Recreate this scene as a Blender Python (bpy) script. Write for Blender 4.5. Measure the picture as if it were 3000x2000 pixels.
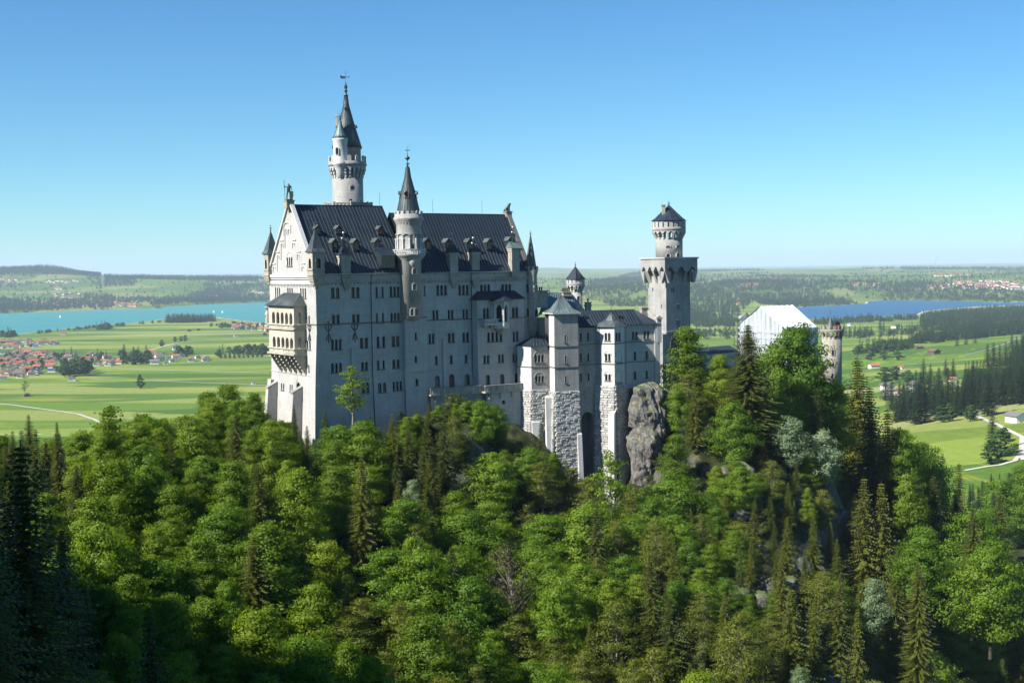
import bpy, bmesh, math, random
import numpy as np
from mathutils import Vector, Matrix
from mathutils.geometry import delaunay_2d_cdt
C = bpy.context.scene
COL = C.collection
R_ = random.Random(7)
NR = np.random.RandomState(11)
for o in list(bpy.data.objects): bpy.data.objects.remove(o)

# ------------------------------------------------------------------ camera
FPX = 3800.0                       # focal length in pixels of the 3000 px wide photograph
CZ = 190.0                         # eye height above the lakes
PITCH = math.radians(-3.24); ROLL = 0.0137
cam_d = bpy.data.cameras.new('camera'); cam = bpy.data.objects.new('camera', cam_d); COL.objects.link(cam)
cam_d.sensor_width = 36; cam_d.lens = 36*FPX/3000; cam_d.clip_start = 1; cam_d.clip_end = 120000
Fw = Vector((0, math.cos(PITCH), math.sin(PITCH)))
R0 = Vector((1, 0, 0)); U0 = R0.cross(Fw)
Rt = (R0*math.cos(ROLL) - U0*math.sin(ROLL)).normalized(); Up = Rt.cross(Fw)
CAM = Vector((0, 0, CZ))
cam.matrix_world = Matrix.Translation(CAM) @ Matrix((Rt, Up, -Fw)).transposed().to_4x4()
C.camera = cam
# ------------------------------------------------------------------ sky, sun, exposure
SUN_EL = math.radians(41); SUN_H = Vector((-0.862, -0.507)).normalized()
w = bpy.data.worlds.new('World'); C.world = w; w.use_nodes = True
nt = w.node_tree; bg = nt.nodes['Background']
sky = nt.nodes.new('ShaderNodeTexSky'); sky.sky_type = 'NISHITA'; sky.sun_disc = False
sky.sun_elevation = SUN_EL; sky.sun_rotation = math.atan2(SUN_H.x, SUN_H.y)
sky.altitude = 900; sky.air_density = 1.0; sky.dust_density = 0.0; sky.ozone_density = 2.2
gm = nt.nodes.new('ShaderNodeHueSaturation'); gm.inputs['Saturation'].default_value = 1.2; mu = nt.nodes.new('ShaderNodeMix'); mu.data_type = 'RGBA'; mu.blend_type = 'MULTIPLY'; mu.inputs[0].default_value = 1
mu.inputs[7].default_value = (.47, .80, .96, 1); nt.links.new(sky.outputs[0], gm.inputs['Color']); nt.links.new(gm.outputs[0], mu.inputs[6]); nt.links.new(mu.outputs[2], bg.inputs[0]); bg.inputs[1].default_value = 0.073
sd = bpy.data.lights.new('sun', 'SUN'); sun = bpy.data.objects.new('sun', sd); COL.objects.link(sun)
sd.energy = 5.0; sd.angle = math.radians(0.53); sd.color = (1, 0.955, 0.87)
SV = Vector((SUN_H.x*math.cos(SUN_EL), SUN_H.y*math.cos(SUN_EL), math.sin(SUN_EL)))
sun.rotation_euler = SV.to_track_quat('Z', 'Y').to_euler()
vs = C.view_settings; vs.view_transform = 'Standard'; vs.look = 'None'; vs.gamma = 1; vs.use_curve_mapping = False
vs.exposure = 1.0
C.cycles.max_bounces = 5; C.cycles.diffuse_bounces = 3; C.cycles.glossy_bounces = 2; C.cycles.transmission_bounces = 3
C.cycles.volume_bounces = 1; C.cycles.transparent_max_bounces = 6; C.cycles.use_denoising = True
C.cycles.sample_clamp_indirect = 4

# ------------------------------------------------------------------ picture <-> place
def ray(px, py):
    return (Fw + Rt*((px-1500)/FPX) + Up*(-(py-1000)/FPX))
def at(px, py, d):                 # point seen at a pixel, d metres ahead
    r = ray(px, py); return CAM + r*(d/r.y)
def hit(px, py, P, N):             # same, on a plane
    r = ray(px, py); P = Vector(P); N = Vector(N)
    return CAM + r*((P-CAM).dot(N)/r.dot(N))
def eye(px): return 785 - ROLL*(px-1500)
def XY(px, d):                     # ground position under a pixel column at depth d (at eye level)
    p = at(px, eye(px), d); return p.x, p.y
def ZAT(px, py, d): return at(px, py, d).z
class Z:                           # enlarged views the measurements were taken in
    def __init__(s, ox, oy, k): s.ox, s.oy, s.k = ox, oy, k
    def __call__(s, x, y): return s.ox+x/s.k, s.oy+y/s.k
Z1 = Z(740, 560, 3.92); Z2 = Z(1140, 560, 3.92); Z3 = Z(740, 780, 2.958); Z4 = Z(1080, 780, 3.136); Z5 = Z(1480, 780, 2.24)
Z6 = Z(920, 180, 3.409); Z7 = Z(1840, 560, 2.24); Z8 = Z(2000, 700, 2.24); Z9 = Z(0, 740, 2.613); ZA = Z(780, 830, 5.227)
ZB = Z(1140, 440, 4.125); ZC = Z(1340, 840, 4.9); ZF = Z(0, 0, 1/1.27551)

# ------------------------------------------------------------------ materials
def mat(name, col, rough=0.85, **k):
    m = bpy.data.materials.new(name); m.use_nodes = True
    b = m.node_tree.nodes['Principled BSDF']
    b.inputs['Base Color'].default_value = (*col, 1); b.inputs['Roughness'].default_value = rough
    for a, v in k.items(): b.inputs[a].default_value = v
    return m
class NT:
    def __init__(s, m): s.m = m; s.t = m.node_tree; s.b = s.t.nodes['Principled BSDF']
    def n(s, typ, **k):
        x = s.t.nodes.new('ShaderNode'+typ)
        for a, v in k.items(): setattr(x, a, v)
        return x
    def l(s, a, b): s.t.links.new(a, b)
    def val(s, x, sock, v):
        if isinstance(v, (int, float, tuple)): x.inputs[sock].default_value = v
        else: s.l(v, x.inputs[sock])
    def math(s, op, a, b=0.0, c=None):
        x = s.n('Math', operation=op); s.val(x, 0, a); s.val(x, 1, b)
        if c is not None: s.val(x, 2, c)
        return x.outputs[0]
    def mix(s, f, a, b, typ='MIX'):
        x = s.n('Mix', data_type='RGBA', blend_type=typ); s.val(x, 0, f)
        s.val(x, 6, a if not (isinstance(a, tuple) and len(a) == 3) else (*a, 1)); s.val(x, 7, b if not (isinstance(b, tuple) and len(b) == 3) else (*b, 1))
        return x.outputs[2]
    def noise(s, vec, sc, det=4, rough=.55, out=0):
        x = s.n('TexNoise'); x.inputs['Scale'].default_value = sc; x.inputs['Detail'].default_value = det; x.inputs['Roughness'].default_value = rough
        if vec is not None: s.l(vec, x.inputs['Vector'])
        return x.outputs[out]
    def ramp(s, f, stops, interp='LINEAR'):
        x = s.n('ValToRGB'); r = x.color_ramp; r.interpolation = interp
        while len(r.elements) < len(stops): r.elements.new(0.5)
        for e, (p, c) in zip(r.elements, stops):
            e.position = p; e.color = (*c, 1) if not isinstance(c, (int, float)) else (c, c, c, 1)
        s.l(f, x.inputs[0]); return x.outputs[0]
    def mapping(s, vec, sc=(1, 1, 1), rot=(0, 0, 0), loc=(0, 0, 0)):
        x = s.n('Mapping'); s.l(vec, x.inputs[0]); x.inputs['Scale'].default_value = sc; x.inputs['Rotation'].default_value = rot; x.inputs['Location'].default_value = loc
        return x.outputs[0]
    def bump(s, h, st, dist=0.05):
        x = s.n('Bump'); x.inputs['Strength'].default_value = st; x.inputs['Distance'].default_value = dist
        s.l(h, x.inputs['Height']); s.l(x.outputs[0], s.b.inputs['Normal'])
def stone(name, c1, c2, bw=1.0, bh=0.42, stain=.35, mortar=.02, bumpd=.03, rough=.9):
    m = mat(name, c1, rough); q = NT(m); m.node_tree.nodes['Principled BSDF'].inputs['Specular IOR Level'].default_value = .2
    uv = q.n('UVMap').outputs[0]; geo = q.n('NewGeometry').outputs['Position']
    br = q.n('TexBrick'); q.l(uv, br.inputs['Vector']); br.inputs['Scale'].default_value = 1
    br.inputs['Brick Width'].default_value = bw; br.inputs['Row Height'].default_value = bh; br.inputs['Mortar Size'].default_value = mortar
    br.inputs['Color1'].default_value = (*c1, 1); br.inputs['Color2'].default_value = (*c2, 1)
    br.inputs['Mortar'].default_value = (*[x*.62 for x in c2], 1); br.inputs['Mortar Smooth'].default_value = .2; br.inputs['Bias'].default_value = -.1
    n1 = q.noise(geo, .22, 5); f1 = q.ramp(n1, [(.35, 1), (.72, 1-stain)])
    st = q.noise(q.mapping(geo, (1.3, 1.3, .09)), 1.0, 4); f2 = q.ramp(st, [(.45, 1), (.75, 1-stain*.8)])
    n3 = q.noise(geo, 6, 3); f3 = q.ramp(n3, [(.3, .88), (.7, 1.05)])
    c = q.mix(1.0, br.outputs[0], f1, 'MULTIPLY'); c = q.mix(1.0, c, f2, 'MULTIPLY'); c = q.mix(1.0, c, f3, 'MULTIPLY')
    q.l(c, q.b.inputs['Base Color'])
    h = q.math('SUBTRACT', q.math('MULTIPLY', n3, .5), br.outputs['Fac']); q.bump(h, .6, bumpd)
    return m
M = {}
M['lime'] = stone('limestone_ashlar', (.51, .50, .475), (.46, .45, .425), 1.15, .45, .2)
M['trim'] = stone('sandstone_trim', (.47, .44, .365), (.42, .39, .325), .9, .5, .35)
M['loggia'] = stone('loggia_sandstone', (.56, .52, .43), (.52, .48, .39), .9, .5, .2)
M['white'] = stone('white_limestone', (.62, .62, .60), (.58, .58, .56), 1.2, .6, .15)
M['tower'] = stone('tower_limestone', (.44, .435, .415), (.375, .37, .355), .8, .36, .3, .03, .05)
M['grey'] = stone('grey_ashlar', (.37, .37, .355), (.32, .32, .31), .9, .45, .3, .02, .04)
M['gate'] = stone('gate_tower_stone', (.43, .40, .33), (.37, .34, .285), .9, .5, .5)
def roughstone():
    m = mat('rock_faced_block', (.5, .49, .46), .95); q = NT(m); oi = q.n('ObjectInfo').outputs['Random']; geo = q.n('NewGeometry').outputs['Position']
    c = q.ramp(oi, [(0, (.33, .33, .32)), (.5, (.42, .415, .395)), (1, (.51, .50, .47))])
    n = q.noise(geo, 2.2, 5); c = q.mix(1, c, q.ramp(n, [(.3, .7), (.7, 1.08)]), 'MULTIPLY'); q.l(c, q.b.inputs['Base Color']); q.bump(n, .8, .15); return m
M['block'] = roughstone()
def metal(name, c, c2, rough=.45, streak=.6):
    m = mat(name, c, rough); q = NT(m); geo = q.n('NewGeometry').outputs['Position']; uv = q.n('UVMap').outputs[0]
    m.node_tree.nodes['Principled BSDF'].inputs['Metallic'].default_value = .35
    n = q.noise(q.mapping(uv, (1.1, .12, 1)), 1.6, 5, .6); n2 = q.noise(geo, .35, 4)
    oi = q.n('ObjectInfo').outputs['Random']
    f = q.math('ADD', q.math('MULTIPLY', n, .6), q.math('MULTIPLY', n2, .3)); f = q.math('ADD', f, q.math('MULTIPLY', oi, .12))
    q.l(q.ramp(f, [(.35, c), (.68, c2)]), q.b.inputs['Base Color'])
    q.l(q.ramp(n, [(.3, rough-.1), (.7, rough+.2)]), q.b.inputs['Roughness']); return m
M['roof'] = metal('dark_sheet_roof', (.009, .016, .025), (.021, .039, .060), .5)
M['spire'] = metal('weathered_copper_spire', (.045, .055, .058), (.12, .15, .15), .5)
M['copper'] = metal('green_copper_roof', (.08, .12, .12), (.24, .34, .33), .55)
M['seam'] = mat('roof_seam', (.12, .135, .15), .45, Metallic=.5)
M['glass'] = mat('window_glass', (.012, .014, .017), .12)
M['wood'] = mat('dormer_wood', (.13, .05, .025), .8)
M['iron'] = mat('dark_iron', (.02, .02, .022), .5)
M['bronze'] = mat('green_bronze', (.06, .085, .075), .5, Metallic=.6)
M['darkstone'] = mat('dark_string_stone', (.13, .125, .115), .9)
M['zinc'] = mat('zinc_flue', (.45, .46, .47), .35, Metallic=.8)
M['white_paint'] = mat('white_paint', (.8, .8, .78), .6)

# ------------------------------------------------------------------ objects
def setp(o, label=None, cat=None, group=None, kind=None):
    if label: o['label'] = label
    if cat: o['category'] = cat
    if group: o['group'] = group
    if kind: o['kind'] = kind
    return o
def thing(name, label, cat, loc=(0, 0, 0), group=None):
    o = bpy.data.objects.new(name, None); COL.objects.link(o); o.location = loc; o.empty_display_size = .5
    setp(o, label, cat, group); o['org'] = tuple(loc); return o
def origin(o):
    while o.parent: o = o.parent
    return Vector(o.location)
class MB:
    def __init__(s): s.v = []; s.f = []; s.sm = []
    def face(s, pts, sm=False):
        i = len(s.v); s.v += [tuple(p) for p in pts]; s.f.append(tuple(range(i, i+len(pts)))); s.sm.append(sm)
    def hexa(s, p):     # 8 corners: 4 bottom ring, 4 top ring (same order, counter-clockwise seen from above)
        i = len(s.v); s.v += [tuple(q) for q in p]
        for f in ((3, 2, 1, 0), (4, 5, 6, 7), (0, 1, 5, 4), (1, 2, 6, 5), (2, 3, 7, 6), (3, 0, 4, 7)): s.f.append(tuple(i+k for k in f)); s.sm.append(False)
    def box(s, x0, x1, y0, y1, z0, z1):
        s.hexa([(x0, y0, z0), (x1, y0, z0), (x1, y1, z0), (x0, y1, z0), (x0, y0, z1), (x1, y0, z1), (x1, y1, z1), (x0, y1, z1)])
    def prism(s, pts, z0, z1, top=None):   # pts CCW (x,y); top: optional other ring
        n = len(pts); i = len(s.v); top = top or pts
        s.v += [(p[0], p[1], z0) for p in pts]+[(p[0], p[1], z1) for p in top]
        for k in range(n): s.f.append((i+k, i+(k+1) % n, i+n+(k+1) % n, i+n+k)); s.sm.append(False)
        s.f.append(tuple(i+k for k in range(n-1, -1, -1))); s.sm.append(False); s.f.append(tuple(i+n+k for k in range(n))); s.sm.append(False)
    def lathe(s, c, prof, n=28, sm=True, a0=0.0, caps=True):
        i = len(s.v); cx, cy = c[0], c[1]
        for (r, z) in prof:
            for k in range(n):
                a = a0+2*math.pi*k/n; s.v.append((cx+r*math.cos(a), cy+r*math.sin(a), z))
        for j in range(len(prof)-1):
            for k in range(n):
                a, b = i+j*n+k, i+j*n+(k+1) % n; s.f.append((a, b, b+n, a+n)); s.sm.append(sm)
        if caps:
            s.f.append(tuple(i+k for k in range(n-1, -1, -1))); s.sm.append(False)
            j = i+(len(prof)-1)*n; s.f.append(tuple(j+k for k in range(n))); s.sm.append(False)
    def tube(s, pts, rad, n=6, sm=True):
        pts = [Vector(p) for p in pts]; i = len(s.v)
        if not hasattr(rad, '__len__'): rad = [rad]*len(pts)
        for j, p in enumerate(pts):
            d = (pts[min(j+1, len(pts)-1)]-pts[max(j-1, 0)]).normalized()
            a = d.cross(Vector((0, 0, 1)) if abs(d.z) < .9 else Vector((1, 0, 0))).normalized(); b = d.cross(a)
            for k in range(n):
                t = 2*math.pi*k/n; q = p+(a*math.cos(t)+b*math.sin(t))*rad[j]; s.v.append(tuple(q))
        for j in range(len(pts)-1):
            for k in range(n):
                a, b = i+j*n+k, i+j*n+(k+1) % n; s.f.append((a, b, b+n, a+n)); s.sm.append(sm)
        s.f.append(tuple(i+k for k in range(n-1, -1, -1))); s.sm.append(False); j = i+(len(pts)-1)*n; s.f.append(tuple(j+k for k in range(n))); s.sm.append(False)
    def build(s, name, m, parent=None, **k):
        me = bpy.data.meshes.new(name); org = origin(parent) if parent else Vector((0, 0, 0))
        v = np.array(s.v, dtype=float)-np.array(org) if s.v else np.zeros((0, 3))
        me.from_pydata(v.tolist(), [], s.f)
        me.polygons.foreach_set('use_smooth', s.sm)
        uvl = me.uv_layers.new(name='UVMap'); data = np.empty((len(me.loops), 2)); V_ = s.v
        li = 0
        for f in s.f:
            p0, p1, p2 = V_[f[0]], V_[f[1]], V_[f[2]]
            ax, ay, az = p1[0]-p0[0], p1[1]-p0[1], p1[2]-p0[2]; bx, by, bz = p2[0]-p0[0], p2[1]-p0[1], p2[2]-p0[2]
            nx, ny, nz = ay*bz-az*by, az*bx-ax*bz, ax*by-ay*bx; h = math.hypot(nx, ny); L = math.sqrt(nx*nx+ny*ny+nz*nz) or 1
            if h < .12*L: tx, ty = 1, 0; ux, uy, uz = 0, 1, 0
            else:
                tx, ty = -ny/h, nx/h; nx /= L; ny /= L; nz /= L; ux, uy, uz = -nz*ty, nz*tx, nx*ty-ny*tx
                if uz < 0: ux, uy, uz = -ux, -uy, -uz
            for vi in f:
                x, y, z = V_[vi]; data[li] = (x*tx+y*ty, x*ux+y*uy+z*uz); li += 1
        uvl.data.foreach_set('uv', data.ravel())
        if m: me.materials.append(m)
        o = bpy.data.objects.new(name, me); COL.objects.link(o)
        if parent: o.parent = parent
        setp(o, **k); return o
def clone(src, parent=None):
    o = src.copy(); COL.objects.link(o); o.parent = parent
    for ch in src.children: clone(ch, o)
    return o
def mesh_np(name, v, f, m, parent=None, smooth=False, tint=None, loc=None, link=True):
    """f: (n,3) or (n,4) int array"""
    me = bpy.data.meshes.new(name); nf, k = f.shape
    me.vertices.add(len(v)); me.vertices.foreach_set('co', np.asarray(v, dtype=np.float32).ravel())
    me.loops.add(nf*k); me.loops.foreach_set('vertex_index', f.astype(np.int32).ravel())
    me.polygons.add(nf); me.polygons.foreach_set('loop_start', np.arange(0, nf*k, k, dtype=np.int32))
    if smooth: me.polygons.foreach_set('use_smooth', np.ones(nf, dtype=bool))
    me.update(calc_edges=True)
    if tint is not None:
        a = me.attributes.new('tint', 'FLOAT', 'FACE'); a.data.foreach_set('value', np.asarray(tint, dtype=np.float32))
    if m: me.materials.append(m)
    if not link: return me
    o = bpy.data.objects.new(name, me); COL.objects.link(o)
    if parent: o.parent = parent
    if loc is not None: o.location = loc
    return o
# ================================================================== terrain
G = []      # (px, depth, z)
def gz(px, py, d): G.append((px, d, ZAT(px, py, d)))
for t in [(-900, 60, 190), (-400, 60, 160), (0, 70, 140), (500, 90, 115), (1500, 90, 90), (2500, 90, 90), (3400, 90, 115),
          (-700, 120, 165), (0, 120, 135), (500, 150, 122), (1000, 160, 112), (1500, 170, 100), (2000, 180, 98), (2500, 200, 88), (3000, 200, 84), (3700, 200, 115),
          (-500, 200, 150), (0, 200, 138), (500, 220, 132), (1000, 220, 118), (1500, 230, 112), (2000, 240, 112), (2300, 240, 112), (2480, 265, 108), (2600, 265, 68), (3000, 280, 64),
          (0, 260, 146), (400, 270, 145), (700, 285, 148), (900, 290, 148), (1050, 292, 146), (1250, 298, 150), (1350, 302, 157), (1480, 308, 146), (1520, 285, 122),
          (1620, 290, 136), (1620, 322, 142), (1720, 300, 112), (1725, 325, 122), (1790, 315, 126), (1900, 325, 138), (2000, 322, 150),
          (2000, 345, 153), (2200, 330, 146), (2200, 300, 133), (2300, 270, 120), (2350, 405, 146), (2450, 410, 144), (2450, 330, 136), (2600, 380, 100), (2700, 430, 74), (2800, 430, 68), (3000, 420, 66), (2650, 330, 74), (2900, 320, 62),
          (930, 302, 148), (850, 320, 152), (1000, 312, 151), (1240, 325, 155), (1100, 350, 157), (1400, 345, 158), (1600, 355, 153), (1750, 350, 152), (1900, 360, 153), (2050, 380, 154), (2200, 400, 151), (2300, 440, 140),
          (740, 330, 138), (0, 330, 112), (400, 360, 105), (700, 370, 118), (900, 420, 120), (1300, 420, 120), (1800, 440, 115), (0, 480, 45), (400, 520, 30), (800, 520, 32), (1300, 540, 40), (2000, 560, 60), (2400, 560, 70), (2700, 600, 62), (3000, 600, 64),
          (-500, 900, 12), (0, 900, 10), (800, 900, 10), (1500, 900, 10), (2200, 1000, 35), (2600, 900, 70), (2830, 1050, 66), (3000, 850, 74), (3500, 1100, 95), (2600, 1830, 36), (3000, 1600, 50), (2200, 2000, 15), (3500, 2500, 60),
          (-300, 2500, 8), (0, 2500, 8), (1000, 2500, 6), (2000, 3000, 5), (2900, 3000, 18), (3500, 3000, 40), (0, 4500, 0), (1000, 5500, 0), (2100, 4500, 0), (2500, 5500, 0), (3100, 5500, 0),
          (-300, 6500, 0), (0, 6700, 12), (400, 7200, 12), (780, 8300, 8), (1600, 5500, 12), (1800, 5500, 19), (1700, 7000, 62), (2200, 8000, 78), (2400, 6700, 12), (2900, 6800, 14), (2700, 9000, 88), (3300, 9000, 90),
          (150, 9500, 97), (400, 9800, 140), (760, 10500, 125), (60, 11000, 225), (150, 11000, 236), (250, 11000, 175), (320, 11500, 130), (-200, 11000, 200),
          (0, 16000, 90), (600, 16000, 95), (1100, 14000, 80), (1700, 14000, 92), (2700, 14000, 98), (3300, 14000, 110),
          (0, 25000, 110), (650, 25000, 108), (1250, 25000, 95), (1600, 24000, 178), (1750, 26000, 92), (2200, 25000, 76), (2700, 25000, 78), (3100, 25000, 105), (0, 50000, 100), (1500, 50000, 92), (3100, 50000, 110)]:
    G.append(t)
gp = np.array([[(p-1500)/FPX, math.log(d)] for p, d, z in G]); gv = np.array([z for p, d, z in G], float)
D_ = np.sqrt(((gp[:, None]-gp[None])**2).sum(-1)+1e-5)
A_ = np.zeros((len(G)+3,)*2); A_[:-3, :-3] = D_; A_[:-3, -3] = 1; A_[:-3, -2:] = gp; A_[-3, :-3] = 1; A_[-2:, :-3] = gp.T
Wt = np.linalg.solve(A_, np.concatenate([gv, [0, 0, 0]]))
def gridnoise(seed, n=64):
    r = np.random.RandomState(seed); return r.rand(n, n)
_gn = [gridnoise(k) for k in range(6)]
def vnoise(x, y, k=0):
    g = _gn[k]; n = g.shape[0]; xi = np.floor(x).astype(int); yi = np.floor(y).astype(int); fx = x-xi; fy = y-yi
    fx = fx*fx*(3-2*fx); fy = fy*fy*(3-2*fy); a = g[xi % n, yi % n]; b = g[(xi+1) % n, yi % n]; c = g[xi % n, (yi+1) % n]; d = g[(xi+1) % n, (yi+1) % n]
    return (a*(1-fx)+b*fx)*(1-fy)+(c*(1-fx)+d*fx)*fy-.5
def fbm(x, y, k=0, o=4):
    s = 0; a = 1
    for i in range(o): s = s+a*vnoise(x*2**i+13.7*i, y*2**i+7.1*i, (k+i) % 6); a *= .5
    return s
def inpoly(x, y, poly):
    c = np.zeros(np.shape(x), bool); n = len(poly)
    for i in range(n):
        x1, y1 = poly[i]; x2, y2 = poly[(i+1) % n]
        if y1 == y2: continue
        c ^= ((y1 > y) != (y2 > y)) & (x < (x2-x1)*(y-y1)/(y2-y1)+x1)
    return c
def flat(px, py, z=0.0):          # where a pixel's ray meets a level
    p = hit(px, py, (0, 0, z), (0, 0, 1)); return p.x, p.y
LAKE_L = [flat(*q) for q in [(-350, 1010), (-120, 992), (0, 986), (50, 980), (115, 971), (168, 966), (260, 956), (344, 950), (440, 941), (470, 936), (500, 931), (640, 930), (655, 933), (700, 938), (790, 948), (900, 946), (1010, 930), (1010, 888),
          (780, 886), (620, 891), (555, 895), (500, 898), (459, 904), (329, 907), (150, 914), (0, 919), (-350, 925)]]
LAKE_R = [flat(*q) for q in [(2165, 936), (2230, 938), (2384, 934), (2440, 936), (2491, 931), (2600, 927), (2687, 921), (2700, 913), (2760, 906), (2848, 899), (3000, 893), (3200, 889), (3200, 882), (3000, 886), (2925, 887), (2850, 883), (2700, 881), (2600, 880), (2545, 883), (2540, 890), (2480, 893), (2400, 897), (2330, 901), (2240, 915), (2178, 924)]]
def sstep(x, a, b): t = np.clip((x-a)/(b-a), 0, 1); return t*t*(3-2*t)
def H(x, y):
    x = np.asarray(x, float); y = np.asarray(y, float); yy = np.maximum(y, 40.0)
    u = np.clip(x/yy, -1.2, 1.2); l = np.log(yy); sh = u.shape; u = u.ravel(); l = l.ravel(); out = np.empty(u.size)
    for i in range(0, u.size, 40000):
        a = u[i:i+40000, None]; b = l[i:i+40000, None]
        out[i:i+40000] = np.sqrt((a-gp[:, 0])**2+(b-gp[:, 1])**2+1e-5)@Wt[:-3]+Wt[-3]+a[:, 0]*Wt[-2]+b[:, 0]*Wt[-1]
    h = out.reshape(sh); d = np.hypot(x, y)
    h = h+fbm(x/900, y/900, 0, 4)*18*sstep(d, 6500, 11000)+fbm(x/3500, y/3500, 2, 3)*42*sstep(d, 8000, 14000)
    h = h+(fbm(x/14, y/14, 1, 4)*5.0+np.abs(fbm(x/5, y/5, 4, 3))*2.6-.6)*(1-sstep(d, 380, 620))*sstep(d, 60, 120)
    h = np.where(d > 2000, np.maximum(h, .4+.3*fbm(x/200, y/200, 1, 2)), h)
    for L in (LAKE_L, LAKE_R):
        cx = sum(p[0] for p in L)/len(L); inside = inpoly(x, y, L)
        big = inpoly((x-cx)*.97+cx, y, [(p[0], p[1]-60) for p in L]) | inpoly((x-cx)*.97+cx, y, [(p[0], p[1]+60) for p in L])
        h = np.where(inside, -.6, np.where(big, np.minimum(h, .3), h))
    return h
def Hs(x, y): return float(H(np.array([x]), np.array([y]))[0])
def gh(px, py, d0=60, d1=40000):     # where a pixel's ray meets the ground
    r = ray(px, py); ds = np.exp(np.linspace(math.log(d0), math.log(d1), 900)); xs = CAM.x+r.x/r.y*ds; zs = CAM.z+r.z/r.y*ds
    below = np.nonzero(zs < H(xs, ds))[0]
    if not len(below): return None
    i = below[0]; return float(xs[i]), float(ds[i])
# rows of the ground sheet: dense near, wider far
rows = np.concatenate([np.exp(np.arange(math.log(45), math.log(620), .009)), np.exp(np.arange(math.log(620), math.log(60000), .021))])
cols = np.linspace(-.62, .62, 430)
X, Y = np.meshgrid(cols, rows); X = X*Y; Zt = H(X, Y)
nr, nc = X.shape; idx = np.arange(nr*nc).reshape(nr, nc)
F = np.stack([idx[:-1, :-1], idx[:-1, 1:], idx[1:, 1:], idx[1:, :-1]], -1).reshape(-1, 4)
def ground_mat():
    m = mat('valley_ground', (.08, .13, .03), .95); q = NT(m); P = q.n('NewGeometry').outputs['Position']; Nn = q.n('NewGeometry').outputs['Normal']
    q.b.inputs['Specular IOR Level'].default_value = .1
    sx = q.n('SeparateXYZ'); q.l(P, sx.inputs[0]); sz = q.n('SeparateXYZ'); q.l(Nn, sz.inputs[0])
    # long narrow hay meadows
    w0 = q.n('VectorMath', operation='ADD'); q.l(P, w0.inputs[0]); wn = q.n('TexNoise'); wn.inputs['Scale'].default_value = .0016; q.l(P, wn.inputs['Vector'])
    ws = q.n('VectorMath', operation='SCALE'); q.l(wn.outputs[1], ws.inputs[0]); ws.inputs['Scale'].default_value = 160; q.l(ws.outputs[0], w0.inputs[1])
    def fields(rot, sc, rnd=.85):
        v = q.n('TexVoronoi', feature='F1', distance='CHEBYCHEV', voronoi_dimensions='2D'); v.inputs['Scale'].default_value = 1; v.inputs['Randomness'].default_value = rnd
        q.l(q.mapping(w0.outputs[0], sc, (0, 0, rot)), v.inputs['Vector']); s = q.n('SeparateColor'); q.l(v.outputs['Color'], s.inputs[0]); return s.outputs[0], s.outputs[1]
    fa, fb = fields(.35, (1/520, 1/95, 1)); fc, fd = fields(-.5, (1/260, 1/420, 1))
    c1 = q.ramp(fa, [(0, (0.042, 0.113, 0.012)), (.22, (0.092, 0.172, 0.017)), (.42, (0.176, 0.239, 0.038)), (.60, (0.063, 0.134, 0.017)), (.74, (0.202, 0.244, 0.055)), (.88, (0.118, 0.181, 0.025)), (.95, (0.244, 0.260, 0.101))], 'CONSTANT')
    c2 = q.ramp(fc, [(0, (0.047, 0.101, 0.014)), (.3, (0.081, 0.141, 0.020)), (.55, (0.128, 0.174, 0.034)), (.8, (0.168, 0.188, 0.061))], 'CONSTANT')
    far = q.math('GREATER_THAN', sx.outputs[1], 6300.0); c = q.mix(far, c1, c2)
    n1 = q.noise(P, .011, 5, .6); c = q.mix(q.math('MULTIPLY', n1, .22), c, (.19, .22, .035))
    n2 = q.noise(P, .12, 5, .65); c = q.mix(1, c, q.ramp(n2, [(.3, .82), (.7, 1.15)]), 'MULTIPLY')
    # buttercup yellow and grass-seed streaks
    n3 = q.noise(q.mapping(P, (.0016, .010, 1), (0, 0, .3)), 1, 4); c = q.mix(q.ramp(n3, [(.56, 0), (.70, .6)]), c, (.33, .31, .05))
    # wood floor and scrub on the steep slopes near the castle
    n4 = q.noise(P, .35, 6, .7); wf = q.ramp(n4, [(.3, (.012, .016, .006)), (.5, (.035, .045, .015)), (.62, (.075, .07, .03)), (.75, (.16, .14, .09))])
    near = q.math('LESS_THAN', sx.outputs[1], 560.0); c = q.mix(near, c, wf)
    steep = q.math('MULTIPLY', near, q.math('LESS_THAN', sz.outputs[2], .62)); rock = q.ramp(q.noise(q.mapping(P, (1, 1, .35)), 1.1, 8, .8), [(.36, (.02, .02, .018)), (.47, (.10, .098, .09)), (.54, (.055, .07, .025)), (.66, (.25, .24, .22))])
    c = q.mix(steep, c, rock); q.l(c, q.b.inputs['Base Color'])
    q.bump(q.noise(P, .8, 6, .7), .5, .5); return m
M['ground'] = ground_mat()
terr = mesh_np('terrain', np.stack([X.ravel(), Y.ravel(), Zt.ravel()], -1), F, M['ground'], smooth=True); terr['kind'] = 'structure'
def sheet(name, pts, z, m):
    me = bpy.data.meshes.new(name); me.from_pydata([(x, y, z) for x, y in pts], [], [tuple(range(len(pts)))]); me.materials.append(m)
    o = bpy.data.objects.new(name, me); COL.objects.link(o); o['kind'] = 'structure'; return o
def water(name, c, c2, rough, spec):
    m = mat(name, c, rough); q = NT(m); P = q.n('NewGeometry').outputs['Position']; q.b.inputs['Specular IOR Level'].default_value = spec
    n = q.noise(q.mapping(P, (.0012, .006, 1)), 1, 5, .6); q.l(q.mix(q.ramp(n, [(.4, 0), (.65, 1)]), c, c2), q.b.inputs['Base Color'])
    q.bump(q.noise(P, .35, 4, .6), .5, .6); return m
M['lake1'] = water('turquoise_lake_water', (.035, .20, .20), (.05, .225, .22), .55, .15)
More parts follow.
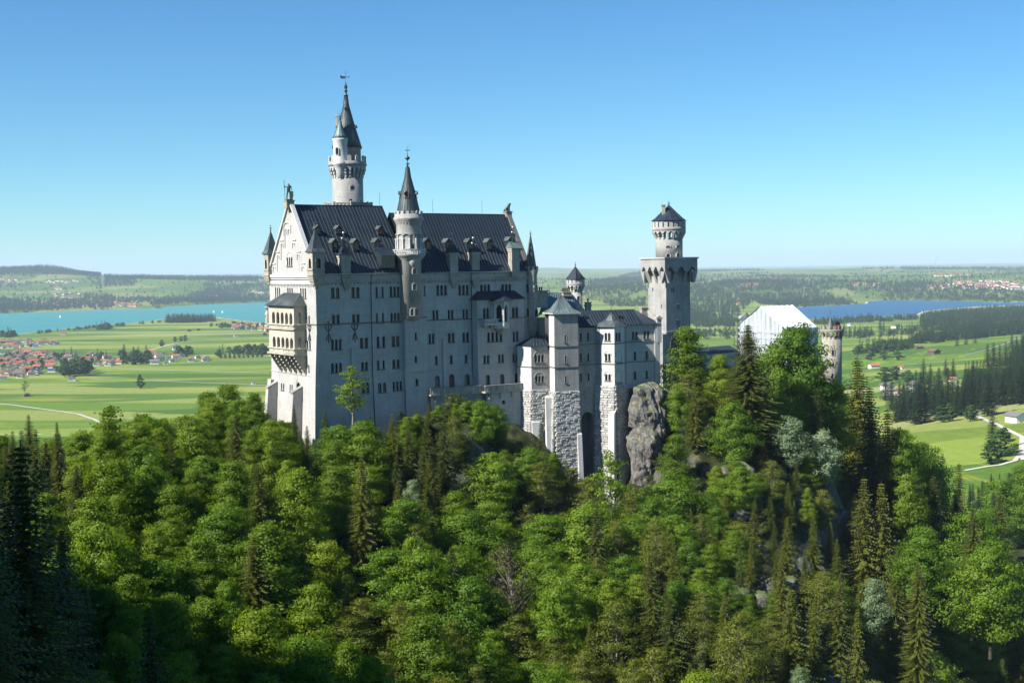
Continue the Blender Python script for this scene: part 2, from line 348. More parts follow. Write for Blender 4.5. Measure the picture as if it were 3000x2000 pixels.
M['lake2'] = water('painted_sky_lake_water', (.014, .08, .17), (.02, .10, .20), .5, .2)  # blue of the reflected sky is put into the water colour
M['beach'] = mat('pale_gravel_shore', (.42, .40, .34), .95)
def grow(L, s):
    cx = sum(p[0] for p in L)/len(L); cy = sum(p[1] for p in L)/len(L)
    out = []
    for i, p in enumerate(L):
        a = Vector(L[i-1]); b = Vector(L[(i+1) % len(L)]); t = (b-a).normalized(); n = Vector((t.y, -t.x)); k = s*(1+.8*vnoise(np.array(i*1.3), np.array(2.2), 1))*(1 if p[1] < cy else 2.2)
        out.append((p[0]+n.x*float(k), p[1]+n.y*float(k)))
    return out
sheet('shore', grow(LAKE_L, 10), .7, M['beach']); sheet('shore', grow(LAKE_R, 12), .7, M['beach'])
sheet('lake_water', LAKE_L, 1.0, M['lake1']); sheet('lake_water', LAKE_R, 1.0, M['lake2'])
# mountain flank beside the viewpoint (out of frame); it shades the near wood
def flank():
    xs = np.linspace(0, 1, 60); ys = np.linspace(-260, 150, 90); U, V2 = np.meshgrid(xs, ys)
    x0 = -62-.36*(V2-20)-14; x0 = np.where(V2 < 20, -76.0, x0); Xf = x0-U*420
    zc = np.interp(V2, [-260, 0, 60, 106, 150], [350, 300, 285, 250, 200]); D = U*420
    Zf = 95+(zc-95)*(1-np.exp(-D/14))+np.maximum(0, D-35)*.45+fbm(Xf/30, V2/30, 3, 5)*22*np.minimum(1, U*10)
    Zf = np.where(U < .001, 60, Zf)
    n, k = U.shape; i = np.arange(n*k).reshape(n, k); f = np.stack([i[:-1, 1:], i[:-1, :-1], i[1:, :-1], i[1:, 1:]], -1).reshape(-1, 4)
    o = mesh_np('mountain_slope', np.stack([Xf.ravel(), V2.ravel(), Zf.ravel()], -1), f, M['ground'], smooth=True); o['kind'] = 'structure'
flank()
# ================================================================== building helpers
def arch_poly(cx, z0, z1, w, pointed=False, n=6):
    r = w/2; zs = z1-r*(1.35 if pointed else 1); pts = [(cx-r, z0), (cx+r, z0)]
    for k in range(n+1):
        a = math.pi*k/n; x = cx+r*math.cos(a); z = zs+r*math.sin(a)*(1.35 if pointed else 1)
        if pointed: z = zs+r*1.35*(1-abs(math.cos(a))**1.6)
        pts.append((x, z))
    return pts
class Wall:
    """upright wall from A to B (A at the left seen from outside)"""
    def __init__(s, A, B, z0, z1, batter=0, root=None, m='lime', th=.5):
        s.A = Vector((A[0], A[1], 0)); s.B = Vector((B[0], B[1], 0)); s.t = (s.B-s.A); s.L = s.t.length; s.t.normalize()
        s.n = Vector((s.t.y, -s.t.x, 0)); s.z0, s.z1 = z0, z1; s.bat = batter; s.holes = []; s.root = root; s.m = m; s.rev = th
    def W(s, a, z, o=0.0): p = s.A+s.t*a+s.n*(o+s.bat*(s.z1-z)); return Vector((p.x, p.y, z))
    def px(s, px, py):
        N = Vector((s.n.x, s.n.y, s.bat)).normalized(); P = s.W(0, s.z1); p = hit(px, py, P, N); q = p-s.A; return q.dot(s.t), p.z
    def hole(s, poly): s.holes.append(poly)
    def build(s, name='wall', pts=None, root=None, m=None):
        root = root or s.root; b = MB(); outl = pts or [(0, s.z0), (s.L, s.z0), (s.L, s.z1), (0, s.z1)]
        vs = [Vector(p) for p in outl]; n0 = len(vs); ed = [(i, (i+1) % n0) for i in range(n0)]
        for h in s.holes:
            k = len(vs); vs += [Vector(p) for p in h]; ed += [(k+i, k+(i+1) % len(h)) for i in range(len(h))]
        v, e, f, *_ = delaunay_2d_cdt(vs, ed, [], 0 if False else 1, 1e-4)
        for t in f:
            c = sum((v[i] for i in t), Vector((0, 0)))/len(t)
            if not inpoly(np.array([c.x]), np.array([c.y]), [tuple(p) for p in outl])[0]: continue
            if any(inpoly(np.array([c.x]), np.array([c.y]), h)[0] for h in s.holes): continue
            p = [s.W(v[i].x, v[i].y) for i in t]
            if (p[1]-p[0]).cross(p[2]-p[0]).dot(s.n) < 0: p.reverse()
            b.face(p)
        for h in s.holes:
            for i in range(len(h)):
                p, q = h[i], h[(i+1) % len(h)]
                b.face([s.W(*p), s.W(*q), s.W(q[0], q[1], -s.rev), s.W(p[0], p[1], -s.rev)])
        return b.build(name, M[m or s.m], root)
    def box(s, b, a0, a1, z0, z1, o0, o1):
        b.hexa([s.W(a0, z0, o1), s.W(a1, z0, o1), s.W(a1, z0, o0), s.W(a0, z0, o0), s.W(a0, z1, o1), s.W(a1, z1, o1), s.W(a1, z1, o0), s.W(a0, z1, o0)])
    def band(s, z, h, o, name='string_course', m='darkstone', a0=0, a1=None, root=None):
        b = MB(); s.box(b, a0-.0, s.L if a1 is None else a1, z, z+h, -.1, o); return b.build(name, M[m], root or s.root)
    def window(s, c0, c1, n=2, hood=False, cols=True, pointed=False, gap=None, sill=True, root=None, frame='lime', door=False, deep=None):
        """window whose opening spans the two picture points c0 (upper left) and c1 (lower right)"""
        root = root or s.root; a0, zt = s.px(*c0); a1, zb = s.px(*c1); W = a1-a0; g = gap if gap is not None else (.28 if n > 1 else 0)
        lw = (W-g*(n-1))/n; dz = s.rev if deep is None else deep
        pane = []; fr_ = []; name = 'door' if door else 'window'
        for k in range(n):
            c = a0+lw/2+k*(lw+g); P = arch_poly(c, zb, zt, lw, pointed); s.hole(P)
            q = [s.W(x, z, -dz+.03) for x, z in P]; pane.append(q)
        # thin moulded surround standing proud of the wall
        def ring(c, w_, z0, z1, o, wd):
            f = MB(); fr_.append(f)
            P = arch_poly(c, z0, z1, w_, pointed, 8)[1:]; Q = arch_poly(c, z0, z1+wd, w_+2*wd, pointed, 8)[1:]; P.append((c-w_/2, z0)); Q.append((c-w_/2-wd, z0))
            for i in range(len(P)-1):
                f.face([s.W(*P[i], o), s.W(*Q[i], o), s.W(*Q[i+1], o), s.W(*P[i+1], o)])
                f.face([s.W(*Q[i], o), s.W(*Q[i], -.02), s.W(*Q[i+1], -.02), s.W(*Q[i+1], o)])
                f.face([s.W(*P[i+1], o), s.W(*P[i+1], -.02), s.W(*P[i], -.02), s.W(*P[i], o)])
        if n == 1 or not cols: [ring(a0+lw/2+k*(lw+g), lw, zb, zt, .05, .10) for k in range(n)]
        if hood: ring(a0+W/2, W+.35, zb+(zt-zb)*.72, zt+W*.34, .09, .14)
        if not fr_ or (hood and len(fr_) == 1):
            for k in range(n): ring(a0+lw/2+k*(lw+g), lw, zt-lw/2, zt, .04, .08)
        wo = fr_[0].build(name, M[frame], root)
        for x in fr_[1:]: x.build('frame', M[frame], wo)
        for q in pane: b = MB(); b.face(q); b.build('pane', M['wood' if door else 'glass'], wo)
        if n > 1 and cols and g < .6:
            for k in range(n-1):
                c = a0+(k+1)*(lw+g)-g/2; b = MB(); zs = zt-lw/2; p = s.W(c, zb, -.14)
                b.lathe(p, [(.15, zb), (.15, zb+.12), (.095, zb+.18), (.085, zs-.25), (.12, zs-.2), (.17, zs-.05), (.17, zs)], 8)
                b.build('column', M['white'], wo)
        if n >= 1 and not door:
            for k in range(n):     # glazing bar
                c = a0+lw/2+k*(lw+g); b = MB(); s.box(b, c-.03, c+.03, zb, zt-.05, -dz+.04, -dz+.09); s.box(b, c-lw/2, c+lw/2, zb+(zt-zb)*.6, zb+(zt-zb)*.6+.05, -dz+.045, -dz+.08)
                b.build('glazing_bar', M['iron'], wo)
        if sill:
            b = MB(); s.box(b, a0-.15, a1+.15, zb-.2, zb, -.1, .16); b.build('sill', M['darkstone'], wo)
        return wo
    def frieze(s, z, pitch=.8, a0=0, a1=None, m='trim', h=.75, root=None, name='arched_corbel_frieze'):
        b = MB(); a1 = s.L if a1 is None else a1; n = max(1, int((a1-a0)/pitch)); st = (a1-a0)/n
        s.box(b, a0, a1, z+h*.75, z+h*1.7, -.05, .3)
        for k in range(n+1):
            c = a0+k*st; c = min(max(c, a0+.13), a1-.13); s.box(b, c-.13, c+.13, z, z+h*.75, -.05, .22)
            if k < n:
                for sgn in (-1, 1):
                    x0 = c+st/2+sgn*st*.36; b.face([s.W(x0, z+h*.75, .22), s.W(x0-sgn*st*.2, z+h*.75, .22), s.W(x0, z+h*.45, .22)][::sgn])
        return b.build(name, M[m], root or s.root)
def spire(b, c, r, z0, z1, n=8, flare=.0, a0=None):
    pr = [(r, z0), (r*.72 if flare else r*.72, z0+(z1-z0)*(.16 if flare else .28)), (r*.36, z0+(z1-z0)*.6), (.06, z1)]
    if flare: pr = [(r, z0), (r*.80, z0+(z1-z0)*.08), (r*.62, z0+(z1-z0)*.22), (r*.33, z0+(z1-z0)*.56), (.07, z1)]
    b.lathe(c, pr, n, sm=n > 12, a0=a0 if a0 is not None else math.pi/n)
def finial(b, c, z, h, r=.25):
    b.lathe(c, [(r*.3, z-.2), (r*.5, z), (r*.2, z+h*.10), (r*.8, z+h*.14), (r*.2, z+h*.2), (r*.15, z+h*.3), (r*.9, z+h*.38), (r*1.0, z+h*.42), (r*.3, z+h*.5), (r*.12, z+h*.6), (.03, z+h)], 8)
    b.box(c[0]-r*.9, c[0]+r*.9, c[1]-.04, c[1]+.04, z+h*.74, z+h*.78)
def seams_cone(name, root, c, prof, n, m='seam', a0=0.0, w=.035):
    b = MB()
    for k in range(n):
        a = a0+2*math.pi*k/n; b.tube([(c[0]+(r+.02)*math.cos(a), c[1]+(r+.02)*math.sin(a), z) for r, z in prof], w, 4)
    return b.build(name, M[m], root)
def merlons(root, c, r, z0, z1, n, th=.35, frac=.55, m='lime', rounded=True, a0=0.0, name='merlon'):
    for k in range(n):
        a = a0+2*math.pi*k/n; hw = math.pi/n*frac; b = MB(); seg = []
        P = [(-1, z0), (1, z0), (1, z1-(.3 if rounded else 0)), (.6, z1-.08 if rounded else z1), (0, z1), (-.6, z1-.08 if rounded else z1), (-1, z1-(.3 if rounded else 0))]
        fo = [(c[0]+(r)*math.cos(a+hw*x), c[1]+r*math.sin(a+hw*x), z) for x, z in P]; fi = [(c[0]+(r-th)*math.cos(a+hw*x), c[1]+(r-th)*math.sin(a+hw*x), z) for x, z in P]
        b.face(fo); b.face(fi[::-1])
        for i in range(len(P)): j = (i+1) % len(P); b.face([fo[j], fo[i], fi[i], fi[j]])
        b.build(name, M[m], root)
def corbel_ring(root, c, r0, r1, z0, z1, n, m='trim', name='corbel_arch', a0=0.0, open_=.62):
    """brackets that carry a wider crown: n stepped corbels with arches between"""
    for k in range(n):
        a = a0+2*math.pi*k/n; hw = math.pi/n*(1-open_); b = MB()
        def P(r, t, z): return (c[0]+r*math.cos(a+t), c[1]+r*math.sin(a+t), z)
        zz = z0; H_ = z1-z0
        for j, (fa, fb, fr) in enumerate(((0, .3, .35), (.3, .6, .7), (.6, .85, 1))):
            r = r0+(r1-r0)*fr; za, zb = z0+H_*fa, z0+H_*fb; b.hexa([P(r0-.2, -hw, za), P(r, -hw, za+.05), P(r, hw, za+.05), P(r0-.2, hw, za), P(r0-.2, -hw, zb), P(r, -hw, zb), P(r, hw, zb), P(r0-.2, hw, zb)])
        st = math.pi/n   # arch between this corbel and the next
        Q = [(hw, z0+H_*.85)]+[(hw+(2*st-2*hw)*(1-math.cos(math.pi*i/6))/2, z0+H_*.62+H_*.3*math.sin(math.pi*i/6)) for i in range(7)]+[(2*st-hw, z0+H_*.85)]
        for i in range(len(Q)-1):
            (t0, za), (t1, zb) = Q[i], Q[i+1]; b.face([P(r1, t0, za), P(r1, t1, zb), P(r1, t1, z1), P(r1, t0, z1)])
            b.face([P(r1, t1, zb), P(r1, t0, za), P(r0, t0, za), P(r0, t1, zb)])
        b.face([P(r1, -hw, z0+H_*.85), P(r1, hw, z0+H_*.85), P(r1, hw, z1), P(r1, -hw, z1)])
        b.build(name, M[m], root)
def slot_window(root, c, r, px, py0, py1, w, m='glass', name='window', arch=True):
    """small opening in a round tower: dark reveal with frame, cut as a niche standing in the drum"""
    d = c[1]; p = at(px, (py0+py1)/2, d); x = max(-.98, min(.98, (p.x-c[0])/r)); a = -math.acos(x)  # on the camera side
    z1 = ZAT(px, py0, d-r*.7); z0 = ZAT(px, py1, d-r*.7)
    ct, stt = math.cos(a), math.sin(a); n = Vector((ct, stt, 0)); t = Vector((-stt, ct, 0)); O = Vector((c[0], c[1], 0))+n*(r+.03)
    P = arch_poly(0, z0, z1, w) if arch else [(-w/2, z0), (w/2, z0), (w/2, z1), (-w/2, z1)]
    f = MB(); sc = 1.32
    zc = (z0+z1)/2; Q = [(x_*sc*1.05, zc+(z_-zc)*1.14) for x_, z_ in P]
    g = lambda x_, z_, o: tuple(O+t*x_+n*o+Vector((0, 0, z_)))
    for i in range(len(P)):
        j = (i+1) % len(P)
        f.face([g(*P[i], .12), g(*Q[i], .12), g(*Q[j], .12), g(*P[j], .12)]); f.face([g(*Q[i], .12), g(*Q[i], -.15), g(*Q[j], -.15), g(*Q[j], .12)]); f.face([g(*P[j], .12), g(*P[j], -.02), g(*P[i], -.02), g(*P[i], .12)])
    fo = f.build(name, M['lime'], root); b = MB(); b.face([g(x_, z_, .015) for x_, z_ in P]); b.build('pane', M[m], fo); return fo
def gable_dormer(root, P, n, w, h, depth, m='roof', wood=True, name='dormer'):
    """dormer with its sill at P on a roof, facing horizontal direction n"""
    n = Vector(n).normalized(); t = Vector((-n.y, n.x, 0)); P = Vector(P); b = MB()
    g = lambda a, o, z: tuple(P+t*a+n*o+Vector((0, 0, z)))
    hw = w/2
    b.face([g(-hw, 0, 0), g(-hw, 0, h), g(-hw, -depth, h), g(-hw, -depth, 0)]); b.face([g(hw, 0, 0), g(hw, -depth, 0), g(hw, -depth, h), g(hw, 0, h)])
    o = b.build(name, M['roof'], root)
    b = MB(); P_ = [g(-hw, 0, 0), g(hw, 0, 0), g(hw, 0, h), g(0, 0, h+hw*1.0), g(-hw, 0, h)]
    b.face(P_[::-1] if (Vector(P_[1])-Vector(P_[0])).cross(Vector(P_[2])-Vector(P_[0])).dot(n) < 0 else P_); b.build('front_boarding', M['wood'], o)
    b = MB(); pw = hw*.55
    q = [g(x_, .03, z_) for x_, z_ in arch_poly(0, h*.1, h*.95, pw*2)]; b.face(q); b.build('pane', M['glass'], o)
    b = MB(); e = .22; zt = h+hw*1.0+.12
    for sg in (-1, 1):
        b.face([g(sg*(hw+e), .3, h-.12), g(0, .3, zt), g(0, -depth-1.2, zt), g(sg*(hw+e), -depth-1.2, h-.12)][::sg]); b.face([g(sg*(hw+e), .3, h-.2), g(0, .3, zt-.1), g(0, -depth-1.2, zt-.1), g(sg*(hw+e), -depth-1.2, h-.2)][::-sg])
        b.face([g(sg*(hw+e), .3, h-.12), g(sg*(hw+e), .3, h-.2), g(0, .3, zt-.1), g(0, .3, zt)])
    b.build('dormer_roof', M['spire'], o)
    b = MB(); b.hexa([g(-hw-.1, .2, -.12), g(hw+.1, .2, -.12), g(hw+.1, -.3, -.12), g(-hw-.1, -.3, -.12), g(-hw-.1, .2, 0), g(hw+.1, .2, 0), g(hw+.1, -.3, 0), g(-hw-.1, -.3, 0)]); b.build('sill', M['seam'], o)
    return o
def roof_panels(root, A, B, C_, D, step, m='roof', name='roof_panel', seam=.085, cross=()):
    """standing-seam sheets on the slope A-B (eave) to D-C_ (ridge); one object for each sheet"""
    A, B, C_, D = map(Vector, (A, B, C_, D)); L = (B-A).length; n = max(1, int(round(L/step))); nn = (B-A).cross(D-A).normalized()
    if nn.z < 0: nn = -nn
    cuts = [0]+list(cross)+[1]
    for k in range(n):
        f0, f1 = k/n, (k+1)/n; e0 = A.lerp(B, f0); e1 = A.lerp(B, f1); r0 = D.lerp(C_, f0); r1 = D.lerp(C_, f1)
        b = MB()
        for j in range(len(cuts)-1):
            g0, g1 = cuts[j], cuts[j+1]; up = nn*(.03*j)
            p = [e0.lerp(r0, g0)+up, e1.lerp(r1, g0)+up, e1.lerp(r1, g1)+up, e0.lerp(r0, g1)+up]
            if (p[1]-p[0]).cross(p[2]-p[0]).dot(nn) < 0: p.reverse()
            b.face(p); q = [x-nn*.05 for x in p]; b.face(q[::-1])
        o = b.build(name, M[m], root)
        if k:
            s_ = MB(); d = (e1-e0).normalized()*seam*.5; up = nn*.09
            s_.face([e0-d+up, e0+d+up, r0+d+up, r0-d+up]); s_.face([e0+d, r0+d, r0+d+up, e0+d+up]); s_.face([r0-d, e0-d, e0-d+up, r0-d+up]); s_.build('seam', M['seam'], o)
def quadcol(b, P, n, w, d, z0, z1, w1=None, d1=None):
    """box standing at P with its face toward n"""
    n = Vector(n).normalized(); t = Vector((-n.y, n.x, 0)); P = Vector((P[0], P[1], 0)); w1 = w if w1 is None else w1; d1 = d if d1 is None else d1
    def R(w_, d_, z): return [tuple(P+t*a*w_/2+n*o*d_/2+Vector((0, 0, z))) for a, o in ((1, 1), (-1, 1), (-1, -1), (1, -1))]
    r0 = R(w, d, z0); r1 = R(w1, d1, z1)
    if (Vector(r0[1])-Vector(r0[0])).cross(Vector(r0[2])-Vector(r0[1])).z < 0: r0.reverse(); r1.reverse()
    b.hexa(r0+r1)
# ================================================================== the palace (two roofs, stair turret, throne bay)
a_ = math.atan(1.5); E1 = Vector((math.sin(a_), math.cos(a_), 0)); E2 = Vector((-math.cos(a_), math.sin(a_), 0))
C0 = at(924, 803, 300); C0.z = 0
def S(s, t, z=0): p = C0+E1*s+E2*t; return Vector((p.x, p.y, z))
def s_at(px, t):                       # distance along the south front of a picture column, t metres in
    P = S(0, t); p = hit(px, eye(px), P, -E2); return (p-C0).dot(E1)
WW = 26.6; TR = 13.3; LS = 60.3; TR2 = 10.0; WE = s_at(1183, 0)
ZE = ZAT(924, 803, 300); ZR = 205.7; ZR2 = 203.9
ZS = ZAT(924, 953, 300); ZB = ZAT(938, 1105, 300)      # string course, start of the battered foot
Z0 = 140.0
palace = thing('castle_palace', 'five storey white stone palace with dark gabled roofs on the crag', 'castle', tuple(S(0, 0, Z0)))
PR = palace
# --- south front
so = Wall(S(0, 0), S(LS, 0), ZB, ZE, root=PR); sol = Wall(S(0, 0), S(LS, 0), Z0, ZB, .06, root=PR)
def z3(cx, y0, y1, w): return Z3(cx-w/2, y0), Z3(cx+w/2, y1)
def z4(cx, y0, y1, w): return Z4(cx-w/2, y0), Z4(cx+w/2, y1)
def zc(cx, y0, y1, w): return ZC(cx-w/2, y0), ZC(cx+w/2, y1)
for (cx, y0, y1, w_, n, hood, g) in [
    (716, 183, 274, 74, 2, 0, .35), (891, 180, 270, 72, 2, 0, .35), (1101, 177, 268, 70, 2, 0, 1.1), (1231, 175, 262, 86, 3, 0, .28),
    (721, 418, 500, 68, 2, 1, .3), (895, 415, 495, 66, 2, 1, .3), (1104, 405, 488, 70, 2, 1, 1.1), (1235, 404, 484, 82, 3, 1, .26),
    (726, 634, 720, 92, 3, 1, .28), (965, 618, 706, 76, 2, 1, .3), (1112, 608, 700, 74, 2, 1, .8), (1240, 604, 690, 68, 2, 1, .28),
    (728, 838, 918, 96, 3, 0, .3), (970, 830, 900, 60, 2, 1, .28), (1113, 815, 890, 68, 2, 0, .9), (1243, 808, 880, 66, 2, 1, .28)]:
    so.window(*z3(cx, y0, y1, w_), n=n, hood=bool(hood), gap=g, cols=g < .6)
for (cx, y0, y1, w_, n) in [(1123, 1010, 1090, 76, 2), (1255, 997, 1074, 84, 3), (978, 1008, 1095, 70, 2)]: sol.window(*z3(cx, y0, y1, w_), n=n, gap=.35, cols=False)
for (cx, y0, y1, w_, n, hood) in [(671, 172, 262, 98, 3, 0), (872, 170, 260, 94, 3, 0), (1071, 167, 254, 94, 3, 0), (1265, 163, 248, 90, 3, 0), (514, 178, 268, 14, 1, 0),
    (614, 403, 488, 56, 2, 1), (753, 400, 484, 54, 2, 1), (889, 396, 480, 52, 2, 1), (563, 620, 706, 84, 3, 1), (759, 613, 696, 62, 2, 1), (892, 606, 692, 62, 2, 1),
    (623, 822, 900, 26, 1, 0), (760, 816, 893, 26, 1, 0), (896, 810, 886, 26, 1, 0)]:
    so.window(*z4(cx, y0, y1, w_), n=n, hood=bool(hood))
sol.window(*z4(631, 1006, 1102, 52), n=1); sol.window(*z4(765, 990, 1122, 58), n=1, door=True); sol.window(*z4(906, 990, 1086, 56), n=1)
so.build('south_wall'); sol.build('south_wall_foot')
so.band(ZS, .28, .16); so.band(ZB-.02, .3, .2, m='lime', name='plinth_moulding')
so.frieze(ZE-2.6, .95, .4, LS-.4)
# --- west front with its gable
wl = S(0, WW); we = Wall(S(0, WW), S(0, 0), ZB, ZE, root=PR); wel = Wall(S(0, WW), S(0, 0), Z0, ZB, .045, root=PR)
for (cx, y0, y1, w_, n, hood) in [(217, 182, 268, 46, 3, 0), (325, 184, 270, 50, 3, 0), (438, 187, 276, 52, 3, 0)]: we.window(*z3(cx, y0, y1, w_), n=n, hood=bool(hood), gap=.5)
we.window(*z3(480, 425, 500, 34), n=2, hood=True, gap=.5); we.window(*z3(487, 640, 722, 36), n=2, hood=True, gap=.5); we.window(*z3(489, 850, 912, 10), n=1)
for cx, y0, y1, w_ in [(183, 995, 1068, 20), (261, 1010, 1074, 26), (335, 1020, 1088, 24)]: wel.window(*z3(cx, y0, y1, w_), n=2, gap=.6, cols=False)
wel.window(*z3(397, 1000, 1150, 26), n=1, hood=True, frame='loggia')
we.build('west_wall'); wel.build('west_wall_foot'); we.band(ZS, .26, .14); we.band(ZB, .25, .15, m='lime', name='plinth_moulding')
b = MB(); we.box(b, -.3, WW+.3, ZE-.7, ZE, -.1, .55); we.box(b, -.2, WW+.2, ZE-1.2, ZE-.7, -.1, .3); b.build('cornice', M['white'], PR)
we.frieze(ZE-2.9, .85, 1.2, WW-1.2, m='white', h=.8)
gb = Wall(S(0, WW), S(0, 0), ZE, ZR+1.2, root=PR)
gb.window(Z1(393, 758), Z1(458, 862), n=3, gap=.45, hood=True)
gb.build('gable', pts=[(0, ZE), (WW, ZE), (WW-TR, ZR+1.0)])
def relief(pts, o=.22, wd=.22, name='blind_arch'):
    b = MB()
    for (p, q) in zip(pts[:-1], pts[1:]):
        p_, q_ = Vector((p[0], p[1])), Vector((q[0], q[1])); d = (q_-p_); n_ = Vector((-d.y, d.x)).normalized()*wd*.5; ps = [p_-n_, q_-n_, q_+n_, p_+n_]
        f = [gb.W(x, z, o) for x, z in ps]; k = [gb.W(x, z, -.02) for x, z in ps]; b.hexa([k[0], k[1], k[2], k[3], f[0], f[1], f[2], f[3]])
    b.build(name, M['white'], PR)
def G1(x, y): return gb.px(*Z1(x, y))
for (x0, x1, yt, y0, y1) in [(362, 440, 358, 520, 480), (374, 396, 432, 650, 500), (415, 437, 430, 490, 480), (330, 352, 596, 785, 640), (462, 484, 590, 655, 620), (285, 306, 732, 915, 770), (514, 536, 722, 785, 750), (238, 262, 862, 940, 890), (568, 590, 860, 915, 880)]:
    A = [G1(x0, y0)]+[G1(x0+(x1-x0)*(1-math.cos(t))/2, yt+12*(1-math.sin(t))+(x1-x0)*.5*(1-math.sin(t))*.6) for t in np.linspace(0, math.pi, 7)]+[G1(x1, y1)]; relief(A)
for (x0, x1, y) in [(314, 358, 566), (268, 314, 700), (222, 268, 832), (456, 500, 560), (508, 552, 693), (560, 606, 828)]: relief([G1(x0, y), G1(x1, y)], name='gable_step')
# sloped coping of the gable
def coping(s, half, tr, zr, name='gable_coping', m='white', w_=.9, o0=-.35, o1=.5, eave=None):
    b = MB(); eave = ZE if eave is None else eave
    for sg in (-1, 1):
        p0 = (tr+sg*(half+.3), eave-.2); p1 = (tr, zr+1.1)
        P = []
        for (t, z) in (p0, p1):
            for dz in (-.25, .55): P.append((t, z+dz))
        f = lambda t, z, o: tuple(S(s+o, t, z))
        (t0, z0), (_, z0b), (t1, z1), (_, z1b) = P
        b.hexa([f(t0, z0, o0), f(t0, z0, o1), f(t1, z1, o1), f(t1, z1, o0), f(t0, z0b, o0), f(t0, z0b, o1), f(t1, z1b, o1), f(t1, z1b, o0)])
    return b.build(name, M[m], PR)
coping(0, WW/2, TR, ZR, o0=-.45, o1=.55)
# other walls so that the building is whole
ew = Wall(S(LS, 0), S(LS, TR2*2), Z0, ZE, root=PR); ew.window(ew.px(1, 1) and Z2(1640, 1100), Z2(1650, 1150), n=1) if False else None; ew.build('east_wall')
Wall(S(LS, TR2*2), S(WE, TR2*2), Z0, ZE, root=PR).build('north_wall'); Wall(S(WE+1.2, WW), S(0, WW), Z0, ZE, root=PR).build('north_wall'); Wall(S(WE+1.2, TR2*2), S(WE+1.2, WW), Z0, ZE, root=PR).build('north_wall')
ge = Wall(S(LS, 0), S(LS, 2*TR2), ZE, ZR2, root=PR); ge.build('gable', pts=[(0, ZE), (2*TR2, ZE), (TR2, ZR2+.6)])
gm = Wall(S(WE+1.2, 0), S(WE+1.2, WW), ZE, ZR, root=PR); gm.build('gable', pts=[(0, ZE), (WW, ZE), (TR, ZR-.1)], m='darkstone')
# --- roofs, every sheet of metal its own piece
e = .55
roof_panels(PR, S(.5, -e, ZE-.1), S(WE+1.6, -e, ZE-.1), S(WE+1.6, TR, ZR), S(.5, TR, ZR), .92, cross=(.59,))
roof_panels(PR, S(WE+1.6, WW+e, ZE-.1), S(.5, WW+e, ZE-.1), S(.5, TR, ZR), S(WE+1.6, TR, ZR), 6)
roof_panels(PR, S(WE+1.6, -e, ZE-.1), S(LS-.2, -e, ZE-.1), S(LS-.2, TR2, ZR2), S(WE+1.6, TR2, ZR2), .92, cross=(.42, .62))
roof_panels(PR, S(LS-.2, 2*TR2+e, ZE-.1), S(WE+1.6, 2*TR2+e, ZE-.1), S(WE+1.6, TR2, ZR2), S(LS-.2, TR2, ZR2), 6)
b = MB(); b.tube([S(.4, TR, ZR+.08), S(WE+1.6, TR, ZR+.08)], .14, 6); b.tube([S(WE+1.6, TR2, ZR2+.06), S(LS, TR2, ZR2+.06)], .13, 6); b.build('ridge_cap', M['roof'], PR)
b = MB(); b.tube([S(.3, -e-.1, ZE-.08), S(WE+.2, -e-.1, ZE-.08)], .13, 6); b.tube([S(WE+5.8, -e-.1, ZE-.08), S(LS-.5, -e-.1, ZE-.08)], .13, 6); b.build('gutter', M['zinc'], PR)
for (x, zs, xx) in [(1020, 1, 1048)]:
    sA = so.px(*Z3(1022, 200))[0]; b = MB(); b.tube([S(sA, -.75, ZE-.3), S(sA, -.3, ZE-1.6), S(sA, -.28, ZB), S(sA, -.28-.06*(ZB-147), 147)], .11, 6); b.build('drainpipe', M['iron'], PR)
sB = so.px(*Z4(937, 200))[0]; b = MB(); b.tube([S(sB, -.75, ZE-.3), S(sB, -.35, ZE-1.6), S(sB, -.35, ZB), S(sB+.1, -1.3, 155)], .12, 6); b.build('drainpipe', M['iron'], PR)
coping(LS, TR2, TR2, ZR2, m='darkstone', o0=-.9, o1=.3, w_=.9)
# shallow buttress strips
for (q0, q1, zt) in [(Z3(850, 708), Z3(893, 708), None), (Z4(675, 665), Z4(710, 665), None)]:
    a0, zt = so.px(*q0); a1, _ = so.px(*q1); b = MB(); so.box(b, a0, a1, ZB, zt, 0, .35)
    b.hexa([so.W(a0-.1, 148, 1.6), so.W(a1+.1, 148, 1.6), so.W(a1+.1, 148, 0), so.W(a0-.1, 148, 0), so.W(a0, ZB, .35), so.W(a1, ZB, .35), so.W(a1, ZB, 0), so.W(a0, ZB, 0)]); b.build('buttress', M['lime'], PR)
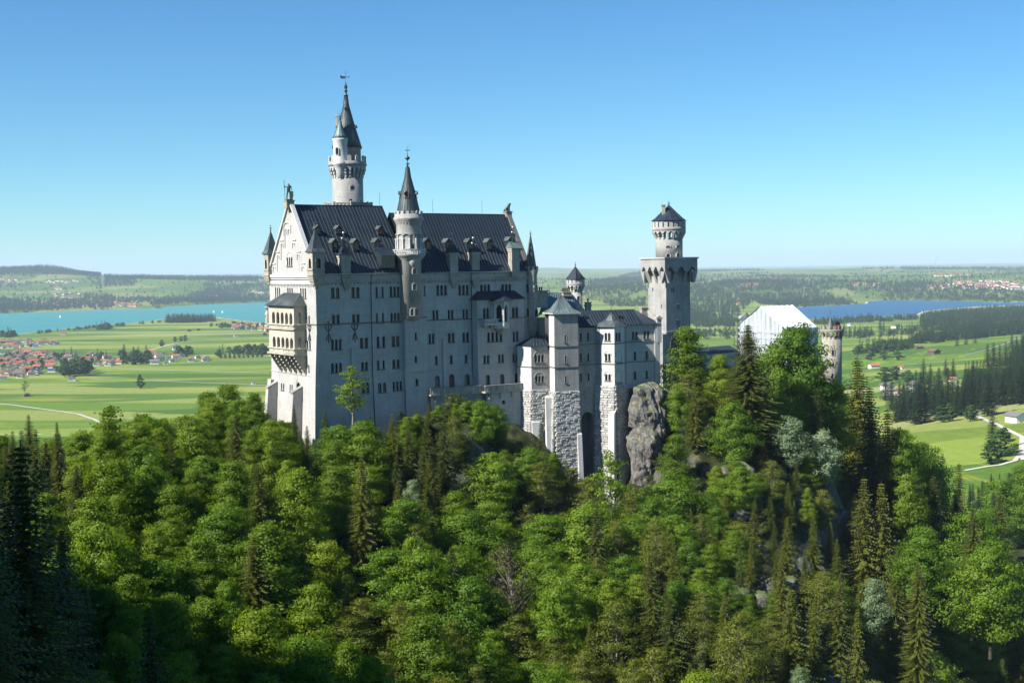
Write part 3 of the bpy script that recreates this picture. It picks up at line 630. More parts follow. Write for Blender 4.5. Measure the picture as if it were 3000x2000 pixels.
# corner buttress, two wedge buttresses on the west foot
b = MB(); zc1 = ZAT(*Z3(545, 1035), 300)
f = lambda s_, t, z: tuple(S(s_, t, z))
b.hexa([f(-1.9, 1.6, Z0), f(-1.9, -1.3, Z0), f(1.2, -1.3, Z0), f(1.2, 1.6, Z0), f(-1.0, 1.6, zc1), f(-1.0, -.75, zc1), f(.8, -.75, zc1), f(.8, 1.6, zc1)])
b.hexa([f(-.95, 1.5, zc1), f(-.95, -.7, zc1), f(.8, -.7, zc1), f(.8, 1.5, zc1), f(-.1, .6, ZS-2), f(-.1, -.12, ZS-2), f(.3, -.12, ZS-2), f(.3, .6, ZS-2)])
b.build('corner_buttress', M['lime'], PR)
for (x0, x1, yt, yb) in [(196, 232, 1000, 1190), (412, 458, 1042, 1380)]:
    a0, zt = wel.px(*Z3(x0, yt)); a1 = a0+1.5; b = MB()
    q = lambda a, z, o: tuple(Vector((*(wel.A+wel.t*a+wel.n*o).xy, z)))
    b.hexa([q(a0, Z0, 4.6), q(a1, Z0, 4.6), q(a1, Z0, 0), q(a0, Z0, 0), q(a0, zt-1.4, 2.6), q(a1, zt-1.4, 2.6), q(a1, zt, 0), q(a0, zt, 0)]); bo = b.build('buttress', M['lime'], PR)
    b = MB(); b.hexa([q(a0-.12, zt-1.4, 2.8), q(a1+.12, zt-1.4, 2.8), q(a1+.12, zt, 0), q(a0-.12, zt, 0), q(a0-.12, zt-1.1, 2.8), q(a1+.12, zt-1.1, 2.8), q(a1+.12, zt+.3, 0), q(a0-.12, zt+.3, 0)]); b.build('sloped_coping', M['grey'], bo)
b = MB(); b.hexa([f(-2.4, WW+1.6, Z0), f(-2.4, WW-1.5, Z0), f(0, WW-1.5, Z0), f(0, WW+1.6, Z0), f(-.9, WW+.6, ZB-2), f(-.9, WW-1.5, ZB-2), f(0, WW-1.5, ZB-2), f(0, WW+.6, ZB-2)]); b.build('corner_buttress', M['lime'], PR)
# --- two storey loggia on the west front
zz = lambda x, y: we.px(*ZA(x, y))
off = 3.0
lw0 = Wall(S(-off, WW), S(-off, 0), 160, 190, root=PR, m='loggia', th=.45)
aL = lw0.px(*ZA(40, 600))[0]; aR = lw0.px(*ZA(425, 600))[0]
zt1 = lw0.px(*ZA(400, 352))[1]; zf1 = lw0.px(*ZA(400, 640))[1]; zm1 = lw0.px(*ZA(400, 712))[1]; zf0 = lw0.px(*ZA(400, 1010))[1]; zb0 = lw0.px(*ZA(400, 1090))[1]; zk = lw0.px(*ZA(440, 1230))[1]; zk2 = we.px(*ZA(560, 1360))[1]
fr = Wall(S(-off, WW-aL), S(-off, WW-aR), zb0, zt1, root=PR, m='loggia', th=.45)
for row in ((430, 612), (805, 985)):
    for k in range(5):
        cx = 108+66.5*k+(row[0] > 700)*11; dy = 7*k*(1 if row[0] > 700 else .8)
        a0, z1 = fr.px(*ZA(cx-19, row[0]+dy)); a1, z0 = fr.px(*ZA(cx+25, row[1]+dy))
        fr.hole(arch_poly((a0+a1)/2, z0, z1, (a1-a0)*1.15))
        b = MB(); c = fr.W((a0+a1)/2-(a1-a0)*.86, z0, -.2); zs = z1-(a1-a0)*.55
        b.lathe(c, [(.28, z0), (.28, z0+.25), (.17, z0+.35), (.15, zs-.6), (.2, zs-.5), (.34, zs-.15), (.34, zs)], 8); b.build('column', M['white'], PR)
fr.build('loggia_front')
sd_ = Wall(S(-off, WW-aR), S(0, WW-aR), zb0, zt1, root=PR, m='loggia', th=.4)
for (y0, y1) in ((445, 630), (832, 1005)):
    a0, z1 = sd_.px(*ZA(485, y0)); a1, z0 = sd_.px(*ZA(540, y1)); sd_.hole(arch_poly((a0+a1)/2, z0, z1, min(a1-a0, 2.0)))
sd_.build('loggia_side'); Wall(S(0, WW-aL), S(-off, WW-aL), zb0, zt1, root=PR, m='loggia').build('loggia_side')
def lbox(z0, z1, ex, name, m='loggia', s1=-.02):
    b = MB(); b.hexa([f(-off-ex, WW-aL+ex, z0), f(-off-ex, WW-aR-ex, z0), f(s1, WW-aR-ex, z0), f(s1, WW-aL+ex, z0), f(-off-ex, WW-aL+ex, z1), f(-off-ex, WW-aR-ex, z1), f(s1, WW-aR-ex, z1), f(s1, WW-aL+ex, z1)]); return b.build(name, M[m], PR)
lbox(zf1-.15, zf1+.1, .35, 'balcony_ledge'); lbox(zm1-.1, zm1+.2, .4, 'balcony_ledge', 'trim'); lbox(zf0-.1, zf0+.12, .35, 'balcony_ledge'); lbox(zb0-.25, zb0+.15, .45, 'balcony_ledge', 'trim'); lbox(zt1-.2, zt1+.1, .3, 'eaves_moulding')
for k in range(5):
    b = MB(); aa = aL+(aR-aL)*(k+.08)/5; ab = aL+(aR-aL)*(k+.92)/5
    for (z0, z1) in ((zm1+.45, zf1-.4), (zb0+.4, zf0-.35)): fr.box(b, aa-aL, ab-aL, z0, z1, 0, .1)
    b.build('parapet_panel', M['loggia'], PR)
b = MB(); fr.box(b, .2, aR-aL-.2, zf1+ (zt1-zf1)*.5, zf1+(zt1-zf1)*.5+.01, -off+.2, -off+.1); b.v and b.build('rear_wall', M['trim'], PR)
for (z0, z1) in ((zf1, zt1), (zf0, zm1)):      # dark rooms behind the arcades
    b = MB(); b.face([f(-.06, WW-aR, z0), f(-.06, WW-aL, z0), f(-.06, WW-aL, z1), f(-.06, WW-aR, z1)]); b.build('inner_wall', M['trim'], PR)
for k in range(6):                              # stepped consoles under it
    aa = aL+(aR-aL)*(k+.0)/5-(.0 if k else -.35)-(.35 if k == 5 else 0); b = MB()
    for j in range(6):
        fz = j/6; fz1 = (j+1)/6; o = off*(1-fz)**.9
        we.box(b, aa-.32, aa+.32, zb0-.25+(zk2-zb0)*fz1, zb0-.25+(zk2-zb0)*fz, 0, o)
    b.build('console', M['trim'], PR)
hz = lw0.px(*ZA(480, 238))[1]; b = MB(); x = .8
Q = [f(-off-x, WW-aL+x, zt1+.1), f(-off-x, WW-aR-x, zt1+.1), f(0.1, WW-aR-x, zt1+.1), f(.1, WW-aL+x, zt1+.1), f(0.1, WW-aR+2.6, zt1+3.1), f(.1, WW-aL-2.6, zt1+3.1)]
b.face([Q[3], Q[0], Q[5]]); b.face([Q[1], Q[2], Q[4]]); b.face([Q[0], Q[1], Q[2], Q[3]][::-1]); b.face([Q[0], Q[1], Q[4], Q[5]]); lr = b.build('loggia_roof', M['spire'], PR)
b = MB(); q0, q1, q4, q5 = map(Vector, (Q[0], Q[1], Q[4], Q[5]))
for k in range(1, 12):
    t = k/12; e0 = q0.lerp(q1, t); rp = q5.lerp(q4, t); b.tube([e0+Vector((0, 0, .05)), rp+Vector((0, 0, .05))], .05, 4)
b.build('seam', M['seam'], lr)
# saint on a pedestal at the north corner of the west front
sp = we.px(*ZA(18, 470)); b = MB(); p = S(-1.0, WW-.4); b.lathe(p, [(.2, sp[1]-4.4), (.6, sp[1]-3.4), (.75, sp[1]-2.9), (.75, sp[1]-2.6)], 8); b.build('pedestal', M['loggia'], PR)
b = MB(); z_ = sp[1]-2.6; b.lathe(p, [(.42, z_), (.5, z_+.6), (.42, z_+1.6), (.5, z_+2.6), (.45, z_+3.2), (.16, z_+3.45), (.27, z_+3.7), (.27, z_+4.0), (.1, z_+4.2)], 10); b.tube([p+Vector((0, 0, z_+2.9))-E1*.3, p+Vector((0, 0, z_+2.2))-E1*.65], .12, 6); b.build('saint_figure', M['loggia'], PR)
b = MB(); b.tube([p+Vector((0, 0, z_+4.3)), p+Vector((0, 0, z_+4.45))], .75, 8); b.build('canopy', M['loggia'], PR)
# iron wall anchors
for (wl_, q) in ((so, Z3(657, 568)), (so, Z3(885, 562)), (we, Z3(496, 570))):
    a, z = wl_.px(*q); b = MB(); wl_.box(b, a-.08, a+.08, z-2.6, z+2.6, .0, .12)
    for sg in (-1, 1):
        b.tube([wl_.W(a, z+.2, .1), wl_.W(a+sg*.45, z+.5, .1), wl_.W(a+sg*.85, z+1.2, .1), wl_.W(a+sg*.75, z+1.7, .1), wl_.W(a+sg*.4, z+1.5, .1)], .11, 5)
        b.tube([wl_.W(a, z-.3, .1), wl_.W(a+sg*.3, z-.8, .1), wl_.W(a+sg*.6, z-2.0, .1)], .1, 5)
    b.build('wall_anchor', M['iron'], PR)
# --- gable corner turrets
def corner_turret(c, w_, z0, z1, z2, zb, zf, m='trim'):
    """square pinnacle: bracket zb..z0, box z0..z1, roof z1..z2, finial to zf"""
    b = MB(); quadcol(b, c, -E1, .8, .8, zb-.0, zb+(z0-zb)*.25, .8*1.4, .8*1.4); quadcol(b, c, -E1, w_*.55, w_*.55, zb+(z0-zb)*.25, zb+(z0-zb)*.5, w_*.75, w_*.75); quadcol(b, c, -E1, w_*.8, w_*.8, zb+(z0-zb)*.5, zb+(z0-zb)*.8, w_, w_); quadcol(b, c, -E1, w_*1.0, w_*1.0, zb+(z0-zb)*.8, z0-.25)
    o = b.build('corner_turret', M[m], PR)
    b = MB(); quadcol(b, c, -E1, w_*1.12, w_*1.12, z0-.25, z0); quadcol(b, c, -E1, w_*1.12, w_*1.12, z0+(z1-z0)*.2, z0+(z1-z0)*.26); quadcol(b, c, -E1, w_, w_, z0, z0+(z1-z0)*.2); b.build('ledge', M[m], o)
    n1, n2 = -E1, -E2
    for n in (-E1, -E2, E1, E2):
        t = Vector((n.y*-1, n.x, 0)); cc = Vector((c[0], c[1], 0))+n*w_/2; A = cc-t*w_/2; B = cc+t*w_/2
        W_ = Wall(A, B, z0+(z1-z0)*.26, z1, m=m, th=.25)
        if W_.n.dot(n) < 0: W_ = Wall(B, A, z0+(z1-z0)*.26, z1, m=m, th=.25)
        W_.hole(arch_poly(w_/2, z0+(z1-z0)*.3, z0+(z1-z0)*.75, w_*.42)); W_.build('panel', root=o)
        b = MB()
        for q in (-.3, .3): p_ = W_.W(w_/2+q*w_*.85, 0, -.05); b.lathe(p_, [(.12, z0+(z1-z0)*.3), (.09, z0+(z1-z0)*.36), (.09, z0+(z1-z0)*.6), (.14, z0+(z1-z0)*.66)], 6)
        b.build('column', M['white'], o)
    b = MB(); quadcol(b, c, -E1, w_*.5, w_*.5, z0+.6, z1); b.build('inner_shaft', M['glass'], o)
    b = MB(); quadcol(b, c, -E1, w_*1.15, w_*1.15, z1, z1+.2); b.build('eaves', M['trim'], o)
    b = MB(); a_r = math.atan2(-E1.y, -E1.x)+math.pi/4; b.lathe(c, [(w_*.90, z1+.2), (w_*.66, z1+(z2-z1)*.18), (w_*.30, z1+(z2-z1)*.62), (.08, z2)], 4, sm=False, a0=a_r); ro = b.build('turret_roof', M['spire'], o)
    b = MB(); finial(b, c, z2, zf-z2, .34); b.build('finial', M['bronze'], ro); return o
cSW = S(.2, .1); dd = cSW.y
corner_turret(cSW, 3.0, ZAT(*Z1(700, 960), dd), ZAT(*Z1(700, 708), dd), ZAT(*Z1(700, 430), dd), ZAT(*Z1(700, 1120), dd), ZAT(*Z1(700, 345), dd))
cNW = S(.6, WW); dd = cNW.y
corner_turret(cNW, 2.9, ZAT(*Z1(180, 962), dd), ZAT(*Z1(180, 728), dd), ZAT(*Z1(183, 455), dd), ZAT(*Z1(185, 1110), dd), ZAT(*Z1(183, 382), dd))
# octagonal turret on the south-east corner
c = S(LS+.3, .2); dd = c.y; zq = lambda y: ZAT(*Z2(1625, y), dd); r = 2.0*.5*(1700-1555)/3.92*dd/FPX/1.0
r = (1700-1555)/3.92/2*dd/FPX
b = MB(); b.lathe(c, [(.25, zq(1760)), (r*.5, zq(1680)), (r*.85, zq(1590)), (r, zq(1530)), (r*1.05, zq(1500)), (r, zq(1490)), (r, zq(1235)), (r*1.07, zq(1228)), (r*1.07, zq(1215)), (r, zq(1205)), (r, zq(1178)), (r*1.06, zq(1170)), (r, zq(1160)), (r, zq(975)), (r*1.1, zq(940)), (r*1.2, zq(915)), (r*1.2, zq(912))], 8, sm=False, a0=math.pi/8); ot = b.build('octagonal_turret', M['trim'], PR)
merlons(ot, c, r*1.15, zq(914), zq(862), 10, .3, .6, 'trim', False)
b = MB(); b.lathe(c, [(r*.95, zq(905)), (r*.88, zq(870)), (r*.5, zq(690)), (.1, zq(512))], 8, sm=False, a0=math.pi/8); ro = b.build('turret_roof', M['spire'], ot); seams_cone('seam', ro, c, [(r*.95, zq(905)), (r*.88, zq(870)), (r*.5, zq(690)), (.1, zq(512))], 8, 'bronze', math.pi/8)
b = MB(); finial(b, c, zq(515), zq(445)-zq(515), .35); b.build('finial', M['bronze'], ro)
for (x, y0, y1) in ((1590, 1068, 1165), (1592, 1345, 1440), (1682, 1075, 1165), (1684, 1350, 1440)): slot_window(ot, c, r*.94, Z2(x, 0)[0], Z2(0, y0)[1], Z2(0, y1)[1], 1.0)
# --- stair turret on the south front
tc = S(s_at(1201, 0), .25); td = tc.y; T = lambda y: ZAT(*ZB_(229, y), td) if False else ZAT(ZB2(229, y)[0], ZB2(229, y)[1], td)
ZB2 = Z(1140, 440, 4.125)
R2 = lambda x0, x1: (x1-x0)/2/4.125*td/FPX
zl = lambda y: ZAT(*Z4(420, y), td)
tw = MB(); cz = [(.8, zl(520)), (R2(108, 400)*.6, zl(500)), (R2(108, 400)*.98, zl(480)), (R2(108, 400)*.98, T(1330)), (R2(70, 440), T(1290)), (R2(50, 450), T(1265)), (R2(50, 450), T(1255)), (R2(104, 396), T(1250)), (R2(100, 398), T(905)), (R2(88, 402), T(880)), (R2(60, 424), T(840)), (R2(58, 426), T(820)), (R2(70, 410), T(812)), (R2(70, 410), T(775)), (R2(95, 385), T(775))]
tw.lathe(tc, cz, 32); tt = tw.build('stair_turret', M['tower'], PR)
# flat projection the turret rises from
a0 = so.px(*Z4(313, 700))[0]; a1 = so.px(*Z4(516, 700))[0]; zq_ = ZS
for (z0_, z1_, bt, y) in ((ZB, zl(475), 0, 0), (Z0, ZB, .06, 0)):
    po = 1.3 if bt == 0 else .75
    w1 = Wall(so.W(a0, 0, po), so.W(a1, 0, po), z0_, z1_, bt, root=PR)
    if y == 0 and bt == 0:
        w1.window(*z4(434, 608, 672, 20), n=1); w1.window(*z4(434, 822, 880, 22), n=1)
    else: w1.window(*z4(443, 1032, 1092, 30), n=1)
    w1.build('turret_base')
    w2 = Wall(so.W(a0, 0, 0), so.W(a0, 0, po), z0_, z1_, 0, root=PR); w2.build('turret_base'); Wall(so.W(a1, 0, po), so.W(a1, 0, 0), z0_, z1_, 0, root=PR).build('turret_base')
b = MB(); so.box(b, a0-.05, a1+.05, zl(475), zl(475)+.25, -.1, 1.5); b.build('string_course', M['darkstone'], PR)
b = MB(); w1.bat = 0; w1.box(b, 0, w1.L, ZB-.05, ZB+.25, -.1, .2); b.build('plinth_moulding', M['lime'], PR)
for (y0, y1) in ((885, 945), (1060, 1130)): slot_window(tt, tc, R2(108, 400)*.98, Z2(299, 0)[0], Z2(0, y0)[1], Z2(0, y1)[1], .85)
pw = so.px(*z4(428, 395, 455, 46)[0])
for dx in (-20, 20): slot_window(tt, tc, R2(108, 400)*.98, Z2(297+dx, 0)[0], Z2(0, 1345)[1], Z2(0, 1425)[1], .9)
b = MB()
slot_window(tt, tc, R2(104, 396), ZB2(294, 0)[0], T and ZB2(0, 1128)[1], ZB2(0, 1192)[1], .9)
nA = 12; rA = R2(104, 396)                     # blind arcade of the belvedere
for k in range(nA):
    a = 2*math.pi*k/nA+.13; b = MB(); p = (tc.x+(rA+.22)*math.cos(a), tc.y+(rA+.22)*math.sin(a)); b.lathe(p, [(.2, T(1195)), (.15, T(1185)), (.15, T(1100)), (.24, T(1080)), (.26, T(1068))], 8); b.build('column', M['white'], tt)
corbel_ring(tt, tc, rA-.1, rA+.35, T(1085), T(1010), nA, 'tower', 'arcade_arch', .13, .8)
corbel_ring(tt, tc, rA-.05, rA+.3, T(915), T(865), 26, 'trim', 'frieze_arch')
merlons(tt, tc, R2(70, 410), T(776), T(736), 16, .3, .62)
# octagonal balcony
rb = R2(50, 450); b = MB(); b.lathe(tc, [(rb*.8, T(1300)), (rb*1.02, T(1266)), (rb*1.02, T(1256))], 8, sm=False, a0=math.pi/8+.2); bo = b.build('balcony', M['white'], tt)
b = MB(); b.lathe(tc, [(rb*.995, T(1208)), (rb*1.03, T(1206)), (rb*1.03, T(1198)), (rb*.95, T(1198)), (rb*.95, T(1208))], 8, sm=False, a0=math.pi/8+.2, caps=False); b.build('handrail', M['white'], bo)
for k in range(48):
    a = 2*math.pi*(k+.5)/48; ai = (a-(math.pi/8+.2)) % (math.pi/4)-math.pi/8; rr = rb*.98*math.cos(math.pi/8)/math.cos(ai); p = (tc.x+rr*math.cos(a), tc.y+rr*math.sin(a)); b = MB(); q = .11
    b.box(p[0]-q, p[0]+q, p[1]-q, p[1]+q, T(1256), T(1207)); b.build('baluster', M['white'], bo)
# oriel under the balcony on the right
oc = Vector((tc.x+1.0, tc.y-2.2, 0)); b = MB(); b.lathe(oc, [(.2, T(1440)), (.6, T(1410)), (.95, T(1375)), (1.0, T(1365)), (1.15, T(1262))], 16); b.build('oriel', M['tower'], tt)
pr = [(R2(100, 380), T(776)), (R2(105, 374), T(730)), (R2(150, 325), T(510)), (R2(190, 268), T(330)), (.45, T(210)), (.3, T(200))]
b = MB(); b.lathe(tc, pr, 24); ro = b.build('spire', M['spire'], tt); seams_cone('seam', ro, tc, pr[1:], 24, 'roof')
b = MB(); finial(b, tc, T(205), T(0)-T(205)+1.2, .62); b.build('finial', M['bronze'], ro)
for a in (-math.pi/2-.08, math.pi+.15, -.2): P_ = Vector((tc.x+R2(150, 325)*1.18*math.cos(a), tc.y+R2(150, 325)*1.18*math.sin(a), T(575))); gable_dormer(ro, P_, (math.cos(a), math.sin(a), 0), 1.0, 1.0, 1.0)
# --- throne bay on the south front
bx0 = so.px(*Z4(942, 700))[0]; bo_ = 2.2
ck = so.W(bx0, 0, 0); pB = Wall(so.W(0, 0, bo_), so.W(LS, 0, bo_), ZB, ZE); bx1 = pB.px(*Z4(1001, 700))[0]; bx2 = pB.px(*Z4(1432, 700))[0]; zr0 = pB.px(*Z4(1000, 312))[1]
for (z0_, z1_, bt) in ((ZB, zr0, 0), (153, ZB, .05)):
    Wa = Wall(ck, pB.W(bx1, 0), z0_, z1_, bt, root=PR); Wa.build('throne_bay')
    Wb = Wall(pB.W(bx1, 0), pB.W(bx2, 0), z0_, z1_, bt, root=PR)
    if bt == 0:
        for (cx, y0, y1, w_) in ((412, 297, 448, 88), (829, 288, 445, 92)): Wb.window(*zc(cx, y0, y1, w_), n=2, pointed=True, gap=.18)
        Wb.window(*zc(537, 655, 783, 215), n=4, gap=.45, hood=False); Wb.window(*zc(836, 642, 775, 84), n=2, hood=True)
        for (cx, y0, y1) in ((418, 982, 1095), (627, 970, 1082), (834, 960, 1072)): Wb.window(*zc(cx, y0, y1, 84), n=2, hood=True)
        WbU = Wb
    else:
        for (cx, y0, y1) in ((439, 1262, 1408), (644, 1252, 1396), (854, 1240, 1385)): Wb.window(*zc(cx, y0, y1, 66), n=1)
    Wb.build('throne_bay'); Wall(pB.W(bx2, 0), so.W(bx2, 0, 0), z0_, z1_, 0, root=PR).build('throne_bay')
WbU.band(WbU.px(*ZC(850, 452))[1], .25, .15); WbU.band(ZB, .25, .18, m='lime', name='plinth_moulding')
# its lean-to roof
za, zb_ = zr0, zr0+2.2; b = MB(); P0 = so.W(bx0-.5, za, 0); P1 = pB.W(bx1-.3, za, .5); P2 = pB.W(bx2+.4, za, .5); P3 = so.W(bx2+.4, za, 0); Q0 = so.W(bx1+1.5, zb_, .05); Q1 = so.W(bx2-1.5, zb_, .05)
b.face([P0, P1, Q0]); b.face([P1, P2, Q1, Q0]); b.face([P2, P3, Q1]); b.face([P0, P3, P2, P1]); b.build('throne_bay_roof', M['roof'], PR)
# white oriel with balcony
oa0 = WbU.px(*ZC(520, 300))[0]; oa1 = WbU.px(*ZC(735, 300))[0]; zo0 = WbU.px(*ZC(620, 530))[1]-.6; zo1 = WbU.px(*ZC(620, 200))[1]; om = (oa0+oa1)/2-.5; hw = (oa1-oa0)/2; ow = 1.35
pts = [WbU.W(om-hw, 0, 0), WbU.W(om-hw*.95, 0, 1.0), WbU.W(om-hw*.1, 0, 2.3), WbU.W(om+hw*.75, 0, 1.6), WbU.W(om+hw, 0, 0)]
oo = MB(); oo.prism([(p.x, p.y) for p in [pts[0], pts[1], pts[2], pts[3], pts[4]]], zo0-.5, zo0, None); oriel = oo.build('oriel', M['white'], PR)
for i in range(4):
    A, B = pts[i], pts[i+1]; W_ = Wall(A, B, zo0, zo1, root=oriel, m='white', th=.2)
    if W_.L > 1.2: W_.hole(arch_poly(W_.L/2, zo0+1.1, zo1-.9, W_.L*.6, True))
    W_.build('oriel_wall'); b = MB(); b.lathe(A, [(.13, zo0), (.1, zo0+.2), (.1, zo1-.3), (.16, zo1)], 6); b.build('column', M['white'], oriel)
b = MB(); pin = [WbU.W(om-hw*.7, 0, .1), WbU.W(om-hw*.6, 0, .7), WbU.W(om-hw*.1, 0, 1.6), WbU.W(om+hw*.55, 0, 1.1), WbU.W(om+hw*.7, 0, .1)]; b.prism([(p.x, p.y) for p in pin], zo0, zo1-.2); b.build('pane', M['glass'], oriel)
b = MB(); oc = WbU.W(om, 0, .8); b.lathe(oc, [(hw*1.45, zo1), (hw*.75, zo1+1.0), (.1, zo1+2.4)], 10, sm=False); b.build('oriel_roof', M['roof'], oriel); b = MB(); finial(b, oc, zo1+2.3, 1.4, .3); b.build('finial', M['bronze'], oriel)
for j in range(3):
    b = MB(); k = 1-.27*(j+1); b.prism([(p.x*k+oc.x*(1-k), p.y*k+oc.y*(1-k)) for p in pts], zo0-.5-.5*(j+1), zo0-.5*(j+1)); b.build('stepped_console', M['trim'], oriel)
ba0 = WbU.px(*ZC(345, 460))[0]; zb1 = WbU.px(*ZC(400, 462))[1]; zb2 = WbU.px(*ZC(400, 530))[1]
b = MB(); WbU.box(b, ba0, om-hw*.5, zb2-.35, zb2, 0, 1.6); bal = b.build('balcony', M['white'], PR)
b = MB(); WbU.box(b, ba0, om-hw*.5, zb1-.18, zb1, 1.35, 1.6); WbU.box(b, ba0, ba0+.22, zb2, zb1-.18, 1.36, 1.58); WbU.box(b, ba0, ba0+.25, zb1-.17, zb1-.01, 0, 1.34); b.build('handrail', M['white'], bal)
for k in range(9):
    a = ba0+.5+k*(om-hw*.5-ba0-.6)/9; b = MB(); WbU.box(b, a, a+.2, zb2, zb1-.18, 1.4, 1.55); b.build('baluster', M['white'], bal)
for k in range(3): b = MB(); a = ba0+.3+k*2.0; WbU.box(b, a, a+.5, zb2-1.1, zb2-.35, 0, .9); b.build('console', M['trim'], bal)
# --- terrace along the foot
zt_ = ZAT(*Z4(540, 1148), 322); zt2 = ZAT(*Z4(945, 1120), 318)
def terrace(A, B, wd, z, name='terrace'):
    W_ = Wall(A, B, z-2.6, z, root=PR, m='lime'); b = MB(); W_.box(b, 0, W_.L, z-1.9, z-1.5, -wd, .25); to = b.build(name, M['trim'], PR)
    b = MB(); W_.box(b, 0, W_.L, z-.2, z, -.35, .18); b.build('handrail', M['trim'], to); b = MB(); W_.box(b, 0, W_.L, z-1.5, z-.2, -.12, .0); b.build('parapet', M['trim'], to)
    n = int(W_.L/1.5)
    for k in range(n): b = MB(); a = (k+.3)*W_.L/n; W_.box(b, a, a+.35, z-1.5, z-.2, -.2, .09); b.build('pilaster', M['lime'], to)
    n = max(1, int(W_.L/3.2))
    for k in range(n): b = MB(); a = (k+.4)*W_.L/n; W_.box(b, a, a+.5, z-3.4, z-1.9, -1.2, -.1); b.build('console', M['trim'], to)
    return W_
tA = so.W(a1, 0, 2.3); tB = so.W(bx0+1, 0, 3.4); tC = so.W(bx0+.6, 0, 5.2); tD = so.W(bx2-.6, 0, 5.0); tE = so.W(bx2+3.2, 0, 5.6)
zt = ZAT(*Z4(1200, 1095), tC.y)
terrace(tA, tB, 3, zt); w_t = terrace(tC, tD, 5, zt); terrace(tD, tE, 3, zt)
Wall(tA+Vector((0, .3, 0)), tB+Vector((0, .3, 0)), 140, zt-1.9, .02, root=PR, m='grey').build('retaining_wall')
rw = Wall(tC+Vector((.3, .9, 0)), tE+Vector((0, .9, 0)), 126, zt-1.9, .03, root=PR, m='lime'); a, z = rw.px(*Z4(1240, 1248)); rw.hole([(a-.5, z-.5), (a+.5, z-.5), (a+.5, z+.5), (a-.5, z+.5)]); rw.build('retaining_wall')
b = MB(); rw.box(b, a-.6, a+.6, z-.6, z+.6, -.6, -.5); b.build('pane', M['glass'], PR)  # dark box paints the shade inside the wall hole, no glazing there
# --- dormers and chimneys on the main roof (placed on the slope)
def slope(px, py, east): 
    zr, tr = (ZR2, TR2) if east else (ZR, TR); A = S(0, -e, ZE-.1); Bv = S(0, tr, zr); n = E1.cross(Bv-A).normalized(); return hit(px, py, A, n)
for (x, y, w_, h) in [(740, 478, 1.3, 1.1), (978, 480, 1.3, 1.1), (1456, 484, 1.3, 1.1), (936, 668, 1.6, 1.7), (1180, 668, 1.6, 1.7), (1424, 662, 1.6, 1.7)]: gable_dormer(PR, slope(*Z1(x, y), False)-E2*.5, -E2, w_, h, 2.2)
for (x, y) in [(437, 660), (665, 662), (915, 660), (1140, 660), (1380, 640)]: gable_dormer(PR, slope(*Z2(x, y), True)-E2*.5, -E2, 1.6, 1.7, 2.0)
P_ = slope(*Z1(1540, 880), False)-E2*1.0; b = MB(); g = lambda a, o, z: tuple(P_+E1*a-E2*o+Vector((0, 0, z)))
b.face([g(-1.9, 0, 0), g(-1.9, 0, 3.0), g(-1.9, -3.2, 4.6), g(-1.9, -2, 0)]); b.face([g(1.9, 0, 0), g(1.9, -2, 0), g(1.9, -3.2, 4.6), g(1.9, 0, 3.0)]); b.face([g(-2.1, .3, 3.0), g(2.1, .3, 3.0), g(2.1, -3.4, 5.0), g(-2.1, -3.4, 5.0)]); do = b.build('loading_dormer', M['roof'], PR)
b = MB(); b.face([g(-1.9, -.2, 0), g(1.9, -.2, 0), g(1.9, -.2, 3), g(-1.9, -.2, 3)]); b.build('pane', M['glass'], do)
def chimney(P, w_, zb, zt, zc, flues, zf, roof='cap', m='trim'):
    b = MB(); quadcol(b, P, -E2, w_, w_*.8, zb, zt); quadcol(b, P, -E2, w_*1.2, w_, zt-.4, zt); quadcol(b, P, -E2, w_*1.08, w_*.9, zt-.9, zt-.4); o = b.build('chimney', M[m], PR)
    b = MB()
    if roof == 'cap': b.lathe(P, [(w_*.88, zt), (w_*.6, zt+(zc-zt)*.35), (w_*.42, zc), (w_*.36, zc+.1)], 4, sm=False, a0=math.atan2(E1.y, E1.x)+math.pi/4)
    elif roof == 'gable':
        g = lambda a, o, z: tuple(Vector((P[0], P[1], z))+E1*a-E2*o); h = w_*.65
        b.face([g(-h, h, zt), g(h, h, zt), g(h, 0, zc), g(-h, 0, zc)]); b.face([g(h, -h, zt), g(-h, -h, zt), g(-h, 0, zc), g(h, 0, zc)]); b.face([g(-h, -h, zt), g(-h, h, zt), g(-h, 0, zc)]); b.face([g(h, h, zt), g(h, -h, zt), g(h, 0, zc)])
    else:
        quadcol(b, P, -E2, w_*1.25, w_, zt, zt+.5)
        for k in range(5): c_ = Vector((P[0], P[1], 0))+E1*(k-2)*w_*.27-E2*w_*.4; quadcol(b, c_, -E2, .25, .2, zt+.5, zt+1.0)
    b.build('chimney_cap', M['copper' if roof == 'gable' else 'roof'], o)
    for k in range(flues):
        c_ = Vector((P[0], P[1], 0))+E1*((k-(flues-1)/2)*.42)+E2*(.2*(k % 2)); zt_ = zf-(.0 if k == flues//2 else 1.3+.2*k); b = MB(); b.lathe(c_, [(.17, zc-.5), (.17, zt_-.5), (.27, zt_-.45), (.27, zt_), (.1, zt_+.05)], 8); b.build('flue_pipe', M['zinc'], o)
for (x, yb, yt, yc, yf, w_, ro, east) in [(1055, 890, 740, 645, 468, 2.4, 'cap', 0)]:
    P = slope(*Z1(x, yb), False); d_ = P.y; q = lambda y: ZAT(*Z1(x, y), d_); chimney(P, w_, q(yb)-2.2, q(yt), q(yc), 3, q(yf), ro)
for (x, yb, yt, yc, yf, w_, ro) in [(725, 875, 705, 620, 480, 2.3, 'cap'), (975, 850, 700, 690, 528, 2.2, 'crown'), (1433, 888, 655, 580, 405, 2.3, 'gable')]:
    P = slope(*Z2(x, yb), True); d_ = P.y; q = lambda y: ZAT(*Z2(x, y), d_); chimney(P, w_, q(yb)-2.2, q(yt), q(yc), 3, q(yf), ro)
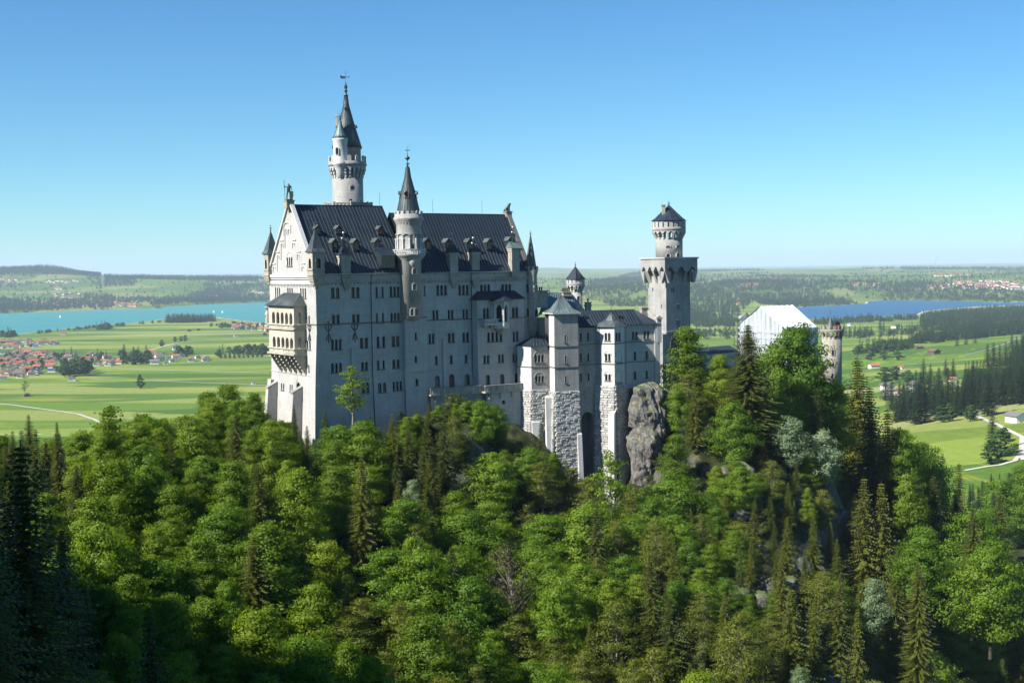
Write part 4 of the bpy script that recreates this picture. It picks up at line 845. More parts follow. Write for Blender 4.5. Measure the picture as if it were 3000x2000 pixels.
# brackets hanging under the eaves below the chimneys
for (q_, wl_) in ((Z1(1070, 975), so), (Z2(740, 960), so), (Z2(985, 960), so)):
    a, z = wl_.px(*q_); b = MB()
    for j in range(4): wl_.box(b, a-1.4+.32*j, a+1.4-.32*j, z-.7*j-1.3, z-.7*j-.6, 0, .95-.2*j)
    b.build('chimney_console', M['trim'], PR)
for (px, y0, y1, t, z) in [(Z1(1474, 0)[0], 0, 0, TR, ZR), (Z2(512, 0)[0], 0, 0, TR2, ZR2), (Z2(1076, 0)[0], 0, 0, TR2, ZR2)]:
    P = S(s_at(px, t), t, z); b = MB(); b.tube([P, P+Vector((0, 0, 3.6))], .035, 4); b.build('lightning_rod', M['iron'], PR)
# ================================================================== main (north) tower
d0 = 338.0; mc = at(1018, 500, d0); mc.z = 0
q6 = lambda y, x=330, d=d0: ZAT(*Z6(x, y), d)
r6 = lambda a, b_, d=d0: (b_-a)/2/3.409*d/FPX
MT = thing('round_tower', 'tallest round white tower with a weather vane on its pointed spire', 'tower', (mc.x, mc.y, 150))
def drum(root, c, prof, m='tower', n=36, name='drum'):
    b = MB(); b.lathe(c, prof, n); return b.build(name, M[m], root)
R1 = r6(178, 482)
drum(MT, mc, [(R1*1.02, 150), (R1*1.02, q6(1410)), (R1, q6(1405)), (R1, q6(1075))])
c8 = r6(105, 565); b = MB(); b.lathe(mc, [(c8*1.0, 200), (c8*1.0, q6(1458)), (c8*1.06, q6(1450)), (c8*1.06, q6(1452)), (c8*1.0, q6(1448)), (c8*1.0, q6(1428)), (c8*1.06, q6(1424)), (c8*1.06, q6(1416)), (c8*.9, q6(1416))], 8, sm=False, a0=.25); pl = b.build('platform', M['tower'], MT)
for k in range(8):
    a = .25+2*math.pi*k/8; b = MB(); b.lathe((mc.x+c8*math.cos(a), mc.y+c8*math.sin(a)), [(.42, q6(1455)), (.42, q6(1414)), (.5, q6(1412)), (.3, q6(1406))], 4, sm=False); b.build('post', M['trim'], pl)
    for j in range(4):
        A = Vector((mc.x+c8*1.03*math.cos(a), mc.y+c8*1.03*math.sin(a), 0)); a2 = a+math.pi/4; B = Vector((mc.x+c8*1.03*math.cos(a2), mc.y+c8*1.03*math.sin(a2), 0))
        p, q = A.lerp(B, .08+j*.21), A.lerp(B, .08+(j+1)*.21); b = MB(); z0, z1 = q6(1446), q6(1428)
        b.tube([(p.x, p.y, z0), (q.x, q.y, z1)], .09, 4); b.tube([(p.x, p.y, z1), (q.x, q.y, z0)], .09, 4); b.build('tracery', M['lime'], pl)
Rc = r6(145, 510); corbel_ring(MT, mc, R1-.1, Rc, q6(1168), q6(1058), 24, 'lime')
Rp = r6(135, 520); b = MB(); b.lathe(mc, [(Rc, q6(1060)), (Rc, q6(1050)), (Rp, q6(1042)), (Rp, q6(1028)), (Rp*.97, q6(1020)), (Rp*.97, q6(1005)), (Rp*.97-.35, q6(1005)), (Rp*.97-.35, q6(1020))], 36); pw_ = b.build('parapet', M['tower'], MT)
merlons(pw_, mc, Rp*.97, q6(1008), q6(948), 13, .35, .5, 'lime', a0=.1)
Rd = r6(190, 461); d_o = drum(MT, mc, [(Rd, q6(1030)), (Rd, q6(882)), (Rd*1.05, q6(876)), (Rd*1.05, q6(866))])
pr = [(r6(175, 472), q6(870)), (r6(205, 450), q6(780)), (r6(262, 400), q6(600)), (r6(290, 345), q6(440)), (.45, q6(345))]
mcs = Vector((mc.x, mc.y, 0)); b = MB(); b.lathe(mcs, pr, 28); sp_ = b.build('spire', M['spire'], MT); seams_cone('seam', sp_, mcs, pr, 24, 'roof')
b = MB(); b.lathe(mcs, [(.6, q6(345)), (.62, q6(338)), (.25, q6(330)), (.32, q6(300)), (.6, q6(292)), (.2, q6(286)), (.3, q6(272)), (.5, q6(258)), (.3, q6(244)), (.4, q6(240)), (.12, q6(232)), (.25, q6(222)), (.06, q6(212)), (.05, q6(95))], 10); fi = b.build('finial', M['bronze'], sp_)
b = MB(); zv = q6(160); b.tube([(mc.x-1.2, mc.y, zv+.1), (mc.x+1.0, mc.y, zv)], .06, 4)
b.prism([(mc.x-1.25, mc.y-.05), (mc.x-.1, mc.y-.05), (mc.x-.1, mc.y+.05), (mc.x-1.25, mc.y+.05)], q6(172), q6(150)); b.prism([(mc.x-1.35, mc.y-.05), (mc.x-1.0, mc.y-.05), (mc.x-1.0, mc.y+.05), (mc.x-1.35, mc.y+.05)], q6(158), q6(138)); b.prism([(mc.x+.8, mc.y-.04), (mc.x+1.05, mc.y-.04), (mc.x+1.05, mc.y+.04), (mc.x+.8, mc.y+.04)], q6(160), q6(147)); b.build('weather_vane', M['iron'], fi)
for x, y0, y1, w_ in ((385, 1375, 1408, 1.0), (470, 1375, 1408, 1.0)): slot_window(MT, mc, R1, Z6(x, 0)[0], Z6(0, y0)[1], Z6(0, y1)[1], w_)
# oculus
a = -math.acos(max(-1, min(1, (at(Z6(383, 0)[0], 500, d0-3).x-mc.x)/R1))); zo = q6(1265, d=d0-3); n = Vector((math.cos(a), math.sin(a), 0)); t = Vector((-n.y, n.x, 0)); O = Vector((mc.x, mc.y, zo))+n*(R1+.02)
b = MB()
for k in range(14):
    a0, a1_ = 2*math.pi*k/14, 2*math.pi*(k+1)/14; P = lambda r, a, o: tuple(O+t*r*math.cos(a)+Vector((0, 0, r*math.sin(a)))+n*o)
    b.face([P(.5, a0, .16), P(.85, a0, .16), P(.85, a1_, .16), P(.5, a1_, .16)]); b.face([P(.85, a0, .16), P(.85, a0, -.2), P(.85, a1_, -.2), P(.85, a1_, .16)])
oc_ = b.build('round_window', M['lime'], MT); b = MB(); b.face([P(.52, 2*math.pi*k/14, .05) for k in range(14)]); b.build('pane', M['glass'], oc_)
# side stair turret riding on the crown
dt = d0-3.4; sc_ = at(*Z6(264, 900), dt); sc_.z = 0; y6 = lambda y: ZAT(*Z6(264, y), dt); rs = r6(192, 335, dt)
pr2 = [(.15, y6(1215)), (.45, y6(1180)), (.5, y6(1160)), (.95, y6(1150)), (.95, y6(1125)), (1.25, y6(1110)), (1.25, y6(1090)), (1.6, y6(1070)), (1.6, y6(1050)), (rs*1.12, y6(1035)), (rs*1.15, y6(1015)), (rs, y6(1000)), (rs, y6(800)), (rs*1.06, y6(790)), (rs*1.1, y6(772))]
stt = drum(MT, sc_, pr2, 'white', 20, 'side_turret'); pr3 = [(r6(182, 343, dt), y6(768)), (r6(205, 318, dt), y6(735)), (r6(232, 290, dt), y6(660)), (.2, y6(572))]; b = MB(); b.lathe(sc_, pr3, 14); tr_ = b.build('turret_roof', M['copper'], stt); seams_cone('seam', tr_, sc_, pr3, 12, 'roof'); b = MB(); finial(b, sc_, y6(575), 1.6, .35); b.build('finial', M['bronze'], tr_)
slot_window(stt, sc_, rs, Z6(241, 0)[0], Z6(0, 862)[1], Z6(0, 930)[1], .75)
b = MB(); cp = at(*Z6(225, 600), d0-.5); quadcol(b, cp, (0, -1, 0), .65, .6, q6(760), q6(555)); quadcol(b, cp, (0, -1, 0), .9, .8, q6(556), q6(546)); quadcol(b, cp, (0, -1, 0), .45, .4, q6(546), q6(530)); b.build('chimney', M['lime'], MT)
gable_dormer(sp_, Vector((mc.x+2.4, mc.y-.6, q6(712))), (1, -.25, 0), .9, 1.3, 1.2); gable_dormer(sp_, Vector((mc.x+.05, mc.y-1.1, q6(492))), (.05, -1, 0), .45, .5, .8); gable_dormer(sp_, Vector((mc.x-2.5, mc.y-.6, q6(712))), (-1, -.25, 0), .9, 1.3, 1.2)

# ================================================================== square tower
d1 = 385.0; at_ = math.radians(60); F1 = Vector((math.sin(at_), math.cos(at_), 0)); F2 = Vector((-math.cos(at_), math.sin(at_), 0))
K = at(*Z7(250, 700), d1); K.z = 0; Ssz = 9.0
def Q(s, t): p = K+F1*s+F2*t; return p
y7 = lambda y, x=250, d=d1: ZAT(*Z7(x, y), d)
ST = thing('square_tower', 'square light stone tower carrying a round turret with a pointed roof', 'tower', (*Q(4.5, 4.5).xy, 148))
zt0, zt1, zt2 = y7(603), y7(450), y7(436)
ws = []
for (A, B) in ((Q(0, Ssz), Q(0, 0)), (Q(0, 0), Q(Ssz, 0)), (Q(Ssz, 0), Q(Ssz, Ssz)), (Q(Ssz, Ssz), Q(0, Ssz))): ws.append(Wall(A, B, y7(925), zt2-.2, root=ST, m='tower'))
wL, wR = ws[0], ws[1]
for (x, y0, y1) in ((163, 632, 657), (219, 742, 768)): wL.window(Z7(x-3, y0), Z7(x+3, y1), n=1, sill=False)
for (x, y0, y1) in ((293, 630, 658), (331, 740, 770), (329, 842, 884)): wR.window(Z7(x-10, y0), Z7(x+10, y1), n=2, gap=.3, sill=True)
for w_ in ws: w_.build('tower_wall')
for w_ in ws: w_.band(y7(928), .35, .3, m='lime')
# lower, wider foot
for (A, B) in ((Q(-.3, Ssz+.3), Q(-.3, -.3)), (Q(-.3, -.3), Q(Ssz+.3, -.3)), (Q(Ssz+.3, -.3), Q(Ssz+.3, Ssz+.3))):
    w_ = Wall(A, B, 146, y7(928), root=ST, m='grey'); w_.build('tower_foot')
ftw = Wall(Q(-2.4, -1.4), Q(Ssz-1, -1.4), 146, y7(935), root=ST, m='grey'); ftw.window(Z7(278, 962), Z7(322, 1030), n=1); ftw.build('tower_foot'); Wall(Q(-2.4, Ssz), Q(-2.4, -1.4), 146, y7(935), root=ST, m='grey').build('tower_foot')
# overhanging gallery with pointed machicolation arches
ov = 1.55
def machic(A, B, n_):
    W_ = Wall(A, B, zt0, zt2, root=ST, m='tower'); L = W_.L; z_s = zt0+(zt1-zt0)*.02
    seg = L/n_
    for k in range(n_+1):   # fins that flare out from the tower
        c = min(max(k*seg, .3), L-.3); b = MB(); hw = .42
        b.hexa([W_.W(c-hw, zt0, ov*.02-ov+.05), W_.W(c+hw, zt0, -ov+.05), W_.W(c+hw, zt0, -ov-.3), W_.W(c-hw, zt0, -ov-.3), W_.W(c-hw, zt0+(zt1-zt0)*.5, 0), W_.W(c+hw, zt0+(zt1-zt0)*.5, 0), W_.W(c+hw, zt0+(zt1-zt0)*.5, -ov-.3), W_.W(c-hw, zt0+(zt1-zt0)*.5, -ov-.3)])
        b.build('bracket', M['tower'], ST)
    W_.z0 = zt0+(zt1-zt0)*.5-.02
    for k in range(n_):
        c = (k+.5)*seg; P = arch_poly(c, W_.z0-.5, zt0+(zt1-zt0)*.72, seg-.84, True); P[0] = (P[0][0], W_.z0+.001); P[1] = (P[1][0], W_.z0+.001); W_.hole(P)
    W_.rev = 1.2; W_.build('gallery_wall')
A_o = [Q(-ov, Ssz+ov), Q(-ov, -ov), Q(Ssz+ov, -ov), Q(Ssz+ov, Ssz+ov)]
machic(A_o[0], A_o[1], 4); machic(A_o[1], A_o[2], 3); machic(A_o[2], A_o[3], 4); machic(A_o[3], A_o[0], 3)
for (ix, iy) in ((0, 0), (0, 1), (1, 0), (1, 1)):
    sx, sy = (-1, 1)[ix], (-1, 1)[iy]; cx0, cy0 = Ssz*ix, Ssz*iy; zm_ = zt0+(zt1-zt0)*.5; c_ = lambda a, o: (*Q(cx0-sx*.5+sx*a, cy0-sy*.5+sy*o).xy,)
    b = MB(); lo_, hi_ = [(-.4, -.4), (.52, -.4), (.52, .52), (-.4, .52)], [(-.4, -.4), (.5+ov, -.4), (.5+ov, .5+ov), (-.4, .5+ov)]
    if sx*sy < 0: lo_.reverse(); hi_.reverse()
    b.hexa([(*c_(*q), zt0) for q in lo_]+[(*c_(*q), zm_+.02) for q in hi_]); b.build('bracket', M['tower'], ST)
b = MB(); b.prism([tuple(p.xy) for p in (Q(-ov-.3, -ov-.3), Q(Ssz+ov+.3, -ov-.3), Q(Ssz+ov+.3, Ssz+ov+.3), Q(-ov-.3, Ssz+ov+.3))], zt2-.35, zt2+.1); b.build('cap_slab', M['lime'], ST)
rc = Q(4.9, 4.9); dr = rc.y; y7r = lambda y: ZAT(*Z7(270, y), dr); r7 = lambda a, b_: (b_-a)/2/2.24*dr/FPX
rr1 = r7(182, 358); rr2 = r7(161, 379)
td2 = drum(ST, rc, [(rr1, zt2-.2), (rr1, y7r(305))], 'tower')
corbel_ring(ST, rc, rr1-.05, rr2, y7r(312), y7r(262), 18, 'lime', open_=.7)
b = MB(); b.lathe(rc, [(rr2, y7r(264)), (rr2, y7r(238)), (rr2-.4, y7r(238))], 36); cr = b.build('crown', M['tower'], ST)
for k in range(20):
    a = 2*math.pi*k/20; hw = .115; b = MB(); P = lambda r, x: (rc.x+r*math.cos(a+x), rc.y+r*math.sin(a+x)); b.prism([P(rr2, -hw), P(rr2, hw), P(rr2-.4, hw), P(rr2-.4, -hw)], y7r(238), y7r(200)); b.build('merlon', M['lime'], cr)
b = MB(); b.lathe(rc, [(rr2-.6, y7r(240)), (rr2-.6, y7r(200))], 24); b.build('inner_shaft', M['glass'], cr)
b = MB(); b.lathe(rc, [(rr2, y7r(206)), (rr2, y7r(200))], 36); b.build('eaves', M['lime'], cr)
pr = [(r7(152, 386), y7r(196)), (r7(180, 358), y7r(176)), (.15, y7r(92))]; b = MB(); b.lathe(rc, pr, 16, sm=False); cr2 = b.build('turret_roof', M['roof'], ST); seams_cone('seam', cr2, rc, pr, 16); b = MB(); finial(b, rc, y7r(94), y7r(62)-y7r(94), .5); b.build('finial', M['bronze'], cr2)
cp = Q(2.4, 4.2); b = MB(); quadcol(b, cp, (0, -1, 0), .95, .9, y7r(170), y7r(98)); quadcol(b, cp, (0, -1, 0), 1.5, 1.3, y7r(98), y7r(92)); quadcol(b, cp, (0, -1, 0), 1.3, 1.1, y7r(92), y7r(88)); b.build('chimney', M['trim'], ST)
for x, y0, y1, ar in ((253, 410, 433, 1), (318, 404, 433, 1), (253, 359, 370, 0), (318, 357, 370, 0)): slot_window(ST, rc, rr1, Z7(x, 0)[0], Z7(0, y0)[1], Z7(0, y1)[1], 1.1, arch=bool(ar))

# ================================================================== women's bower with its rock-faced foundations
g1 = Vector((.945, .327, 0)); g2 = Vector((-.327, .945, 0)); OK = at(*Z5(325, 700), 322); OK.z = 0
def B_(s, t): return OK+g1*s+g2*t
BH = thing('castle_wing', 'lower white castle wing on tall rock-faced stone piers beside a cliff', 'castle wing', (*B_(10, 4).xy, 140))
def sk(px, t): P = B_(0, t); p = hit(px, eye(px), P, -g2); return (p-OK).dot(g1)
X5 = lambda x: Z5(x, 0)[0]
y5 = lambda y, x=400, d=322: ZAT(*Z5(x, y), d)
ash = []
def stack(A, B, bands, m, feet, wins=(), roughz=None, name='wall'):
    """storeys from top to bottom: bands = [z_top, z1, z2, z_base]; rough masonry below to feet"""
    W_ = Wall(A, B, bands[-1], bands[0], root=BH, m=m, th=.35)
    for (q0, q1, n, hood) in wins: W_.window(q0, q1, n=n, hood=hood, gap=.22)
    W_.build(name)
    for z in bands[1:-1]: W_.band(z-.12, .22, .14)
    if roughz is not None: rough(A, B, roughz, bands[-1])
    return W_
stone_me = []
def rough_mesh(k):
    r = random.Random(k); b = bmesh.new(); bmesh.ops.create_cube(b, size=1); bmesh.ops.bevel(b, geom=list(b.edges), offset=.13, segments=1, affect='EDGES')
    for v in b.verts: v.co += Vector((r.uniform(-.05, .05), r.uniform(-.05, .05)*2.2-(.1 if v.co.y < 0 else 0), r.uniform(-.05, .05)))
    me = bpy.data.meshes.new('rock_faced_block'); b.to_mesh(me); b.free(); me.materials.append(M['block']); return me
for k in range(8): stone_me.append(rough_mesh(k))
def rough(A, B, z0, z1, batter=.045, course=.62, root=None, lim=None):
    root = root or BH; W_ = Wall(A, B, z0, z1, batter, root=root, m='grey'); W_.build('foundation_wall'); nC = int((z1-z0)/course); r = random.Random(int(z0*10)+int(A[0]*7)); org = origin(root)
    for j in range(nC):
        z = z1-(j+.5)*course; a = -.25 if j % 2 else 0.0
        while a < W_.L-.3:
            w_ = r.uniform(.85, 1.7); a1 = min(a+w_, W_.L+(.15 if j % 2 == 0 else 0))
            if W_.L-a1 < .5: a1 = W_.L+.1
            if lim and z < lim: a = a1; continue
            o = bpy.data.objects.new('stone_block', r.choice(stone_me)); COL.objects.link(o); o.parent = root
            p = W_.W((a+a1)/2, z, -.02)-org; o.location = p; o.rotation_euler = (0, 0, math.atan2(W_.t.y, W_.t.x)); o.scale = ((a1-a)*.97, r.uniform(.42, .75), course*.95); a = a1
# K2 tower
dp = 3.7; w2 = sk(X5(475), 0)
zb = [y5(306), y5(527), y5(663), y5(822)]
foot = 128
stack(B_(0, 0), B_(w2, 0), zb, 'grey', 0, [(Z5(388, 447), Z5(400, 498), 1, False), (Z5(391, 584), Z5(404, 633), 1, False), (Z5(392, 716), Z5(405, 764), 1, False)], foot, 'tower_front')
W_l = stack(B_(0, dp), B_(0, 0), zb, 'white', 0, (), 133, 'tower_side'); Wall(B_(w2, 0), B_(w2, dp), zb[-1], zb[0], root=BH, m='grey').build('tower_side'); Wall(B_(w2, 0), B_(w2, dp), foot, zb[-1], .04, root=BH, m='grey').build('foundation_wall')  # sunlight put into the colour: side face paler than the front
Wall(B_(w2, 6.5), B_(0, 6.5), zb[1], zb[0], root=BH, m='grey').build('tower_side')
rt = [B_(-.55, -.55), B_(w2+.55, -.55), B_(w2+.55, 6.8), B_(-.55, 6.8)]; ap = B_(w2/2, 3.2); zr = y5(190); ze = zb[0]
b = MB()
for i in range(4):
    p, q = rt[i], rt[(i+1) % 4]; mid = lambda P, f, z: (P.x*(1-f)+ap.x*f, P.y*(1-f)+ap.y*f, z)
    b.face([(p.x, p.y, ze), (q.x, q.y, ze), mid(q, .42, ze+(zr-ze)*.22), mid(p, .42, ze+(zr-ze)*.22)]); b.face([mid(p, .42, ze+(zr-ze)*.22), mid(q, .42, ze+(zr-ze)*.22), mid(p, .97, zr)])
ro = b.build('pyramid_roof', M['copper'], BH)
for i in range(4):
    for f in np.linspace(0, 1, 7)[:-1]:
        P = rt[i].lerp(rt[(i+1) % 4], f); b = MB(); b.tube([(P.x, P.y, ze+.03), mid(P, .42, ze+(zr-ze)*.22+.03), mid(P, .97, zr)], .05, 4); b.build('seam', M['seam'], ro)
b = MB(); b.tube([(ap.x, ap.y, zr-.2), (ap.x, ap.y, zr+.8)], .07, 5); b.build('finial', M['iron'], ro)
b = MB(); b.prism([tuple(p.xy) for p in rt], ze-.3, ze-.02); b.build('cornice', M['lime'], BH)
# K1 to its left, lower
s1 = sk(X5(163), dp); s0 = s1-2.3
zb1 = [y5(520, 200, 326), y5(656, 200, 326), y5(805, 200, 326)]
stack(B_(s1, dp), B_(0, dp), zb1, 'grey', 0, [(Z5(192, 578), Z5(254, 628), 3, True), (Z5(197, 717), Z5(254, 758), 3, True)], 132)
stack(B_(s0, dp+4), B_(s1, dp), zb1, 'white', 0, [], 132)  # sun-facing facet painted paler than the front to look lit
pk = [B_(s0-.4, dp+4.3), B_(s1-.1, dp-.5), B_(0, dp-.5)]; zk1 = zb1[0]; tk = B_(s1+2, dp+4); zk2 = y5(455, 250, 329); tk2 = B_(0, dp+4)
b = MB(); b.face([(*pk[0].xy, zk1), (*pk[1].xy, zk1), (*tk.xy, zk2)]); b.face([(*pk[1].xy, zk1), (*pk[2].xy, zk1), (*tk2.xy, zk2), (*tk.xy, zk2)]); rk = b.build('lean_to_roof', M['roof'], BH)
for f in (.1, .3, .5, .7, .9): b = MB(); P = pk[1].lerp(pk[2], f); T_ = tk.lerp(tk2, f); b.tube([(*P.xy, zk1+.05), (*T_.xy, zk2+.05)], .04, 4); b.build('seam', M['seam'], rk)
b = MB(); b.tube([(*(B_(-.25, dp-.2)).xy, 133), (*(B_(-.25, dp-.2)).xy, zk1-.2)], .1, 6); b.build('drainpipe', M['iron'], BH)
# sloped buttresses
def butt(s, t, w_, dpth, zt, zb, m='grey'):
    b = MB(); f = lambda a, o, z: (*(B_(s+a, t-o)).xy, z)
    b.hexa([f(0, dpth, zb), f(w_, dpth, zb), f(w_, 0, zb), f(0, 0, zb), f(0, .5, zt-.5), f(w_, .5, zt-.5), f(w_, 0, zt), f(0, 0, zt)]); b.build('buttress', M[m], BH)
butt(-2.0, 1.8, 1.9, 2.3, y5(850), 126, 'white'); butt(sk(X5(462), -1), -.6, 1.2, 3.0, y5(1095), 118, 'white'); butt(s1-.3, dp-.4, 2.2, 3.0, y5(1005, 170, 325), 126, 'white')
# K3 recess with tall arch
t3 = 2.5; s3 = sk(X5(590), t3); zb3 = [y5(405, 530, 325), y5(515, 530, 325), y5(650, 530, 325), y5(800, 530, 325)]
stack(B_(w2, t3), B_(s3, t3), zb3, 'grey', 0, [(Z5(489, 436), Z5(503, 488), 1, False), (Z5(537, 434), Z5(551, 486), 1, False), (Z5(491, 570), Z5(504, 622), 1, False), (Z5(539, 570), Z5(552, 620), 1, False), (Z5(492, 702), Z5(505, 750), 1, False), (Z5(540, 700), Z5(553, 748), 1, False)])
wa = Wall(B_(w2, t3), B_(s3, t3), 112, zb3[-1], root=BH, m='grey', th=3.5); a0 = wa.px(*Z5(502, 1100))[0]; a1, za = wa.px(*Z5(578, 952)); wa.hole(arch_poly((a0+a1)/2, 112.1, za, a1-a0)); wa.build('arched_foundation')
b = MB(); p0, p1 = wa.W(0, 112, -3.4), wa.W(wa.L, 112, -3.4); b.face([p0, p1, (p1.x, p1.y, za+1), (p0.x, p0.y, za+1)]); b.build('arch_dark_backing', M['darkstone'], BH)  # shade of the tunnel's depth painted as a dark closing face
# K4 canted bay
t4a, t4b, t4c = 1.7, -1.6, 1.2
q0 = B_(s3-.3, t3); q1 = B_(sk(X5(618), t4a), t4a); q2 = B_(sk(X5(712), t4b), t4b); q3 = B_(sk(X5(778), t4c), t4c); q4 = B_(sk(X5(793), t3), t3)
zb4 = [y5(402, 700, 323), y5(516, 700, 320.5), y5(652, 700, 320.5), y5(797, 700, 320.5)]
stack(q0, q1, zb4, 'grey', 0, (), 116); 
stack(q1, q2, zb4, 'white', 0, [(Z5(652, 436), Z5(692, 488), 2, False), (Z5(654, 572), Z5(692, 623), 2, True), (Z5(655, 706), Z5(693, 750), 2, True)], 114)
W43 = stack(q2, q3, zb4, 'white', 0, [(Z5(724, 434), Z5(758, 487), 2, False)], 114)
for (y0, y1) in ((556, 622), (690, 756)):
    a0, z1 = W43.px(*Z5(724, y0)); a1, z0 = W43.px(*Z5(764, y1)); b = MB(); P = arch_poly((a0+a1)/2, z0, z1, a1-a0, n=8)
    for i in range(len(P)): j = (i+1) % len(P); b.tube([W43.W(*P[i], .05), W43.W(*P[j], .05)], .1, 4)
    b.build('blind_arch', M['white'], BH); b = MB(); W43.box(b, a0-.2, a1+.2, z0-.5, z0-.25, -.1, .3); b.build('sill', M['darkstone'], BH)
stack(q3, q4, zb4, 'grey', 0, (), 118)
b = MB(); f1_ = (q2-q1).normalized(); n4 = Vector((f1_.y, -f1_.x, 0)); z_b = y5(960, 715, 320)
P = q2+n4*.4-f1_*1.2; b.hexa([(*(P+n4*2.2).xy, 108), (*(P+n4*2.2+f1_*1.9).xy, 108), (*(P+f1_*1.9).xy, 108), (*(P-n4*1).xy, 108), (*(P+n4*.9).xy, z_b-.8), (*(P+n4*.9+f1_*1.7).xy, z_b-.8), (*(P+f1_*1.7).xy, z_b), (*(P-n4*1).xy, z_b)]); b.build('buttress', M['white'], BH)
# K5 long wall
s5 = sk(X5(1006), t3); zb5 = [y5(388, 1000, 326), y5(500, 1000, 327), y5(633, 1000, 327), y5(786, 1000, 327)]
W5 = Wall(q4, B_(s5, t3), zb5[-1]-.2, zb5[0]+.0, root=BH, m='lime', th=.35)
for (x0, x1, y0, y1, n) in [(832, 870, 428, 478, 2), (909, 946, 424, 474, 2), (844, 860, 558, 612, 1), (921, 936, 555, 608, 1), (844, 860, 688, 738, 1), (921, 936, 684, 733, 1)]: W5.window(Z5(x0, y0), Z5(x1, y1), n=n, gap=.25)
W5.build(); [W5.band(z-.12, .22, .15) for z in zb5[1:3]]
Wall(q4+g2*3, B_(s5, t3+3), 124, zb5[-1]-.2, .03, root=BH, m='grey').build('foundation_wall')
b = MB(); W5.box(b, 0, W5.L, zb5[-1]-.9, zb5[-1]-.2, -3.5, .2); b.build('ledge', M['lime'], BH)
we5 = Wall(B_(s5, t3), B_(s5, t3+9), 146, zb5[0], root=BH); we5.build('end_wall')
b = MB(); W5.box(b, W5.L-1.3, W5.L+.1, zb5[-1], zb5[0]+.2, 0, .35); b.build('corner_pilaster', M['lime'], BH)
for (x, y0, y1, w_) in ((1000, 500, 330, 1.5),):
    P = B_(s5-.1, t3+.2); b = MB(); quadcol(b, P, -g2, 1.3, 1.3, zb5[1]-.4, y5(350, 1000, 327)); quadcol(b, P, -g2, 1.7, 1.7, y5(352, 1000, 327), y5(340, 1000, 327)); b.lathe(P, [(.5, y5(340, 1000, 327)), (.65, y5(335, 1000, 327)), (.3, y5(328, 1000, 327))], 8); b.build('corner_pinnacle', M['lime'], BH)
# long roof over K3..K5
tr_ = 7.0; zrr = y5(290, 700, 330); ze5 = zb5[0]+.05
e0 = B_(w2-.3, t3-.6); e1 = B_(s5+.4, t3-.6); r0 = B_(w2-.3, tr_); r1 = B_(s5-5.2, tr_)
roof_panels(BH, (*e0.xy, ze5), (*B_(s5-5.2, t3-.6).xy, ze5), (*r1.xy, zrr), (*r0.xy, zrr), .8, cross=(.5,), m='roof')
roof_panels(BH, (*B_(s5-5.2, t3-.6).xy, ze5), (*e1.xy, ze5), (*(r1+g1*.3).xy, zrr), (*r1.xy, zrr), .8, m='roof')
b = MB(); b.face([(*e1.xy, ze5), (*B_(s5+.4, t3+9.6).xy, ze5), (*r1.xy, zrr)]); b.face([(*B_(s5+.4, t3+9.6).xy, ze5), (*B_(w2, t3+9.6).xy, ze5), (*r0.xy, zrr), (*r1.xy, zrr)]); b.build('rear_slope', M['roof'], BH)
Wall(B_(s5, t3+9), B_(w2, t3+9), 150, zb5[0], root=BH).build('rear_wall')
apk = B_(sk(X5(692), 2.5), 2.5); za_ = y5(305, 690, 325); ck_ = [q0+Vector((-.3, -.1, 0)), q1+(q1-apk).normalized()*.7, q2+(q2-apk).normalized()*.7, q3+(q3-apk).normalized()*.7, q4+Vector((.3, 0, 0))]
b = MB()
for i in range(4): b.face([(*ck_[i].xy, zb4[0]), (*ck_[i+1].xy, zb4[0]), (*(apk+(ck_[i+1]-apk)*.4).xy, zb4[0]+(za_-zb4[0])*.42), (*(apk+(ck_[i]-apk)*.4).xy, zb4[0]+(za_-zb4[0])*.42)]); b.face([(*(apk+(ck_[i]-apk)*.4).xy, zb4[0]+(za_-zb4[0])*.42), (*(apk+(ck_[i+1]-apk)*.4).xy, zb4[0]+(za_-zb4[0])*.42), (*apk.xy, za_)])
br = b.build('bay_roof', M['spire'], BH)
for i in range(4):
    for f in (0, .25, .5, .75): P = ck_[i].lerp(ck_[i+1], f); b = MB(); b.tube([(*P.xy, zb4[0]+.04), (*(apk+(P-apk)*.4).xy, zb4[0]+(za_-zb4[0])*.42+.04), (*apk.xy, za_)], .04, 4); b.build('seam', M['seam'], br)
b = MB(); b.tube([(*apk.xy, za_-.2), (*apk.xy, za_+3.8)], .045, 4); b.build('lightning_rod', M['iron'], BH)
for x in (522, 750): P = hit(*Z5(x, 335), (*e0.xy, ze5), Vector((*g2.xy, 0)).cross(Vector((0, 0, 1))) if False else (g1.cross(Vector((*(r0-e0).xy, zrr-ze5)))).normalized()); b = MB(); quadcol(b, P, -g2, 1.1, 1.2, P.z-.2, P.z+.5); b.build('skylight', M['glass'], BH)
# stepped gable pier at the east end
P = B_(s5-2.2, t3+4.5); b = MB(); quadcol(b, P, -g2, 1.6, 1.4, 160, y5(280, 960, 330)); quadcol(b, P, -g2, 1.9, 1.7, y5(282, 960, 330), y5(272, 960, 330)); b.build('chimney', M['trim'], BH)
b = MB(); A = B_(s5-1.4, t3+4.5); Bq = B_(s5+.4, t3+.3); zc_, zd_ = y5(290, 970, 330), y5(372, 1000, 327)
b.hexa([(*(Bq-g1*.3).xy, zd_-.4), (*(Bq+g1*.3).xy, zd_-.4), (*(A+g1*.3).xy, zc_-.4), (*(A-g1*.3).xy, zc_-.4), (*(Bq-g1*.3).xy, zd_+.5), (*(Bq+g1*.3).xy, zd_+.5), (*(A+g1*.3).xy, zc_+.5), (*(A-g1*.3).xy, zc_+.5)]); b.build('gable_coping', M['trim'], BH)

